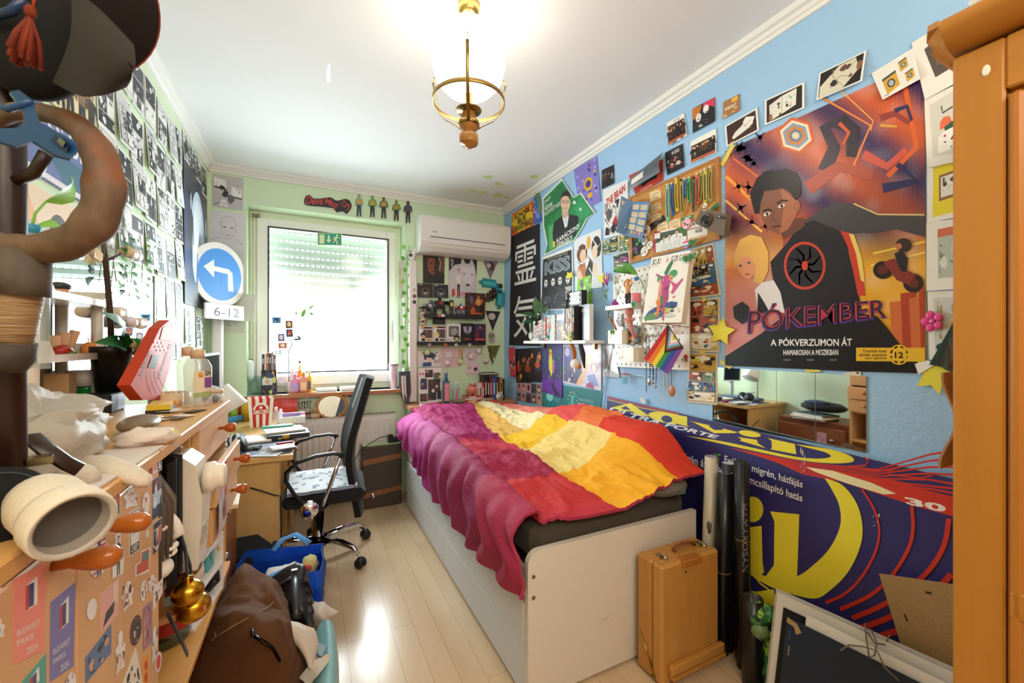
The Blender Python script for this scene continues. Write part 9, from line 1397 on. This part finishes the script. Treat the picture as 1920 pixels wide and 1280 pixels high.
prof_=[(.305,.29),(.29,.38),(.268,.5),(.25,.62),(.268,.74),(.302,.86),(.335,.97),(.362,1.06),(.372,1.085)]
def backs(y0,y1,z0,z1,fx,th,col,nm,kind):
 P=[hem([V((x,0,z)) for x,z in prof_],t/14) for t in range(15)];P=[p for p in P if z0<=p.z<=z1];m=M();m.surf(lambda a,b:(lambda p:V((p.x+fx-.035*(abs(a-.5)*2)**2*1,y0+(y1-y0)*a+(.03 if a<.5 else -.03)*max(0,(p.z-.9)/.2),p.z)))(hem(P,b)),14,16,col,kind,True,th);part(m,nm,ch)
backs(2.53,2.97,.28,1.09,0,.035,'101115','backrest',kC);backs(2.60,2.90,.86,1.075,-.012,.01,'b8bac0','headrest_pad',kE)
for y,s_ in ((2.475,-1),(3.005,1)):
 m=M();m.tube([(.175,y,.672),(.12,y,.69),(.03,y,.685),(-.06,y,.66),(-.11,y,.615),(-.112,y,.57),(-.07,y,.49),(-.02,y,.425),(.06,y-.0,.395),(.10,y-s_*.1,.39)],.017,'191a1d',kP,10,flat=.6);part(m,'armrest',ch);m=M();m.tube([(.155,y,.668),(.12,y,.56),(.075,y,.44),(.06,y,.4)],.011,'d8d8dc','chrome',10);part(m,'arm_tube',ch)
m=M();m.cyl((.33,2.53,.42),(.33,2.46,.42),.006,'d0d0d4','chrome',8);m.cyl((.12,2.56,.42),(.3,2.56,.42),.008,'1a1a1c',kP,8);part(m,'back_bracket',ch)
m=M();m.surf(lambda a,b:V((-.11+.36*a,2.53+.42*b,.4655+.012*sin(a*3.1)*sin(b*3.1)+.004*noise.noise(V((a*6,b*6,0)))+.016)),20,16,lambda a,b:'e8ecf2' if noise.noise(V((a*9,b*9,2)))>-.25 else '9aa8c0',kC,True,.018);solo(m,'seat_cushion','white and pale blue patterned cushion on the swivel chair','cushion')
m=M();m.lathe([(.0,0),(.04,.003),(.047,.012),(.04,.024),(.02,.031),(0,.033)],(-.0,2.44,.415),'e8e8ee','chrome',24,(0,-1,.1));m.cyl((0,2.44,.415),(0,2.47,.415),.01,'222226',kP,8);solo(m,'chrome_mirror','round chrome convex mirror fixed to the chair near side','mirror')
# suitcase and plug
o=thing('suitcase','old checked grey brown suitcase with tape strips beside the bed','suitcase',(.52,3.45,0));m=M();m.bx(.372,.672,3.372,3.52,.004,.49,'5a4f48',kC,.014);part(m,'shell',o);m=M();[m.bx(.385+.0125*k,.3855+.0125*k,3.3712,3.3722,.02,.475,'332d2a',kC,.0001) for k in range(23)];[m.bx(.385,.66,3.3711,3.3721,.022+.0125*k,.0225+.0125*k,'332d2a',kC,.0001) for k in range(37)];part(m,'check_pattern',o);m=M();m.bx(.37,.674,3.40,3.41,.002,.492,'3a3330',kE,.002);m.bx(.366,.376,3.43,3.46,.16,.32,'241f1d',kE,.003);part(m,'edge_trim',o)
for z0,z1 in ((.09,.135),(.345,.395)): m=M();m.prism([V((.374,3.3708,z0)),V((.67,3.3708,z0+.03)),V((.67,3.3708,z1+.02)),V((.374,3.3708,z1-.005))],(0,.0005,0),'94603a',kR);part(m,'tape_strip',o)
m=M();m.bx(.375,.66,3.38,3.51,.4905,.4935,'b8c8a0',kR);solo(m,'paper_sheet','pale green worn paper lying on top of the suitcase',kA);o=thing('power_strip','black plug strip with cable on top of the suitcase','power strip',(.61,3.43,.494));m=M();m.box((.615,3.43,.516),(.09,.045,.042),'1b1b1e',kP);m.box((.59,3.43,.547),(.04,.03,.022),'1b1b1e',kP);part(m,'strip',o);m=M();m.tube([(.57,3.43,.55),(.5,3.40,.545),(.42,3.38,.51),(.35,3.36,.47),(.3,3.3,.40),(.27,3.2,.2)],.0035,'17171a',kB,6);part(m,'cable',o)
# ---------------------------------------------------------------- bags on the floor
def drape(rows,col,kind,amp,sd,nu=44,nv=36,th=.006,fr=9): return M().surf(lambda a,b:(lambda p:p+V((noise.noise(p*fr+V((sd,0,0))),noise.noise(p*fr+V((0,sd,0))),noise.noise(p*fr*.8+V((0,0,sd)))))*amp+V((.3,-.3,1))*amp*(.9*(1-min(1,abs(noise.noise(p*fr*1.3+V((sd,1,0))))*3))+.4*(1-min(1,abs(noise.noise(p*fr*3+V((0,sd,4))))*3))))(cat4([cat4(r,a) for r in rows],b)),nu,nv,col,kind,True,th)
zr=lambda *q: [Z(u,v,z) for u,v,z in q]
bg_=thing('shopping_bag','big blue woven shopping bag standing open on the floor','bag',(-.09,2.02,0));BL=[(-.275,1.86),(.04,1.84),(.06,2.16),(-.26,2.2)]
m=M();rows=[]
for z,k in ((.002,.9),(.1,1.0),(.25,1.04),(.36,1.0)): rows.append([V((-.085+(x+.085)*k,2.02+(y-2.02)*k,z+(.02*sin(i*2.1) if z>.3 else 0))) for i,(x,y) in enumerate(BL+BL[:1])])
m.surf(lambda a,b:(lambda p:p+V((noise.noise(p*12),noise.noise(p*12+V((3,0,0))),0))*.016)(hem([hem(r,a) for r in rows],b)),60,18,lambda a,b:'1d5fd0' if b<.86 else '2a72e0','bag_blue',True,.002);m.add([V((x*.9-.0085,2.02+(y-2.02)*.9,.004)) for x,y in BL],[[0,1,2,3]],'1a50b8','bag_blue');part(m,'bag_body',bg_)
for a,b,h in ((V((-.17,1.85,.36)),V((-.02,1.85,.36)),.0),(V((-.15,2.17,.35)),V((.0,2.16,.35)),.015)): m=M();m.tube([a,a.lerp(b,.25)+V((0,.05,h+.01)),a.lerp(b,.6)+V((0,.07,h+.015)),b+V((.0,.02,0))],.016,'5aa0e8',kC,6,flat=.15);part(m,'handle',bg_)
m=M();m.bx(-.2,-.175,1.842,1.8435,.31,.345,'e0c83a',kC,.0004);part(m,'tag',bg_);m=M();m.ball((-.09,2.0,.27),(.1,.11,.07),'ece8e6',kC,20,12,None,.2,3,2);m.ball((-.02,1.98,.33),(.03,.02,.015),'c83a34',kC,8,6);m.ball((.005,2.05,.31),(.035,.05,.035),'c8b87a',kC,12,8,None,.2,3,2);solo(m,'laundry','white, red and beige laundry filling the blue shopping bag','laundry')
ct_=thing('coat','dark brown canvas coat heaped over bags in the left foreground','coat',Z(450,1250,0))
rows=[zr((398,1165,.3),(452,1082,.49),(505,1098,.45),(525,1135,.38),(550,1190,.2)),zr((386,1165,.44),(440,1140,.5),(505,1150,.46),(535,1175,.39),(556,1215,.2)),zr((385,1215,.42),(430,1195,.47),(500,1190,.46),(545,1215,.36),(562,1245,.2)),zr((364,1262,.36),(425,1238,.42),(500,1235,.42),(550,1250,.32),(562,1280,.18)),zr((330,1320,.25),(420,1310,.3),(500,1310,.3),(550,1310,.22),(560,1320,.1))];rows=[[V((q.x,q.y+.02,.02)) for q in rows[0]]]+rows
part(drape(rows,'5f3a19','canvas',.017,3,90,80,.01,5),kO,ct_);m=M();m.tube([Z(u,v,z+.03) for u,v,z in ((472,1187,.47),(490,1200,.465),(512,1215,.43),(526,1240,.4))],.006,'23180f',kM,6,flat=.5);m.tube([Z(472,1180,.505),Z(475,1190,.505)],.005,'4a4a48',kM,6);part(m,'zip',ct_);m=M();[m.tube([Z(u,v,z+.026) for u,v,z in q],.0018,'8a6a48',kC,4) for q in (((395,1200,.46),(440,1172,.5),(500,1140,.475),(515,1128,.45)),((394,1158,.44),(400,1175,.45),(404,1190,.45),(398,1202,.45)))];part(m,'stitching',ct_);m=drape([zr((505,1108,.42),(525,1105,.4),(528,1112,.4)),zr((508,1135,.4),(525,1140,.38),(530,1130,.36))],'6a4020','canvas',.006,9,10,8,.012);part(m,'collar_flap',ct_)
lb=thing('strap_bag','black leather bag bound with woven straps behind the brown coat','bag',Z(545,1160,0));rows=[zr((500,1100,.36),(545,1070,.4),(570,1078,.4),(580,1120,.2)),zr((510,1130,.34),(545,1110,.4),(576,1118,.36),(582,1150,.2)),zr((520,1170,.3),(550,1150,.36),(578,1160,.32),(578,1190,.1)),zr((530,1210,.15),(560,1200,.2),(580,1210,.15),(575,1215,.02))];rows=[[V((q.x,q.y+.01,.02)) for q in rows[0]]]+rows
part(drape(rows,'1c1d20',kE,.008,5),kO,lb)
for j in range(4): m=M();m.tube([Z(505+8*j,1108+20*j,.385-.018*j),Z(545+3*j,1082+22*j,.425-.018*j),Z(573+2*j,1090+20*j,.41-.02*j),Z(582,1110+20*j,.33-.02*j)],.016,'24262a',kE,6,flat=.2);part(m,'strap',lb)
m=M();m.tube([Z(552,1068,.43),Z(553,1095,.43),Z(555,1130,.41),Z(556,1160,.38)],.014,'2c2e33',kE,6,flat=.25);m.box(Z(552,1072,.435),(.02,.01,.02),'c8c8c8',kM);part(m,'buckle_strap',lb)
pb_=drape([zr((575,1125,.3),(600,1135,.28),(632,1148,.24)),zr((570,1160,.25),(600,1160,.26),(622,1158,.22)),zr((572,1200,.1),(598,1195,.14),(612,1180,.12))],'d6ccc4',kA,.012,6,20,20,.004);solo(pb_,'paper_bag','crumpled grey white paper bag right of the black strapped bag','bag')
cv=drape([zr((498,1163,.475),(520,1165,.44),(555,1172,.4),(585,1180,.36)),zr((503,1172,.47),(530,1180,.43),(570,1195,.37),(592,1215,.3)),zr((560,1215,.3),(570,1230,.3),(580,1250,.28),(590,1290,.2))],'ded4c6',kC,.006,2,24,18,.004);solo(cv,'canvas_tote','white frayed canvas tote edge over the black bags','bag');m=M();c=Z(565,1235,.2);m.box(c,(.09,.09,.12),'2e3034',kE,rotz(.4),.02);solo(m,'black_pouch','black leather pouch low beside the brown coat','pouch')
tq=drape([zr((592,1195,.25),(608,1165,.28),(618,1170,.28),(622,1185,.2)),zr((596,1240,.24),(612,1230,.26),(624,1235,.25),(630,1250,.12)),zr((585,1320,.2),(605,1320,.24),(622,1320,.22),(630,1320,.05))],'86b8bc',kP,.002,2,16,16,.01);solo(tq,'turquoise_tub','pale turquoise plastic tub at the edge of the floor pile','tub');m=drape([zr((560,1270,.25),(590,1240,.28),(618,1228,.28)),zr((575,1290,.24),(600,1262,.27),(616,1240,.27))],'cfc8bc',kA,.006,8,14,8,.003);solo(m,'paper_bag','narrow strip of paper bag lying over the turquoise tub','bag');m=M();m.prism([Z(u,v,.29) for u,v in ((594,1205),(614,1212),(604,1232),(592,1228))],(0,0,.003),'2c4a52',kR);solo(m,'dark_card','dark teal card sticking out between bags and turquoise tub','card')
# ---------------------------------------------------------------- foreground coat stand with hats
FD=lambda u,v,d=.42: EYE+ray(u,v)*d
pc=FD(12,975,.44);pc.z=CT+.0005;cs=thing('coat_stand','dark wooden hat stand post at the left picture edge','hat stand',pc);m=M();m.cyl(pc+V((0,0,.01)),pc+V((0,0,.62)),.015,'2a140c',kZ,16);part(m,'post',cs);m=M();m.cyl(pc,pc+V((0,0,.012)),.05,'2a140c',kZ,24);part(m,'foot',cs)
for z,d in ((.36,V((.03,-.02,0))),(.52,V((.03,-.01,0)))): m=M();m.tube([pc+V((0,0,z)),pc+d+V((0,0,z+.01)),pc+d*1.4+V((0,0,z+.03))],.006,'2a140c',kZ,8);part(m,'hook',cs)
o=thing('wooden_ring','weathered wooden ring with rope wrapped handle hanging in the left foreground','ring',FD(40,690));m=M();P=[FD(u,v) for u,v in ((-70,340),(-50,250),(20,212),(88,213),(150,240),(186,290),(197,350),(182,412),(135,452),(70,468),(10,462),(-50,430),(-70,340))];RR_=[V((q,0,0)) for q in (.014,.012,.011,.0115,.013,.015,.017,.017,.0165,.017,.016,.014,.014)];m.tube([cat4(P,i/60) for i in range(61)],[cat4(RR_,i/60).x*(1+.06*sin(i*1.1)) for i in range(61)],'6a5240','driftwood',18,False,.8,(1,0,0));m.tube([FD(45,470),FD(42,520),FD(38,552)],[.02,.021,.022],'51463c','driftwood',14);m.tube([FD(18,640),FD(12,672),FD(8,695)],[.02,.021,.015],'40362e','driftwood',14);part(m,'loop',o);m=M();m.tube([FD(36,528),FD(30,560),FD(22,610),FD(16,655)],[.018,.0195,.0185,.017],'a3815a','rope',20);part(m,'rope_wrap',o)
o=thing('clip_hanger','blue plastic clip hanger in front of the wooden ring','hanger',FD(130,290,.38));m=M();m.prism([FD(u,v,.38) for u,v in ((18,172),(35,168),(62,188),(74,228),(90,236),(142,266),(147,282),(132,298),(105,291),(62,264),(30,275),(-10,262),(-10,240),(30,240),(48,228),(42,204))],(-.003,.006,0),'1c4475',kP);part(m,kO,o);m=M();m.prism([FD(u,v,.377) for u,v in ((96,262),(104,250),(132,270),(124,284))],(-.001,.002,0),'122a4c',kP);m.prism([FD(u,v,.375) for u,v in ((107,264),(112,257),(123,266),(118,275))],(-.001,.002,0),'8a8478',kM);part(m,'clip',o);m=M();m.tube([FD(60,190,.38),FD(15,205,.38),FD(-20,190,.38)],.003,'1c4475',kP,8);part(m,'arm',o);m=M();m.tube([FD(45,0,.39),FD(20,22,.39),FD(-10,30,.39)],.004,'16305c',kP,8);part(m,'hook',o)
o=thing('baseball_cap','black cap with brown bill hanging from the hat stand','cap',FD(120,180));m=M();m.ball(FD(60,60,.43),(.05,.034,.07),'060607','felt',28,18);part(m,'crown',o);m=M();A4=[[FD(138,-20,.42),FD(185,20,.41),FD(250,88,.41)],[FD(139,70,.40),FD(190,90,.39),FD(253,125,.40)],[FD(106,158,.40),FD(165,182,.39),FD(232,158,.41)]];m.surf(lambda a,b:cat4([cat4(r,a) for r in A4],b),20,16,'2b251f','felt',True,.003);m.tube([FD(140,26,.405),FD(195,78,.39),FD(250,126,.397)],.001,'14110e','felt',5);part(m,'bill',o)
o=thing('felt_hat','dark hat with orange rim behind the cap','hat',FD(180,20,.47));m=M();c=FD(95,-40,.47);ax=EYE-c;rad=.095;m.lathe([(rad*.5,-.03),(rad*.55,0),(rad,-.004),(rad,.0),(0,.002)],c,'170a08','felt',48,ax);part(m,'brim',o);m=M();m.tube([c+frame_to(ax) @ V((rad*cos(a),rad*sin(a),-.002)) for a in [k*.131 for k in range(48)]],.002,'8a3416','felt',6,True);part(m,'rim',o)
o=thing('tassel','orange tassel hanging at the upper left picture edge','tassel',FD(48,115,.36));m=M();m.tube([FD(66,-20,.36),FD(62,15,.36)],.001,'a83a14','felt',6);m.ball(FD(57,22,.36),(.0042,.0042,.006),'74260a','felt',10,8);part(m,'knot',o);m=M();a,b=FD(56,32,.36),FD(46,112,.36)
for k in range(34): t=k*.62;rr_=.012*(.3+.7*((k*37 % 10)/10));m.tube([a,a.lerp(b,.5)+V((rr_*.7*cos(t),rr_*.7*sin(t),0)),b+V((rr_*cos(t),rr_*sin(t),.004*sin(k)))],.0018,['74260a','6a2008','7e2e10'][k % 3],'felt',5)
part(m,'fringe',o)
o=thing('black_hat','round black hat with grey trim leaning at the lower left edge','hat',FD(20,1010,.4));m=M();c=FD(-8,955,.4);ax=EYE-c+V((.1,0,.05));m.lathe([(0,-.012),(.036,-.010),(.041,-.004),(.04,.004),(.03,.01),(.0,.012)],c,'070708','felt',36,ax);part(m,'crown',o);m=M();m.tube([c+frame_to(ax) @ V((.0335*cos(a),.0335*sin(a),.009)) for a in [k*.2618 for k in range(24)]],.0009,'3a4046','felt',6,True);part(m,'trim',o)
FG=X
o=thing('potted_cutting','light green leaf cutting in a blue capped bottle behind the wooden ring','plant',FG(60,440,-.34));XP=-.34;m=M();m.cyl(FG(58,437,XP),FG(58,421,XP),.0095,'2f9ac0',kP,16);m.lathe([(0,0),(.018,.0),(.018,.15),(.009,.185)],V((FG(58,437,XP).x,FG(58,437,XP).y,FG(58,437,XP).z-.185)),'e4eef0',kL,16);part(m,'bottle',o);m=M();m.tube([FG(60,425,XP),FG(66,400,XP),FG(85,380,XP)],.0018,'8ac04a',kF,6);part(m,'stem',o)
for a,b,w in (((84,378),(131,330),.03),((66,424),(110,424),.012),((125,415),(150,395),.012)): m=M();m.leaf(FG(*a,XP),FG(*b,XP),w,'86c83a',(1,0,-.2) if a[0]==84 else (1,0,.6));part(m,kF,o)
# ---------------------------------------------------------------- rear of the room
m=M();m.bx(XL-.1,XR+.1,YF-.1,YF,0,H,'e6ded2','wall');struct(m,'wall_front')
